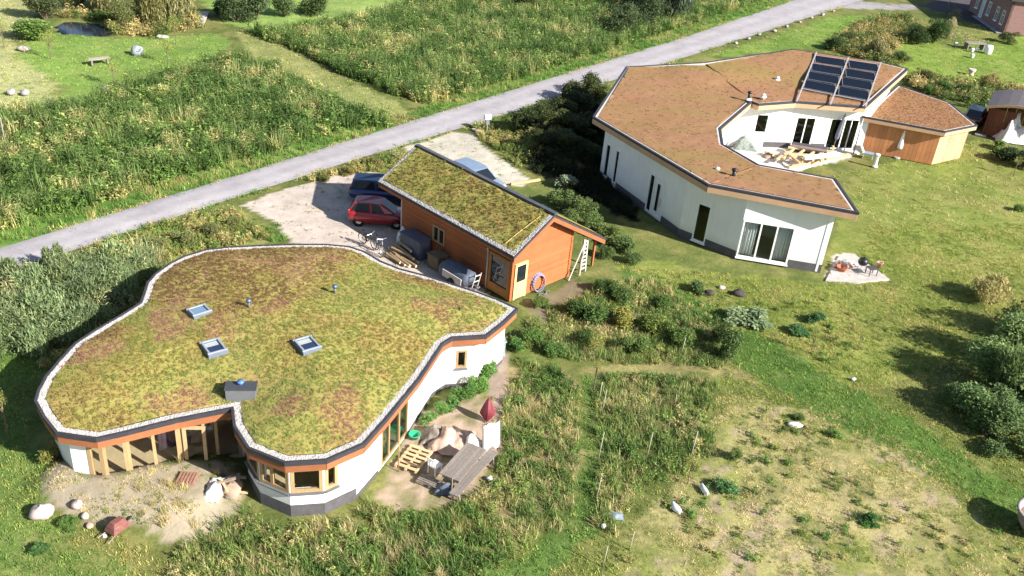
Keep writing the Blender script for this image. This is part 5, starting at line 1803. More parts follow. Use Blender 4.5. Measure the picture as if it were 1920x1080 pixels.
# ------------------------------------------------------------------ front yard of the rounded house
def boulder(px, py, r, mt, label, seed):
    q = MB().ball((0, 0, r[2] * .62), r, seed, .28, 14).build('boulder', mt, smooth=True)
    q.location = PG(px, py)
    tag(q, label, 'boulder', 'boulders in the sandy yard')
boulder(80, 968, (.40, .36, .34), STONE, 'largest pale pink boulder at the edge of the sandy yard', 1)
boulder(146, 950, (.20, .18, .17), STONE, 'medium pink boulder right of the largest one', 2)
boulder(160, 970, (.14, .13, .12), STONE, 'small pale boulder below the medium pink one', 3)
boulder(131, 974, (.16, .13, .07), STONEG, 'flat grey stone beside the largest boulder', 4)
boulder(169, 988, (.12, .11, .1), STONEP, 'small reddish stone nearest the wheelbarrow', 5)
boulder(197, 1006, (.08, .08, .07), CLOTHW, 'small white stone by the wheelbarrow', 6)
def wheelbarrow():
    o = empty('wheelbarrow', PG(222, 996), math.radians(62), 'rusty red wheelbarrow tipped on its side in the sand', 'wheelbarrow')
    RUST = solid('rust_red', (.17, .062, .05), .8, .3, 5, bumps=.3)
    o.scale = (.85, .85, .85)
    rings = []
    for z, sx, sy in ((.62, .22, .14), (.45, .34, .24), (.22, .44, .32), (.2, .41, .29), (.43, .31, .21), (.59, .2, .12)):
        rings.append([Vector((a * sx, b * sy, z)) for a, b in ((-1, -1), (1, -1), (1, 1), (-1, 1))])
    MB().loft(rings).build('tray', RUST, o, bevel=.02)
    for y in (-.24, .24):
        MB().path([(.62, y * .4, .1), (-.3, y, .16), (-.75, y * 1.25, .06)], .022, 6).build('handle', solid('pale_shaft', (.24, .2, .16), .6), o)
        MB().path([(-.2, y, .18), (-.28, y, .46), (.0, y * .9, .44)], .016, 6).build('leg', METAL, o)
    MB().lathe([(0, -.04), (.1, -.05), (.17, -.03), (.17, .03), (.1, .05), (0, .04)], (.62, 0, .17), 14, Matrix.Rotation(math.pi / 2, 3, 'X')).build('wheel', RUBBER, o)
wheelbarrow()
def pallet(name, c, rz, w, l, nsl, mt, label, cat='pallet', tilt=0.0, gap=.35):
    o = empty(name, c, rz, label, cat)
    o.rotation_euler = (tilt, 0, rz)
    for x in (-w / 2 + .05, 0, w / 2 - .05):
        MB().box((x, 0, .05), (.09, l, .08)).build('bearer', mt, o)
    for k in range(nsl):
        y = -l / 2 + l * (k + .5) / nsl
        MB().box((0, y, .105), (w, l / nsl * (1 - gap), .025)).build('slat', mt, o)
    return o
_r = local_frame(P(336, 896), P(369, 899))
pallet('pallet', PG(352, 899), _r + math.pi / 2, .62, .72, 6, wood('red_brown_slats', (.32, .17, .12), .2, (2, 2, 2)), 'small red brown slatted pallet by the glass door')
drape('white_tarp', PG(403, 918), .36, .72, .42, 33, CLOTHW, 'crumpled white tarp thrown over a heap by the shaded wall', 'tarp')
def rubble(px, py, seed, label):
    o = empty('plank_heap', PG(px, py), .4, label, 'heap')
    rg = random.Random(seed)
    for k in range(9):
        a = rg.uniform(0, 3.1)
        l = rg.uniform(.4, .9)
        c = Vector((rg.uniform(-.35, .35), rg.uniform(-.4, .4), .08 + .06 * k))
        d = Vector((math.cos(a), math.sin(a), rg.uniform(-.3, .4))) * l / 2
        MB().bar(c - d, c + d, rg.uniform(.08, .2), .03).build('plank', (GREYWOOD, PALEWOOD, EARTH)[k % 3], o)
    MB().ball((.0, .0, .1), (.5, .5, .3), seed, .4, 10).build('rubble_core', EARTH, o, smooth=True)
rubble(434, 922, 4, 'heap of broken brown planks beside the white tarp')

# ------------------------------------------------------------------ patio on the right of the rounded house
def picnic():
    a, b = P(844, 893, .75), P(892, 838, .75)
    c = (a + b) / 2
    L_ = (b - a).length + .15
    o = empty('picnic_table', Vector((c.x, c.y, 0)), local_frame(a, b), 'long weathered grey wooden picnic table on the patio', 'table')
    for k in range(5):
        MB().box((0, -.36 + k * .18, .74), (L_, .17, .04)).build('plank', GREYWOOD, o)
    for x in (-L_ / 2 + .3, L_ / 2 - .3):
        for s in (-1, 1):
            MB().bar((x, s * .5, 0), (x, s * .18, .72), .05, .09, up=(1, 0, 0)).build('leg', GREYWOOD, o)
        MB().box((x, 0, .4), (.05, .9, .09)).build('crosspiece', GREYWOOD, o)
    a, b = P(850, 928, .45), P(926, 845, .45)
    c = (a + b) / 2
    L2 = (b - a).length
    o = empty('garden_bench', Vector((c.x, c.y, 0)), local_frame(a, b), 'long narrow weathered bench along the picnic table', 'bench')
    for k in range(2):
        MB().box((0, -.1 + k * .2, .44), (L2, .19, .045)).build('plank', GREYWOOD, o)
    for x in (-L2 / 2 + .25, L2 / 2 - .25):
        for s in (-1, 1):
            MB().bar((x, s * .16, 0), (x, s * .1, .42), .05, .07, up=(1, 0, 0)).build('leg', GREYWOOD, o)
picnic()
def chair(px, py, rz, label):
    o = empty('garden_chair', P(px, py), rz, label, 'chair')
    MB().box((0, 0, .42), (.44, .44, .04)).build('seat', WHITEP, o, bevel=.01)
    for x in (-.19, .19):
        for y in (-.19, .19):
            MB().bar((x, y, 0), (x * .95, y * .95, .41), .035, .035).build('leg', WHITEP, o)
    for k in range(5):
        MB().bar((-.18 + k * .09, .21, .44), (-.18 + k * .09, .27, .84), .05, .02, up=(0, 1, 0)).build('back_slat', WHITEP, o)
    MB().bar((-.22, .27, .84), (.22, .27, .84), .03, .05).build('top_rail', WHITEP, o)
chair(815, 886, _r + 2.5, 'white slatted garden chair at the near left of the picnic table')
def hung_sheet():
    a, b = P(905, 848), P(938, 842)
    d = (b - a).normalized(); n_ = Vector((d.y, -d.x, 0))
    o = empty('sheet_screen', a, 0, 'white sheet screen standing behind the picnic table', 'screen')
    rows = []
    for t in np.linspace(0, 1, 14):
        p = a + (b - a) * t + n_ * (.05 * math.sin(t * 11))
        rows.append([p + n_ * (-.22 * z / 1.2) + Vector((0, 0, z + .08 * t)) for z in np.linspace(.05, 1.22, 7)])
    q = MB().loft(rows, closed=False, caps=False).build('sheet', CLOTHW, o, smooth=True, world=True)
    q.modifiers.new('solid', 'SOLIDIFY').thickness = .01
    for p in (a, b):
        MB().tube(p, p - n_ * .24 + Vector((0, 0, 1.32)), .02, n=6).build('pole', GREYWOOD, o, world=True)
    drape('plastic_sheet', P(884, 838), .42, .3, .55, 31, CLOTHW, 'crumpled pale plastic sheet at the far end of the picnic table', 'sheet')
hung_sheet()
def red_boat():
    p = P(913, 791)
    o = empty('boat_hull', p, local_frame(P(895, 760), P(925, 762)), 'dark red pointed boat hull propped upright beside the white screen', 'boat')
    RED = solid('maroon_hull', (.15, .02, .03), .6, .2, 3)
    rings = []
    for t in np.linspace(0, 1, 9):
        w = .33 * min(1, t / .38, (1 - t) / .62) ** .8 + .005
        z, y = t * 1.12, .22 * t
        rings.append([Vector((-w, y + .0, z)), Vector((-w * .55, y - .16 * math.sin(math.pi * t), z)), Vector((0, y - .24 * math.sin(math.pi * t), z)), Vector((w * .55, y - .16 * math.sin(math.pi * t), z)), Vector((w, y, z)), Vector((w * .5, y - .05, z)), Vector((-w * .5, y - .05, z))])
    MB().loft(rings).build('hull', RED, o)
    for s in (-1, 1):
        MB().path([Vector((s * (.335 * min(1, t / .38, (1 - t) / .62) ** .8 + .005), .22 * t + .01, t * 1.12)) for t in np.linspace(0, 1, 9)], .018, 5).build('gunwale', solid('hull_rim', (.32, .06, .07), .5), o)
red_boat()
drape('earth_heap', P(845, 828), .95, .85, .5, 42, solid('pink_sand', (.44, .30, .235), .95, .2, 3, bumps=.5), 'heap of pinkish sand beside the picnic table', 'heap')
drape('rubble_heap', P(815, 818), .5, .6, .45, 43, solid('grey_earth', (.24, .20, .165), .95, .3, 5, bumps=.8), 'low grey heap of rubble left of the sand heap', 'heap')
pallet('slatted_deck', P(776, 862), local_frame(P(752, 880), P(792, 830)) + math.pi / 2, 1.0, 1.5, 6, PALEWOOD, 'pale slatted timber deck before the patio doors', 'deck', gap=.45)
pallet('slatted_crate', P(810, 908), local_frame(P(780, 900), P(845, 925)), 1.2, .5, 5, GREYWOOD, 'dark slatted frame lying at the near end of the table', 'frame', gap=.4)
drape('dark_bundle', P(833, 920), .4, .28, .35, 47, BLUET, 'dark blue grey bundle at the near end of the bench', 'bundle')
o = empty('washing_bowl', P(777, 822), 0, 'bright green plastic bowl by the patio doors', 'bowl')
MB().lathe([(0, .02), (.15, .02), (.24, .22), (.26, .22), (.26, .24), (.22, .24), (.14, .05), (0, .05)], n=16).build('bowl', solid('green_plastic', (.02, .33, .16), .35, .06), o, smooth=True)
def tank():
    o = empty('water_tank', P(932, 664), local_frame(P(915, 662), P(945, 660)), 'grey blue plastic tank at the right corner of the white wall', 'tank')
    G_ = solid('grey_blue_plastic', (.26, .31, .32), .4, .15, 4)
    MB().box((0, 0, .42), (.62, .6, .84)).build('tank', G_, o, bevel=.05)
    MB().box((0, 0, .86), (.7, .68, .06)).build('lid', G_, o, bevel=.02)
    MB().lathe([(0, .95), (.14, .95), (.15, .88)], n=12).build('cap', BLACKP, o)
tank()
def pole(px, py, h, label, mt=GREYWOOD, r=.025, lean=(0, 0), name='garden_stake'):
    q = MB().tube((0, 0, -.1), (lean[0], lean[1], h), r, r * .8, 6).build(name, mt, smooth=True)
    q.location = P(px, py)
    return tag(q, label, 'stake')
pole(747, 882, 2.2, 'thin pole standing at the left corner of the slatted deck', LARCH)
pole(846, 935, 1.1, 'short pale pole at the near end of the bench', GREYWOOD)
pole(1124, 748, .95, 'white stake between the green path and the weeds', solid('pale_stake', (.34, .31, .24), .7))
for px, py, h, lb in ((1128, 775, 1.3, 'upper pale stake along the green path'), (1121, 865, 1.5, 'second pale stake along the green path'), (1118, 935, 1.1, 'third pale stake along the green path'),
                      (1130, 1062, 1.0, 'lowest pale stake at the foot of the green path'), (1180, 1030, .9, 'pale stake right of the white ball'),
                      (1212, 860, 1.4, 'pale stake in the weeds right of the green path'), (1293, 865, 1.6, 'leaning pale stake at the edge of the dry field'), (1277, 665, 1.0, 'pale stake below the kitchen garden')):
    pole(px, py, h, lb, MATS['pale_stake'], .022, (.06, .02))
q = MB().ball((0, 0, .07), (.1, .1, .1), 2, .05, 14).build('white_ball', WHITEP, smooth=True); q.location = P(1131, 989)
tag(q, 'small white ball on the grass by the green path', 'ball')
def shard(px, py, L_, w, rz, label):
    rows = []
    for t in np.linspace(0, 1, 9):
        rows.append([Vector((L_ * (t - .5), w * (u - .5) * math.sin(math.pi * (t * .8 + .1)), .03 + .16 * math.sin(math.pi * u) * (1 - .3 * t))) for u in np.linspace(0, 1, 6)])
    q = MB().loft(rows, closed=False, caps=False).build('plastic_cloche', WHITEP, smooth=True)
    q.modifiers.new('solid', 'SOLIDIFY').thickness = .012
    q.location = P(px, py); q.rotation_euler = (0, 0, rz)
    tag(q, label, 'cloche')
shard(1268, 955, .62, .34, math.radians(-60), 'lower white curved plastic cloche lying in the grass')
shard(1321, 921, .6, .26, math.radians(-70), 'upper white curved plastic cloche lying in the grass')
q = MB().ball((0, 0, .03), (.34, .2, .06), 5, .3, 10).build('flat_stone', CLOTHW, smooth=True); q.location = P(1491, 797); tag(q, 'flat white stone at the top of the dry field', 'stone')
drape('plastic_bag', P(1156, 968), .28, .22, .08, 51, solid('blue_grey_bag', (.22, .27, .32), .4, .2), 'blue grey plastic bag among the weeds', 'bag')
def big_tub():
    o = empty('planter_tub', P(1945, 995), 0, 'large grey clay tub cut off by the right edge', 'tub')
    M_ = Matrix.Rotation(math.radians(-8), 3, 'Y')
    MB().lathe([(0, .05), (.55, 0), (.8, .5), (.86, .95), (.92, 1.0), (.86, 1.04), (.78, .96), (.7, .5), (.5, .15), (0, .15)], n=24, M=M_).build('tub', solid('grey_clay', (.25, .225, .22), .8, .2, 4), o, smooth=True)
    MB().lathe([(.0, .72), (.72, .72)], n=18, M=M_).build('soil', solid('pink_soil', (.35, .2, .17), .95, .2), o)
big_tub()
q = MB().ball((0, 0, .04), (.14, .1, .08), 15, .3, 8).build('flat_stone', CLOTHW, smooth=True); q.location = P(1600, 712); tag(q, 'tiny white stone on the right lawn', 'stone')
q = MB().ball((0, 0, .05), (.14, .12, .08), 16, .3, 8).build('flat_stone', CLOTHW, smooth=True); q.location = P(918, 898); tag(q, 'small white stone right of the long bench', 'stone')

# ------------------------------------------------------------------ courtyard, lawn and barbecue of the angular house
def courtyard():
    sl = PL([(1362, 280), (1430, 318), (1490, 322), (1560, 300), (1612, 288), (1600, 278), (1500, 268), (1430, 262)])
    ar = sum(p.x * q.y - q.x * p.y for p, q in zip(sl, sl[1:] + sl[:1]))
    q = MB().prism([(p.x, p.y) for p in (sl if ar > 0 else sl[::-1])], -.2, .04).build('terrace', solid('pale_concrete', (.52, .49, .46), .85, .08, 2, bumps=.2))
    tag(q, kind='structure')
    o = empty('deck_substructure', P(1520, 292), 0, 'half built terrace frame of pale timber beams in the courtyard', 'frame')
    for a, b, z in (((1478, 285), (1455, 300), .5), ((1492, 276), (1468, 298), .5), ((1512, 278), (1483, 300), .55), ((1530, 282), (1502, 303), .5), ((1470, 283), (1500, 306), .62), ((1470, 288), (1540, 292), .68), ((1478, 276), (1560, 284), .6), ((1545, 283), (1522, 302), .5), ((1560, 284), (1538, 302), .5)):
        MB().bar(P(*a, z), P(*b, z), .14, .14).build('beam', PALEWOOD, o, world=True)
    for a in ((1455, 300), (1500, 306), (1540, 292), (1480, 274), (1560, 284)):
        p = P(*a, 0)
        MB().box((p.x, p.y, .24), (.14, .14, .48)).build('post', PALEWOOD, o, world=True)
    o = empty('long_beam', P(1530, 300), 0, 'long pale beam edging the courtyard terrace', 'beam')
    MB().bar(P(1478, 314, .12), P(1592, 290, .12), .22, .22).build('beam', PALEWOOD, o, world=True)
    o = empty('white_boards', P(1540, 296), 0, 'stack of white boards lying on the timber frame', 'boards')
    for k in range(3):
        MB().bar(P(1508, 298 - k * 2, .75 + .05 * k), P(1574, 291 - k * 2, .75 + .05 * k), .35, .05).build('board', WHITEP, o, world=True)
    o = empty('dark_trough', P(1530, 276), 0, 'long dark planter trough against the courtyard wall', 'trough')
    MB().bar(P(1484, 274, .35), P(1550, 284, .35), .5, .6).build('trough', solid('dark_trough', (.06, .05, .055), .7, .2), o, world=True, bevel=.02)
    MB().bar(P(1485, 273, .67), P(1550, 283, .67), .56, .05).build('rim', solid('trough_rim', (.17, .13, .12), .7, .1), o, world=True)
    p = P(1560, 283)
    o = empty('folded_parasol', p, 0, 'tall folded grey parasol in the courtyard', 'parasol')
    MB().tube((0, 0, 0), (.28, 0, 3.1), .035, n=8).build('pole', METAL, o, smooth=True)
    MB().lathe([(.04, .9), (.17, 1.1), (.2, 1.5), (.16, 2.4), (.05, 3.05), (0, 3.1)], (.0, 0, 0), 10, Matrix(((1, 0, .09), (0, 1, 0), (0, 0, 1)))).build('canopy', solid('grey_canvas', (.17, .18, .22), .8, .15), o, smooth=True)
    MB().lathe([(0, .1), (.35, .1), (.38, 0)], n=14).build('base', STONEG, o)
    for px, lb in ((1581, 'left slim steel post at the courtyard corner'), (1600, 'right slim steel post at the courtyard corner')):
        q = MB().tube((0, 0, 0), (0, 0, 2.9), .05, n=8).build('steel_post', METAL, smooth=True); q.location = P(px, 288); tag(q, lb, 'post')
    # planks, stacked stones and pots
    rubble(1440, 296, 9, 'loose brown planks on the courtyard terrace')
    drape('brush_heap', P(1395, 277), .9, .8, .8, 61, solid('grey_brush', (.17, .19, .17), .9, .4, 6, bumps=.8), 'grey brushwood heap in the courtyard corner', 'heap')
    # closed parasol and chairs on the lawn
    p = P(1681, 296)
    o = empty('garden_parasol', p, 0, 'closed white parasol standing before the orange timber wall', 'parasol')
    MB().tube((0, 0, 0), (0, 0, 2.3), .03, n=8).build('pole', METAL, o)
    MB().lathe([(.03, .75), (.2, .8), (.22, 1.0), (.15, 1.5), (.05, 2.25), (0, 2.35)], n=10).build('canopy', WHITEP, o, smooth=True)
    MB().lathe([(0, .12), (.25, .1), (.28, 0)], n=12).build('base', STONEG, o)
    o = empty('lounge_chair', P(1624, 296), math.radians(-20), 'white and blue reclining chair beside the orange timber wall', 'chair')
    MB().bar((-.3, 0, .4), (.5, 0, .4), .6, .08).build('seat', solid('blue_cushion', (.2, .25, .35), .8), o)
    MB().bar((-.3, 0, .4), (-.75, 0, 1.15), .6, .08).build('backrest', WHITEP, o)
    for x in (-.25, .45):
        for y in (-.26, .26):
            MB().bar((x, y, 0), (x, y, .4), .05, .05).build('leg', WHITEP, o)
    o = empty('stone_pillar', P(1640, 313), 0, 'white short pillar on the lawn edge', 'pillar')
    MB().lathe([(.22, 0), (.22, .1), (.13, .16), (.11, .85), (.18, .95), (.18, 1.05), (0, 1.05)], n=12).build('shaft', WHITEP, o, smooth=False)
courtyard()
def barbecue():
    sl = PL([(1548, 526), (1573, 480), (1603, 478), (1668, 524), (1610, 530)])
    ar = sum(p.x * q.y - q.x * p.y for p, q in zip(sl, sl[1:] + sl[:1]))
    tag(MB().prism([(p.x, p.y) for p in (sl if ar > 0 else sl[::-1])], -.2, .03).build('barbecue_paving', solid('pale_paving', (.40, .36, .33), .9, .2, 3, bumps=.5)), kind='structure')
    o = empty('kettle_barbecue', P(1612, 512), 0, 'black kettle barbecue on the small paved corner', 'barbecue')
    MB().ball((0, 0, .78), (.3, .3, .26), 1, 0, 16).build('kettle', BLACKP, o, smooth=True)
    MB().tube((0, 0, 1.03), (0, 0, 1.08), .05, n=8).build('lid_knob', BLACKP, o)
    for k in range(3):
        t = k * 2.09
        MB().tube((.15 * math.cos(t), .15 * math.sin(t), .62), (.34 * math.cos(t), .34 * math.sin(t), 0), .016, n=6).build('leg', METAL, o)
    o = empty('clay_pot', P(1577, 508), 0, 'terracotta bowl planter on the paved corner', 'pot')
    MB().lathe([(0, 0), (.2, 0), (.34, .28), (.36, .3), (.3, .3), (.18, .06), (0, .06)], n=16).build('pot', solid('terracotta', (.38, .12, .06), .8, .15), o, smooth=True)
    o = empty('garden_table', P(1632, 516), .3, 'small dark table right of the barbecue', 'table')
    MB().box((0, 0, .5), (.6, .5, .04)).build('top', solid('dark_top', (.07, .06, .06), .6), o)
    for x in (-.25, .25):
        for y in (-.2, .2):
            MB().bar((x, y, 0), (x, y, .5), .04, .04).build('leg', MATS['dark_top'], o)
    o = empty('clay_pot', P(1648, 500), 0, 'pink clay pot behind the small dark table', 'pot')
    MB().lathe([(0, 0), (.12, 0), (.2, .28), (.22, .3), (.16, .3), (.1, .06), (0, .06)], n=14).build('pot', STONEP, o, smooth=True)
    o = empty('stone_heap', P(1583, 500), 0, 'heap of pale and reddish rubble beside the terracotta bowl', 'heap')
    rg = random.Random(8)
    for k in range(34):
        r = rg.uniform(.06, .16)
        a, q = rg.uniform(0, 6.28), rg.uniform(0, .75)
        MB().ball((q * 1.3 * math.cos(a), q * math.sin(a), r * .6 + max(0, .22 * (1 - q * 1.6))), (r, r * .8, r * .6), k, .4, 7).build('stone', (STONE, STONEP, STONEG, CLOTHW)[k % 4], o)
    boulder(1560, 515, (.16, .14, .1), STONE, 'pale stone at the house end of the barbecue paving', 33)
    boulder(1595, 520, (.15, .12, .08), STONE, 'pale stone between the terracotta bowl and the barbecue', 34)
barbecue()
for k, (px, py, r, mt, lb) in enumerate(((1330, 552, .3, solid('dark_compost', (.05, .04, .04), .95, .3, 5), 'dark compost lump in the flower bed'), (1384, 553, .36, MATS['dark_compost'], 'dark rock at the right end of the flower bed'), (1352, 541, .2, STONE, 'pale stone in the flower bed'))):
    boulder(px, py, (r, r * .8, r * .6), mt, lb, 70 + k)

# ------------------------------------------------------------------ left garden: bench, footbridge, pipes
def left_garden():
    a, b = P(167, 122), P(206, 118)
    c = (a + b) / 2
    L_ = (b - a).length
    o = empty('garden_bench', c, local_frame(a, b), 'weathered wooden bench on the bright lawn near the pond', 'bench')
    for k in range(3):
        MB().box((0, -.22 + k * .2, .48), (L_, .19, .05)).build('plank', solid('pale_bench', (.34, .28, .25), .8, .15, 4), o)
    for x in (-L_ / 2 + .2, L_ / 2 - .2):
        MB().box((x, 0, .22), (.12, .5, .44)).build('leg', GREYWOOD, o)
    a, b = P(369, 50), P(380, 24)
    c = (a + b) / 2
    o = empty('footbridge', c, local_frame(a, b), 'pale plank footbridge at the edge of the reeds', 'footbridge')
    L_ = (b - a).length
    n_ = 14
    for k in range(n_):
        MB().box((-L_ / 2 + L_ * (k + .5) / n_, 0, .12), (L_ / n_ * .92, 1.25, .07)).build('plank', solid('pale_planks', (.46, .42, .40), .8, .12, 3), o)
    for y in (-.5, .5):
        MB().box((0, y, .02), (L_, .12, .12)).build('bearer', GREYWOOD, o)
    o = empty('white_pipe', P(215, 176), 0, 'bent white pipe lying at the edge of the reeds', 'pipe')
    MB().path([P(190, 160, .25), P(216, 175, .15)], .07, 8).path([P(216, 175, .15), P(236, 169, .3)], .06, 8).build('pipe', WHITEP, o, smooth=True, world=True)
    o = empty('white_tray', P(305, 70), 0, 'white tray on the lawn right of the pond', 'tray')
    MB().box((0, 0, .08), (.9, .5, .16)).build('tray', WHITEP, o, bevel=.03)
    q = MB().ball((0, 0, .3), (.55, .45, .45), 7, .2, 12).build('boulder', solid('slate_boulder', (.26, .28, .30), .9, .2, 4), smooth=True); q.location = P(257, 102); tag(q, 'grey boulder in the middle of the bright lawn', 'boulder')
    q = MB().ball((0, 0, .15), (.5, .4, .25), 8, .2, 12).build('boulder', STONE, smooth=True); q.location = P(45, 95); tag(q, 'pale flat boulder at the left end of the lawn', 'boulder')
    for k, (px, py) in enumerate(((22, 177), (48, 178))):
        q = MB().ball((0, 0, .2), (.34, .3, .24), 9 + k, .2, 12).build('boulder', STONEG, smooth=True); q.location = P(px, py); tag(q, ('left pale boulder on the mown field', 'right pale boulder on the mown field')[k], 'boulder')
    pole(12, 280, 2.2, 'wooden stake with crosspiece at the left edge', GREYWOOD, .05)
left_garden()
def right_yard():
    o = empty('white_barrel', P(1851, 100), 0, 'white barrel on the far right lawn', 'barrel')
    MB().lathe([(0, .9), (.4, .9), (.46, .65), (.46, .25), (.4, 0)], n=16).build('barrel', WHITEP, o, smooth=True)
    o = empty('stone_urn', P(1820, 140), 0, 'grey stone urn on the far right lawn', 'urn')
    MB().lathe([(.3, 0), (.27, .08), (.2, .16), (.36, .4), (.4, .6), (.3, .6), (0, .55)], n=14).build('urn', STONE, o, smooth=True)
    o = empty('picnic_set', P(1825, 92), .2, 'dark garden table between the shrubs and the white barrel', 'table')
    MB().box((0, 0, .72), (2.4, 1.0, .08)).build('top', GREYWOOD, o)
    for x in (-1, 1):
        MB().box((x, 0, .35), (.12, .8, .7)).build('leg', GREYWOOD, o)
    for k, (px, py) in enumerate(((1791, 86), (1822, 97), (1831, 96), (1822, 108))):
        q = MB().lathe([(0, .4), (.22, .4), (.24, .3), (.16, .0)], n=10).build('white_stool', WHITEP, smooth=True); q.location = P(px, py)
        tag(q, ('white stool left of the dark garden table', 'first white stool below the dark garden table', 'second white stool below the dark garden table', 'white stool farthest from the dark garden table')[k], 'stool')
right_yard()

# ------------------------------------------------------------------ shrubs and trees (each one a thing)
def crown_mesh(name, seed, n, L, w, lobes=7, upright=False, base=.08, spread=.62):
    """unit crown (radius about 1, height 0..2): leaves on the skins of many uneven lobes, with twigs"""
    rg = random.Random(seed)
    mb = MB()
    lb = []
    for k in range(lobes):
        a, r = rg.uniform(0, 6.283), spread * math.sqrt(rg.random())
        rad = rg.uniform(.32, .55)
        z = rg.uniform(.35, 1.65 - rad * .6) if not upright else rg.uniform(.4, 1.5)
        lb.append((Vector((r * math.cos(a) * (1.15 - .4 * z / 2), r * math.sin(a) * (1.15 - .4 * z / 2), z)), rad, rg.uniform(.7, 1.3) * (1.5 if upright else 1)))
    tot = sum(q[1] ** 2 for q in lb)
    for c, rad, sq in lb:
        for _ in range(int(n * rad ** 2 / tot)):
            d = Vector((rg.gauss(0, 1), rg.gauss(0, 1), rg.gauss(0, 1) + .25)).normalized()
            q = rad * (rg.uniform(.45, 1.0) ** .5) * rg.uniform(.8, 1.18)
            p = c + Vector((d.x * q, d.y * q, d.z * q * sq))
            if p.z < base: p.z = base + rg.random() * .3
            if upright:
                blade(mb, p, rg.uniform(0, 6.283), L * rg.uniform(.7, 1.4), rg.uniform(.2, .9), w, 2)
            else:
                leaf(mb, p, rg, L * rg.uniform(.6, 1.4), w * rg.uniform(.7, 1.3), .6)
    me = mb.mesh(name, LEAF_O)
    st = MB()
    for c, rad, sq in lb:
        st.tube((0, 0, -.05), tuple(c * .55), .035, .022, 5, False)
        st.tube(tuple(c * .55), tuple(c), .022, .008, 5, False)
    return me, st.mesh(name + '_stems', BARK)
CROWN = {
    'bush': [crown_mesh('bush_leaves', 100 + i, 2300, .15, .085) for i in range(3)],
    'big': [crown_mesh('big_leaves', 110 + i, 5200, .12, .055, 13) for i in range(3)],
    'willow': [crown_mesh('willow_leaves', 120 + i, 2600, .26, .05, 12, True) for i in range(3)],
    'low': [crown_mesh('low_leaves', 130 + i, 700, .34, .17, 5) for i in range(3)],
    'sparse': [crown_mesh('sparse_leaves', 140 + i, 420, .14, .07, 6) for i in range(2)],
}
shrub_n = [0]
def shrub(name, px, py, r, h, kind, col, label, group=None, cat='shrub', rr=None):
    k = shrub_n[0]; shrub_n[0] += 1
    rg = random.Random(500 + k)
    p = P(px, py)
    z = float(ground_height(np.array([p.x]), np.array([p.y]))[0])
    o = empty(name, (p.x, p.y, z), rg.uniform(0, 6.28), label, cat, group)
    lm, sm = CROWN[kind][k % len(CROWN[kind])]
    w, hv = rg.uniform(.85, 1.18), rg.uniform(.94, 1.08)
    for me, nm in ((lm, 'foliage'), (sm, 'stem')):
        q = meshobj(nm, me, o)
        q.scale = (r, (rr or r), h / 1.9)
        q.color = (*[c * w * v for c, v in zip(col, (hv, 1, 2 - hv))], 1)
    return o
def tree(name, px, py, r, h, trunk, kind, col, label, group=None):
    k = shrub_n[0]; shrub_n[0] += 1
    rg = random.Random(700 + k)
    p = P(px, py)
    z = float(ground_height(np.array([p.x]), np.array([p.y]))[0])
    o = empty(name, (p.x, p.y, z), rg.uniform(0, 6.28), label, 'tree', group)
    lm, sm = CROWN[kind][k % len(CROWN[kind])]
    q = meshobj('crown', lm, o)
    q.scale = (r, r, (h - trunk) / 1.9)
    q.location = (0, 0, trunk - .1)
    q.color = (*col, 1)
    t = MB().tube((0, 0, -.1), (rg.uniform(-.1, .1), rg.uniform(-.1, .1), trunk + .2), .018 * h ** .8, .012 * h ** .8, 8, False)
    for _ in range(6):
        a = rg.uniform(0, 6.28)
        t.tube((0, 0, trunk * rg.uniform(.7, 1.1)), (math.cos(a) * r * .6, math.sin(a) * r * .6, trunk + (h - trunk) * rg.uniform(.3, .8)), .009 * h ** .8, .003, 5, False)
    t.build('trunk', BARK, o, smooth=True)
    return o
GR, DK, WI, YE, PA = srgb(96, 118, 52, .5), srgb(60, 80, 40, .5), srgb(120, 136, 90, .6), srgb(140, 140, 62, .6), srgb(138, 158, 118, .6)

ROWS = (('front', [(20, 640, 1.1, 1.7), (70, 655, 1.0, 1.6), (120, 640, 1.0, 1.7), (165, 615, 1.0, 1.7)]), ('second', [(30, 600, 1.1, 2.0), (90, 600, 1.1, 2.1), (150, 580, 1.1, 2.1), (205, 580, 1.0, 1.9)]),
        ('third', [(10, 545, 1.1, 1.9), (60, 560, 1.1, 2.0), (120, 545, 1.1, 2.2), (180, 540, 1.1, 2.2), (235, 545, .9, 1.9)]), ('rear', [(105, 512, .5, 1.9), (150, 505, .5, 1.6), (225, 510, 1.0, 1.9), (260, 520, .8, 1.7)]))
for row, items in ROWS:
    for j, (px, py, r, h) in enumerate(items):
        shrub('willow_bush', px, py, r * rgs.uniform(.85, 1.2), h * rgs.uniform(.5, .85), 'willow', tuple(q * [.82, 1.1, .95, 1.2][(j * 3 + int(px)) % 4] for q in WI), '%s grey green willow bush from the left in the %s row of the roadside thicket' % (ORD[j], row), 'willow thicket by the road')
for j, (px, py, r, h) in enumerate(((300, 470, .7, 1.0), (345, 455, .7, .9), (395, 445, .6, .9), (440, 425, .5, .7))):
    shrub('verge_bush', px, py, r, h, 'bush', srgb(128, 134, 78, .55), '%s low bush from the left on the verge before the sandy drive' % ORD[j], 'bushes on the verge')
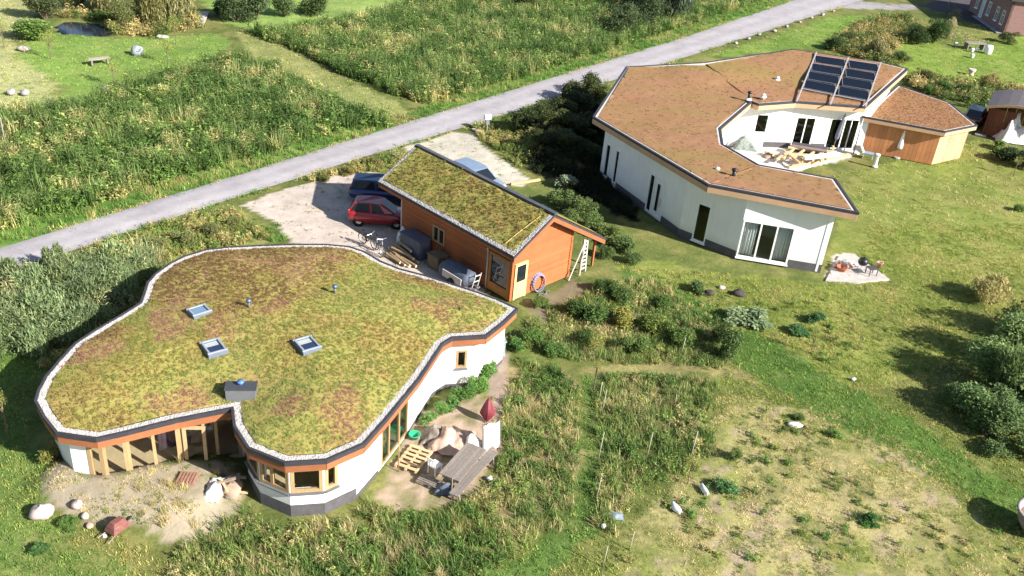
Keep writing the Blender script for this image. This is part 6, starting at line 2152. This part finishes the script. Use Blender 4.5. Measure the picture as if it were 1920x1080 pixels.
for row, items in (('upper', [(1015, 232, 1.4, 1.9), (1050, 225, 1.5, 2.0), (1075, 190, 1.3, 2.0), (1085, 210, 1.5, 2.0), (1110, 180, 1.3, 2.2)]), ('middle', [(985, 250, 1.3, 1.6), (1040, 265, 1.4, 1.5), (1080, 262, 1.5, 1.6), (1105, 245, 1.4, 1.6)]), ('lower', [(1020, 290, 1.2, 1.1), (1060, 300, 1.3, 1.2), (1100, 300, 1.3, 1.2)])):
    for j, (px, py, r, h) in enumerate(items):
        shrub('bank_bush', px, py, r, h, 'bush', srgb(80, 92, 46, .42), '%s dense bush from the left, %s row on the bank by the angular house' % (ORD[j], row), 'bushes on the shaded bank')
for j, (px, py, r, h) in enumerate(((1050, 385, .9, 1.3), (1065, 425, .8, 1.2), (1085, 400, .9, 1.3), (1108, 402, .8, 1.1), (1112, 430, .8, 1.2), (1135, 480, .6, .9), (1140, 450, .9, 1.2), (1170, 470, .8, 1.0), (1185, 490, .6, .8))):
    shrub('border_shrub', px, py, r, h, 'bush', srgb(104, 124, 64, .52), '%s leafy shrub from the left between the shed and the angular house' % ORD[j], 'shrubs behind the shed')
shrub('flowering_shrub', 1062, 352, .7, 1.0, 'low', srgb(150, 160, 130, .6), 'pale leaved shrub at the end of the timber beam')
shrub('path_shrub', 740, 300, .45, 1.4, 'sparse', srgb(150, 154, 110, .6), 'sparse tall shrub between the road and the blue car')
shrub('path_shrub', 700, 312, .5, .8, 'bush', srgb(140, 132, 70, .55), 'low yellowish bush left of the sparse tall shrub')
shrub('path_shrub', 655, 326, .55, .6, 'bush', srgb(128, 122, 62, .55), 'low yellowish bush at the left end of the blue car')
shrub('path_shrub', 610, 338, .5, .5, 'bush', srgb(110, 118, 56, .55), 'low green bush where the verge meets the drive')

# right: willows throwing long shadows
for px, py, r, h, kd, lb in ((1822, 775, 1.35, 1.9, 'big', 'leftmost large'), (1862, 725, 1.7, 2.5, 'big', 'upper middle'), (1880, 805, 1.5, 2.1, 'big', 'lower middle'), (1915, 690, 1.9, 3.2, 'big', 'second highest'), (1930, 780, 1.8, 2.6, 'big', 'right middle'), (1785, 755, .8, 1.2, 'bush', 'small leftmost'), (1920, 850, 1.0, 1.4, 'bush', 'lowest right'), (1870, 850, .7, .8, 'bush', 'lowest and smallest'), (1945, 640, 1.9, 3.6, 'big', 'topmost'),
                             (1845, 815, 1.0, 1.3, 'bush', 'low left'), (1895, 755, 1.5, 2.6, 'willow', 'narrow leaved central')):
    shrub('broad_bush', px, py, r, h, kd, srgb(112, 136, 76, .56), lb + ' bush of the dark leafy group at the right edge', 'dark bushes at the right edge')
shrub('straw_bush', 1850, 562, 1.3, 1.4, 'willow', srgb(160, 152, 96, .6), 'round straw coloured grass clump on the right lawn')
# kitchen garden
KG = [(1370, 672, .7, 1.9, 'bush', srgb(78, 104, 50, .5), 'tall dark bush at the right end of the kitchen garden'), (1345, 640, .6, 1.6, 'bush', srgb(84, 110, 52, .5), 'second dark bush in the kitchen garden right of the hollow'),
      (1415, 607, .9, .8, 'low', PA, 'pale blue green cabbage clump on the right garden row'), (1385, 600, .7, .7, 'low', PA, 'pale cabbage clump left of the widest one'), (1530, 602, .5, .6, 'low', srgb(70, 110, 62, .5), 'dark green plant alone on the right garden row'),
      (1500, 622, .6, .5, 'low', srgb(86, 128, 70, .5), 'low green plant before the dark one on the right row'), (1310, 545, .5, .6, 'low', srgb(92, 116, 62, .5), 'green plant left of the dark compost lump'),
      (1270, 640, .9, 1.1, 'bush', srgb(96, 124, 54, .52), 'broad green bush in the middle of the kitchen garden'), (1220, 620, .9, 1.2, 'bush', srgb(112, 132, 56, .55), 'green bush left of the middle of the kitchen garden'),
      (1170, 610, .8, 1.2, 'bush', YE, 'yellowish bush in the kitchen garden'), (1120, 600, .9, 1.3, 'bush', srgb(92, 118, 52, .52), 'leafy bush near the upper left of the kitchen garden'), (1080, 590, .8, 1.0, 'bush', srgb(86, 112, 50, .5), 'leafy bush nearest the shed door path'),
      (1115, 660, .5, 1.4, 'sparse', YE, 'thin yellow young bush at the lower left of the kitchen garden'), (1190, 655, .8, .9, 'bush', srgb(108, 130, 58, .55), 'bush at the lower middle of the kitchen garden'),
      (1000, 640, .7, .7, 'bush', srgb(94, 130, 56, .55), 'bright green bush right of the lobed roof tip'), (1040, 660, .7, .7, 'bush', srgb(100, 130, 58, .55), 'second bright green bush below the roof tip'), (970, 655, .5, .6, 'low', srgb(84, 124, 54, .55), 'low leafy plant beside the grey tank'),
      (1015, 575, .6, .6, 'bush', srgb(104, 126, 56, .55), 'small bush right of the roof tip by the mud'), (1130, 545, .7, .9, 'bush', srgb(80, 108, 48, .5), 'bush behind the white ladder'), (1160, 560, .8, 1.0, 'bush', srgb(92, 120, 54, .5), 'bush right of the white ladder'),
      (1240, 575, .7, .7, 'bush', srgb(100, 128, 54, .5), 'bush above the middle of the kitchen garden'), (1095, 640, .6, .8, 'bush', srgb(86, 114, 50, .5), 'bush left of the thin yellow one'),
      (845, 765, .4, .7, 'low', srgb(96, 138, 60, .55), 'left leafy plant in the bed along the white wall'), (880, 745, .4, .9, 'bush', srgb(86, 130, 56, .55), 'middle leafy plant in the bed along the white wall'), (905, 715, .5, 1.0, 'low', srgb(100, 146, 62, .58), 'right leafy plant in the bed along the white wall'), (805, 790, .4, .5, 'low', srgb(112, 146, 66, .58), 'leftmost leafy plant in the bed along the white wall'),
      (828, 772, .45, .6, 'bush', srgb(104, 142, 60, .58), 'second leafy plant from the left in the bed along the white wall'), (862, 752, .45, .7, 'low', srgb(92, 136, 56, .56), 'fourth leafy plant in the bed along the white wall'), (895, 732, .5, .9, 'bush', srgb(98, 142, 58, .58), 'tall leafy plant left of the rightmost one in the wall bed'), (918, 700, .4, .9, 'bush', srgb(92, 134, 54, .56), 'leafy plant at the wall corner by the dirt path'),
      (1360, 915, .45, .5, 'low', srgb(88, 128, 70, .55), 'blue green rosette beside the upper white cloche'), (1375, 860, .35, .6, 'bush', srgb(104, 128, 60, .55), 'small bush at the left of the dry field'), (1630, 980, .4, .4, 'low', srgb(70, 112, 46, .55), 'dark green tuft in the middle of the dry field'),
      (1565, 815, .3, .35, 'low', srgb(104, 132, 56, .55), 'small green tuft near the flat white stone'), (1495, 785, .3, .35, 'bush', srgb(90, 118, 50, .55), 'small bush behind the flat white stone'),
      (75, 1030, .35, .35, 'low', srgb(78, 112, 52, .55), 'small rosette plant on the lower left lawn'), (105, 862, .6, .7, 'bush', srgb(132, 134, 60, .55), 'yellowish bush at the left corner of the glazed front'), (130, 985, .4, .4, 'bush', srgb(88, 120, 50, .55), 'low green bush below the boulders')]
for px, py, r, h, kd, c, lb in KG:
    shrub('garden_bush', px, py, r, h, kd, c, lb, cat='bush')
# young trees
for px, py, h, lb in ((1112, 735, 2.1, 'young yellow green tree at the head of the green path'), (15, 815, 2.6, 'young tree at the left edge beside the lobed roof'), (1520, 660, 1.6, 'bare thin sapling on the right lawn, left one'), (1610, 655, 1.5, 'bare thin sapling on the right lawn, right one'), (1900, 330, 2.0, 'thin leaning sapling right of the timber wing'), (1290, 905, 1.6, 'thin sapling at the left edge of the dry field')):
    tree('sapling', px, py, .32, h, h * .55, 'sparse', YE, lb)
# upper left garden and far trees
for px, py, r, h, kd, c, lb in ((62, 72, 2.0, 1.9, 'bush', srgb(112, 142, 62, .55), 'round green bush left of the pond'), (85, 35, 1.8, 3.2, 'big', srgb(84, 96, 58, .5), 'dark bush behind the left end of the pond'),
                                (235, 52, 1.3, 3.0, 'big', srgb(120, 126, 72, .55), 'olive bush right of the pond'), (285, 48, 1.6, 3.2, 'willow', srgb(136, 134, 78, .58), 'straw green bush second right of the pond'), (335, 40, 1.4, 3.0, 'willow', srgb(138, 134, 86, .58), 'straw green bush nearest the footbridge'),
                                (248, 20, 1.6, 4.2, 'big', srgb(86, 100, 62, .5), 'tall dark bush above the pond'), (200, 25, 1.8, 3.0, 'willow', srgb(140, 132, 80, .58), 'straw coloured bush above the pond'), (150, 12, 1.8, 2.6, 'big', srgb(110, 118, 66, .55), 'olive bush at the top edge above the pond'), (310, 15, 1.8, 3.2, 'willow', srgb(120, 128, 82, .55), 'grey green bush at the top edge left of the footbridge'),
                                (440, 40, 1.8, 3.6, 'big', srgb(84, 106, 66, .5), 'dark round bush right of the footbridge'), (480, 36, 1.8, 3.8, 'big', srgb(92, 112, 74, .5), 'dark bush second right of the footbridge'), (535, 30, 1.6, 3.0, 'big', srgb(98, 118, 66, .5), 'green bush at the top edge beyond the footbridge'), (590, 26, 1.6, 2.6, 'big', srgb(94, 116, 64, .5), 'last green bush at the top edge before the far lawn'), (420, 28, 1.2, 1.8, 'bush', srgb(70, 100, 50, .5), 'low dark bush just right of the footbridge'),
                                (1160, 62, 2.2, 3.4, 'big', srgb(92, 108, 66, .5), 'left dark tree like bush beside the road at the top'), (1205, 48, 2.4, 4.6, 'big', srgb(80, 98, 60, .48), 'middle dark bush beside the road at the top'), (1255, 42, 2.4, 5.0, 'willow', srgb(104, 118, 92, .5), 'grey willow beside the road at the top'), (1190, 22, 2.4, 4.6, 'big', srgb(90, 106, 64, .48), 'dark bush behind the others at the top of the road'), (985, 18, 1.8, 2.6, 'big', srgb(104, 120, 62, .5), 'olive bush at the top edge in the reed field'),
                                (1560, 92, 1.2, 1.6, 'big', srgb(70, 92, 48, .5), 'dark bush behind the back roof wing'), (1600, 84, 1.2, 1.6, 'big', srgb(112, 122, 66, .55), 'olive bush behind the solar panels'), (1640, 108, 1.2, 1.8, 'willow', srgb(150, 142, 92, .58), 'straw bush behind the right end of the panels'), (1690, 118, 1.1, 1.5, 'big', srgb(104, 120, 60, .55), 'green bush at the right back roof corner'),
                                (1730, 150, 1.2, 1.3, 'big', srgb(128, 124, 68, .55), 'brownish bush above the timber wing roof'), (1770, 172, 1.2, 1.2, 'bush', srgb(82, 116, 48, .52), 'dark green bush above the timber wing roof'), (1810, 176, 1.1, 1.1, 'bush', srgb(84, 118, 50, .52), 'dark green bush between wing roof and shelter'), (1740, 175, .9, 1.0, 'bush', srgb(90, 124, 52, .52), 'green bush touching the timber wing roof'), (1850, 165, 1.1, 1.3, 'willow', srgb(164, 150, 92, .58), 'straw coloured bush behind the brown shelter'),
                                (1720, 82, 1.5, 2.4, 'big', srgb(74, 98, 50, .48), 'left dark conifer like bush on the far lawn'), (1750, 80, 1.6, 3.0, 'big', srgb(80, 104, 50, .48), 'right dark conifer like bush on the far lawn'), (1776, 72, .8, 2.2, 'willow', srgb(150, 148, 112, .58), 'straw grass clump beside the dark conifers'), (1790, 35, .8, 1.8, 'sparse', YE, 'small yellow tree before the brick house'), (1890, 80, 1.2, 1.6, 'bush', srgb(96, 108, 60, .5), 'olive bush at the corner of the brick house'),
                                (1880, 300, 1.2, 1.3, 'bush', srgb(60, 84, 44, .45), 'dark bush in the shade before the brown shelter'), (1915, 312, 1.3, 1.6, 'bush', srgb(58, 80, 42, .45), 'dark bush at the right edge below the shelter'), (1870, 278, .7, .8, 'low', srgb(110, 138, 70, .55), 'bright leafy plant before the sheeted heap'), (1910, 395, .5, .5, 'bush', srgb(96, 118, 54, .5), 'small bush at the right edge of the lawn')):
    shrub('distant_bush', px, py, r, h, kd, c, lb, cat='bush')
for px, py, h, lb in ((95, 110, 2.4, 'young tree standing left of the bench'), (215, 160, 2.2, 'thin young tree above the bent white pipe'), (330, 82, 2.6, 'yellowing young tree right of the white tray'), (315, 118, 2.4, 'young tree at the reed edge right of the lawn'), (8, 88, 2.4, 'young tree at the left edge of the pale field')):
    tree('young_tree', px, py, .7, h * 1.2, h * .5, 'sparse', srgb(150, 156, 70, .6), lb)

# ------------------------------------------------------------------ fields of reeds, weeds and grass
ROADW = [(p.x, p.y) for p in ROADPOLY]
def fill(polys, dens, seed, avoid_hard=True, avoid=()):
    rg = np.random.default_rng(seed)
    out = []
    for pl in polys:
        p = PL(pl)
        x0, x1, y0, y1 = min(q.x for q in p), max(q.x for q in p), min(q.y for q in p), max(q.y for q in p)
        n = int((x1 - x0) * (y1 - y0) * dens)
        x, y = rg.uniform(x0, x1, n), rg.uniform(y0, y1, n)
        wx, wy = x + 1.2 * (fbm(x, y, .5, 2, 3) - .5), y + 1.2 * (fbm(x, y, .5, 2, 5) - .5)
        k = inpoly(wx, wy, p)
        out.append(np.stack([x[k], y[k]], -1))
    q = np.concatenate(out)
    k = ~inpoly(q[:, 0], q[:, 1], ROADW)
    for e in EXCL:
        k &= ~inpoly(q[:, 0], q[:, 1], e)
    if avoid_hard:
        for nm in ('driveway', 'drive2', 'bbq', 'terrace', 'brick_yard', 'side_track', 'dirt_path', 'mud'):
            k &= ~inpoly(q[:, 0], q[:, 1], Z[nm])
    for nm in avoid:
        k &= ~inpoly(q[:, 0], q[:, 1], Z[nm])
    q = q[k]
    return np.concatenate([q, ground_height(q[:, 0], q[:, 1])[:, None]], 1)

def palette(pts, cols, weights, seed, f=.5, k=.62):
    rg = np.random.default_rng(seed)
    n = fbm(pts[:, 0], pts[:, 1], f, 3, seed)
    u = np.clip((n - .5) * 2.2 + .5 + rg.normal(0, .22, len(n)), 0, .9999)
    w = np.cumsum(weights) / sum(weights)
    i = np.searchsorted(w, u)
    c = np.array([srgb(*q, k) for q in cols])[i]
    return c * rg.uniform(.7, 1.3, (len(n), 1))

REEDS = [[(-140, 330), (-60, 230), (60, 205), (150, 205), (200, 190), (250, 165), (330, 140), (400, 118), (470, 112), (560, 155), (640, 200), (735, 238), (640, 244), (343, 334), (0, 430), (-120, 470)],
         [(470, 62), (560, 55), (660, 42), (760, 12), (900, -10), (1100, -20), (1300, -20), (1470, -14), (1280, 50), (953, 150), (800, 195), (740, 180), (640, 135), (560, 95)]]
p = fill(REEDS, 4.2, 1)
scatter('reed_field', 'dense grey green reeds and tall weeds between the road and the mown track', 'reeds', p, *PR['reed_clump'],
        palette(p, [(80, 106, 46), (104, 128, 60), (124, 144, 76), (142, 154, 84), (180, 170, 108)], [3, 4, 3, 1.5, .5], 11), .55, 1.15, 2)
p = fill(REEDS, 3.4, 4)
scatter('reed_undergrowth', 'leafy undergrowth between the reeds', 'weeds', p, *PR['weed_clump'], palette(p, [(84, 114, 44), (108, 136, 56), (132, 150, 68), (172, 164, 98)], [3, 3, 1.6, .4], 13), .9, 1.9, 5)
MEADOW = [[(345, 1085), (335, 1040), (400, 985), (470, 955), (520, 990), (620, 990), (700, 945), (735, 965), (850, 955), (900, 920), (940, 850), (945, 720), (985, 680), (1060, 690), (1085, 740), (1080, 860), (1060, 960), (985, 1030), (830, 1110), (340, 1120)],
          [(1115, 715), (1250, 705), (1350, 720), (1340, 800), (1310, 870), (1200, 930), (1120, 1000), (1108, 920), (1125, 800)],
          [(985, 600), (1060, 560), (1150, 520), (1230, 530), (1330, 590), (1390, 660), (1350, 690), (1180, 675), (1080, 680), (960, 660)]]
def thin(p, f, lo, seed):
    return p[fbm(p[:, 0], p[:, 1], f, 3, seed) > lo]
p = thin(fill(MEADOW, 5.5, 6), .7, .38, 81)
scatter('meadow_weeds', 'tangled broad leaved weeds in the meadow around the rounded house', 'weeds', p, *PR['weed_clump'],
        palette(p, [(84, 116, 44), (104, 132, 54), (126, 144, 66), (150, 152, 82), (180, 166, 112)], [3, 3.4, 2.6, 1.2, .6], 17), .35, .8, 7)
p = thin(fill(MEADOW, 11, 28), .5, .26, 85)
scatter('meadow_grass', 'tall arching green grass in the meadow', 'grass', p, *PR['grass_tuft'], palette(p, [(96, 124, 54), (122, 142, 68), (150, 154, 88), (182, 170, 116)], [2.2, 2.8, 2.2, 1.8], 67, .35), .6, 1.45, 29)
p = thin(fill(MEADOW, 8, 8), .45, .46, 83)
scatter('meadow_straw', 'pale dry grass stalks in the meadow', 'grass', p, *PR['straw_tuft'], palette(p, [(128, 134, 64), (160, 152, 92), (192, 176, 126)], [2, 3, 2.4], 19), .35, .8, 9)
VERGE = [[(-120, 500), (0, 432), (343, 335), (640, 245), (953, 152), (1280, 52), (1480, -16), (1486, -4), (1280, 66), (953, 168), (640, 265), (343, 357), (0, 462), (-120, 508)],
         [(200, 452), (313, 418), (445, 390), (475, 408), (545, 450), (400, 462), (340, 480), (300, 500), (270, 520), (230, 500)]]
p = fill(VERGE, 9, 10)
scatter('verge_grass', 'bright rough grass along the road', 'grass', p, *PR['grass_tuft'], palette(p, [(98, 134, 52), (120, 150, 60), (148, 156, 78), (172, 164, 100)], [3, 3, 2, 1], 23), .6, 1.2, 11)
ROUGH = [[(560, 348), (640, 318), (720, 295), (765, 285), (760, 300), (720, 325), (650, 340), (590, 352)], [(890, 252), (960, 215), (1100, 165), (1150, 140), (1120, 200), (990, 320), (960, 300)]]
ROUGH.append([(180, 460), (313, 420), (440, 392), (470, 420), (500, 452), (400, 464), (340, 482), (300, 502), (272, 530), (230, 500)])
ROUGH.append([(60, 700), (120, 645), (200, 600), (255, 565), (262, 575), (215, 605), (140, 655), (80, 712)])
p = fill(ROUGH, 8, 12)
scatter('bank_weeds', 'rough weeds on the strips beside both drives', 'weeds', p, *PR['weed_clump'], palette(p, [(108, 126, 54), (144, 146, 72), (178, 162, 100)], [2, 3, 2], 29), .45, .85, 13)
LAWN_NEAR = [[(-60, 640), (60, 640), (110, 650), (40, 760), (100, 880), (80, 940), (160, 1000), (330, 1030), (340, 1120), (-80, 1120)], [(1060, 980), (1085, 860), (1088, 700), (1120, 700), (1125, 800), (1108, 910), (1110, 1000), (1180, 1120), (800, 1120)],
             [(1150, 490), (1300, 510), (1560, 540), (1640, 420), (1940, 420), (1960, 1120), (1180, 1120), (1140, 1000), (1320, 860), (1350, 700), (1400, 650), (1300, 570)]]
p = fill(LAWN_NEAR, 30, 14, avoid=('sandpit', 'dry_field'))
idx = zone_at(p[:, 0], p[:, 1])
lush = np.isin(idx, [ORDER.index(n) for n in ('green_path', 'green_strip', 'left_lawn')])[:, None]
c1 = palette(p, [(100, 132, 52), (116, 144, 58), (140, 152, 72)], [2, 3, 1.4], 31)
c2 = palette(p, [(118, 136, 50), (140, 150, 62), (168, 160, 92)], [2, 3, 1.6], 33)
scatter('lawn_grass', 'short uneven grass of the lawns and paths', 'grass', p, *PR['lawn_tuft'], np.where(lush, c1, c2), .6, 1.4, 15)
p = fill([[(1300, 760), (1420, 725), (1530, 750), (1660, 800), (1780, 870), (1870, 940), (1990, 1040), (1990, 1120), (1130, 1120), (1100, 1020), (1180, 930), (1280, 870), (1310, 830)], [(75, 895), (110, 878), (440, 870), (450, 930), (380, 1015), (170, 985)]], 46, 16)
k = fbm(p[:, 0], p[:, 1], 1.3, 3, 41) > .40
p = p[k]
scatter('dry_grass', 'thin dry grass on the sandy ground', 'grass', p, *PR['lawn_tuft'], palette(p, [(112, 132, 54), (136, 146, 66), (176, 164, 104), (204, 188, 138)], [2.2, 2.2, 3, 2], 37, .8), .4, 1.0, 17)
p = fill([[(75, 880), (210, 868), (330, 872), (440, 862), (450, 930), (380, 1015), (300, 1010)]], 3.0, 18)
k = fbm(p[:, 0], p[:, 1], .9, 3, 43) > .5
p = p[k]
scatter('sand_weeds', 'scattered straw tufts in the sandy yard', 'grass', p, *PR['straw_tuft'], palette(p, [(150, 142, 74), (186, 168, 112), (204, 182, 134)], [2, 3, 2], 39), .35, .7, 19)
FARL = [[(28, 105), (60, 70), (110, 62), (230, 70), (400, 62), (430, 85), (330, 145), (230, 195), (165, 215), (120, 160)], [(-80, 0), (95, -10), (40, 100), (140, 200), (150, 235), (-120, 235)], [(1320, 105), (1560, 28), (1720, 30), (1960, 60), (1960, 190), (1700, 150), (1530, 90)], [(1560, 330), (1830, 260), (1960, 290), (1960, 420), (1640, 420)], [(430, 55), (560, 100), (760, 200), (800, 222), (745, 240), (560, 150)]]
p = fill(FARL, 5, 20)
idx = zone_at(p[:, 0], p[:, 1])
bright = np.isin(idx, [ORDER.index(n) for n in ('garden_lawn', 'far_right_lawn', 'right_lawn_up')])[:, None]
scatter('far_lawn_grass', 'short grass of the distant lawns', 'grass', p, *PR['lawn_tuft'], np.where(bright, palette(p, [(116, 150, 56), (134, 164, 64), (152, 168, 84)], [2, 3, 1], 45), palette(p, [(128, 146, 62), (158, 162, 86), (184, 178, 116)], [2, 3, 2], 47)), .9, 1.7, 21)
p = fill([[(1540, 88), (1620, 40), (1700, 30), (1740, 60), (1660, 100), (1700, 130), (1640, 118)], [(1690, 150), (1760, 150), (1960, 175), (1960, 200), (1840, 205), (1760, 185)], [(100, 30), (360, 10), (380, 50), (300, 66), (215, 66), (205, 40)]], 4, 22)
scatter('pond_reeds', 'rough straw coloured reeds round the pond and behind the angular house', 'reeds', p, *PR['weed_clump'], palette(p, [(96, 116, 52), (136, 134, 70), (176, 158, 100)], [2, 3, 2], 49), .8, 1.7, 23)

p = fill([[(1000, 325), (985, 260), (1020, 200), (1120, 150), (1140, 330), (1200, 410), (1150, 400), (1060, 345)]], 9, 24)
scatter('ivy_cover', 'dark evergreen ground cover in the shade of the angular house', 'ground cover', p, *PR['weed_clump'], palette(p, [(40, 52, 30), (50, 62, 34), (62, 72, 40)], [2, 2, 1], 53, k=.4), .5, .9, 25)  # leaf colours kept very dark to deepen the house's shadow

p = fill([[(1335, 770), (1510, 770), (1740, 880), (1960, 1050), (1980, 1120), (1180, 1120), (1130, 1020), (1300, 880)], [(1400, 560), (1600, 560), (1750, 700), (1560, 720), (1440, 640)], [(1180, 520), (1400, 560), (1380, 600), (1250, 560)]], 2.6, 26)
k = fbm(p[:, 0], p[:, 1], .8, 3, 61) > .5
p = p[k]
scatter('scattered_weeds', 'small scattered weeds on the dry field and right lawn', 'weeds', p, *PR['weed_clump'], palette(p, [(90, 124, 46), (120, 138, 58), (168, 158, 98)], [3, 2, 1.2], 63, 1.0), .25, .6, 27)

# ------------------------------------------------------------------ rough growth in the thicket, grass creeping onto drives and road edge
p = fill([[(-60, 660), (60, 670), (140, 650), (200, 610), (255, 560), (270, 520), (300, 490), (250, 480), (180, 500), (60, 535), (-60, 570)]], 7, 40)
scatter('thicket_reeds', 'grey green reeds between the bushes of the roadside thicket', 'reeds', p, *PR['reed_clump'], palette(p, [(104, 124, 74), (126, 142, 92), (146, 156, 104), (176, 168, 116)], [2, 3, 3, 1.2], 71), .7, 1.25, 41)
def edge_creep():
    rg = np.random.default_rng(44)
    out = []
    for e in (road_lo, road_up):
        for a, b in zip(e[:-1], e[1:]):
            n = int((b - a).length * 9)
            t = rg.random(n)
            d = (b - a).normalized()
            o = rg.normal(0, .16, n)
            out.append(np.stack([a.x + (b.x - a.x) * t - d.y * o, a.y + (b.y - a.y) * t + d.x * o, np.full(n, .0)], -1))
    q = np.concatenate(out)
    k = np.ones(len(q), bool)
    for nm in ('driveway', 'drive2', 'side_track'):
        k &= ~inpoly(q[:, 0], q[:, 1], Z[nm])
    return q[k]
p = edge_creep()
p = p[fbm(p[:, 0], p[:, 1], .5, 3, 97) > .42]
scatter('road_edge_grass', 'grass creeping over both edges of the road', 'grass', p, *PR['lawn_tuft'], palette(p, [(104, 134, 56), (134, 148, 70), (176, 164, 104)], [3, 2, 1.4], 73), .8, 1.8, 45)
p = fill([[(452, 384), (560, 345), (700, 320), (760, 345), (790, 420), (940, 575), (640, 520), (545, 452), (490, 404)], [(752, 275), (850, 246), (905, 275), (990, 335), (930, 345), (790, 300)]], 3, 46, False)
p = p[fbm(p[:, 0], p[:, 1], .7, 3, 99) > .56]
scatter('drive_weeds', 'sparse weeds growing in the sandy drives', 'weeds', p, *PR['lawn_tuft'], palette(p, [(116, 132, 62), (160, 152, 92)], [2, 2], 75), .6, 1.4, 47)
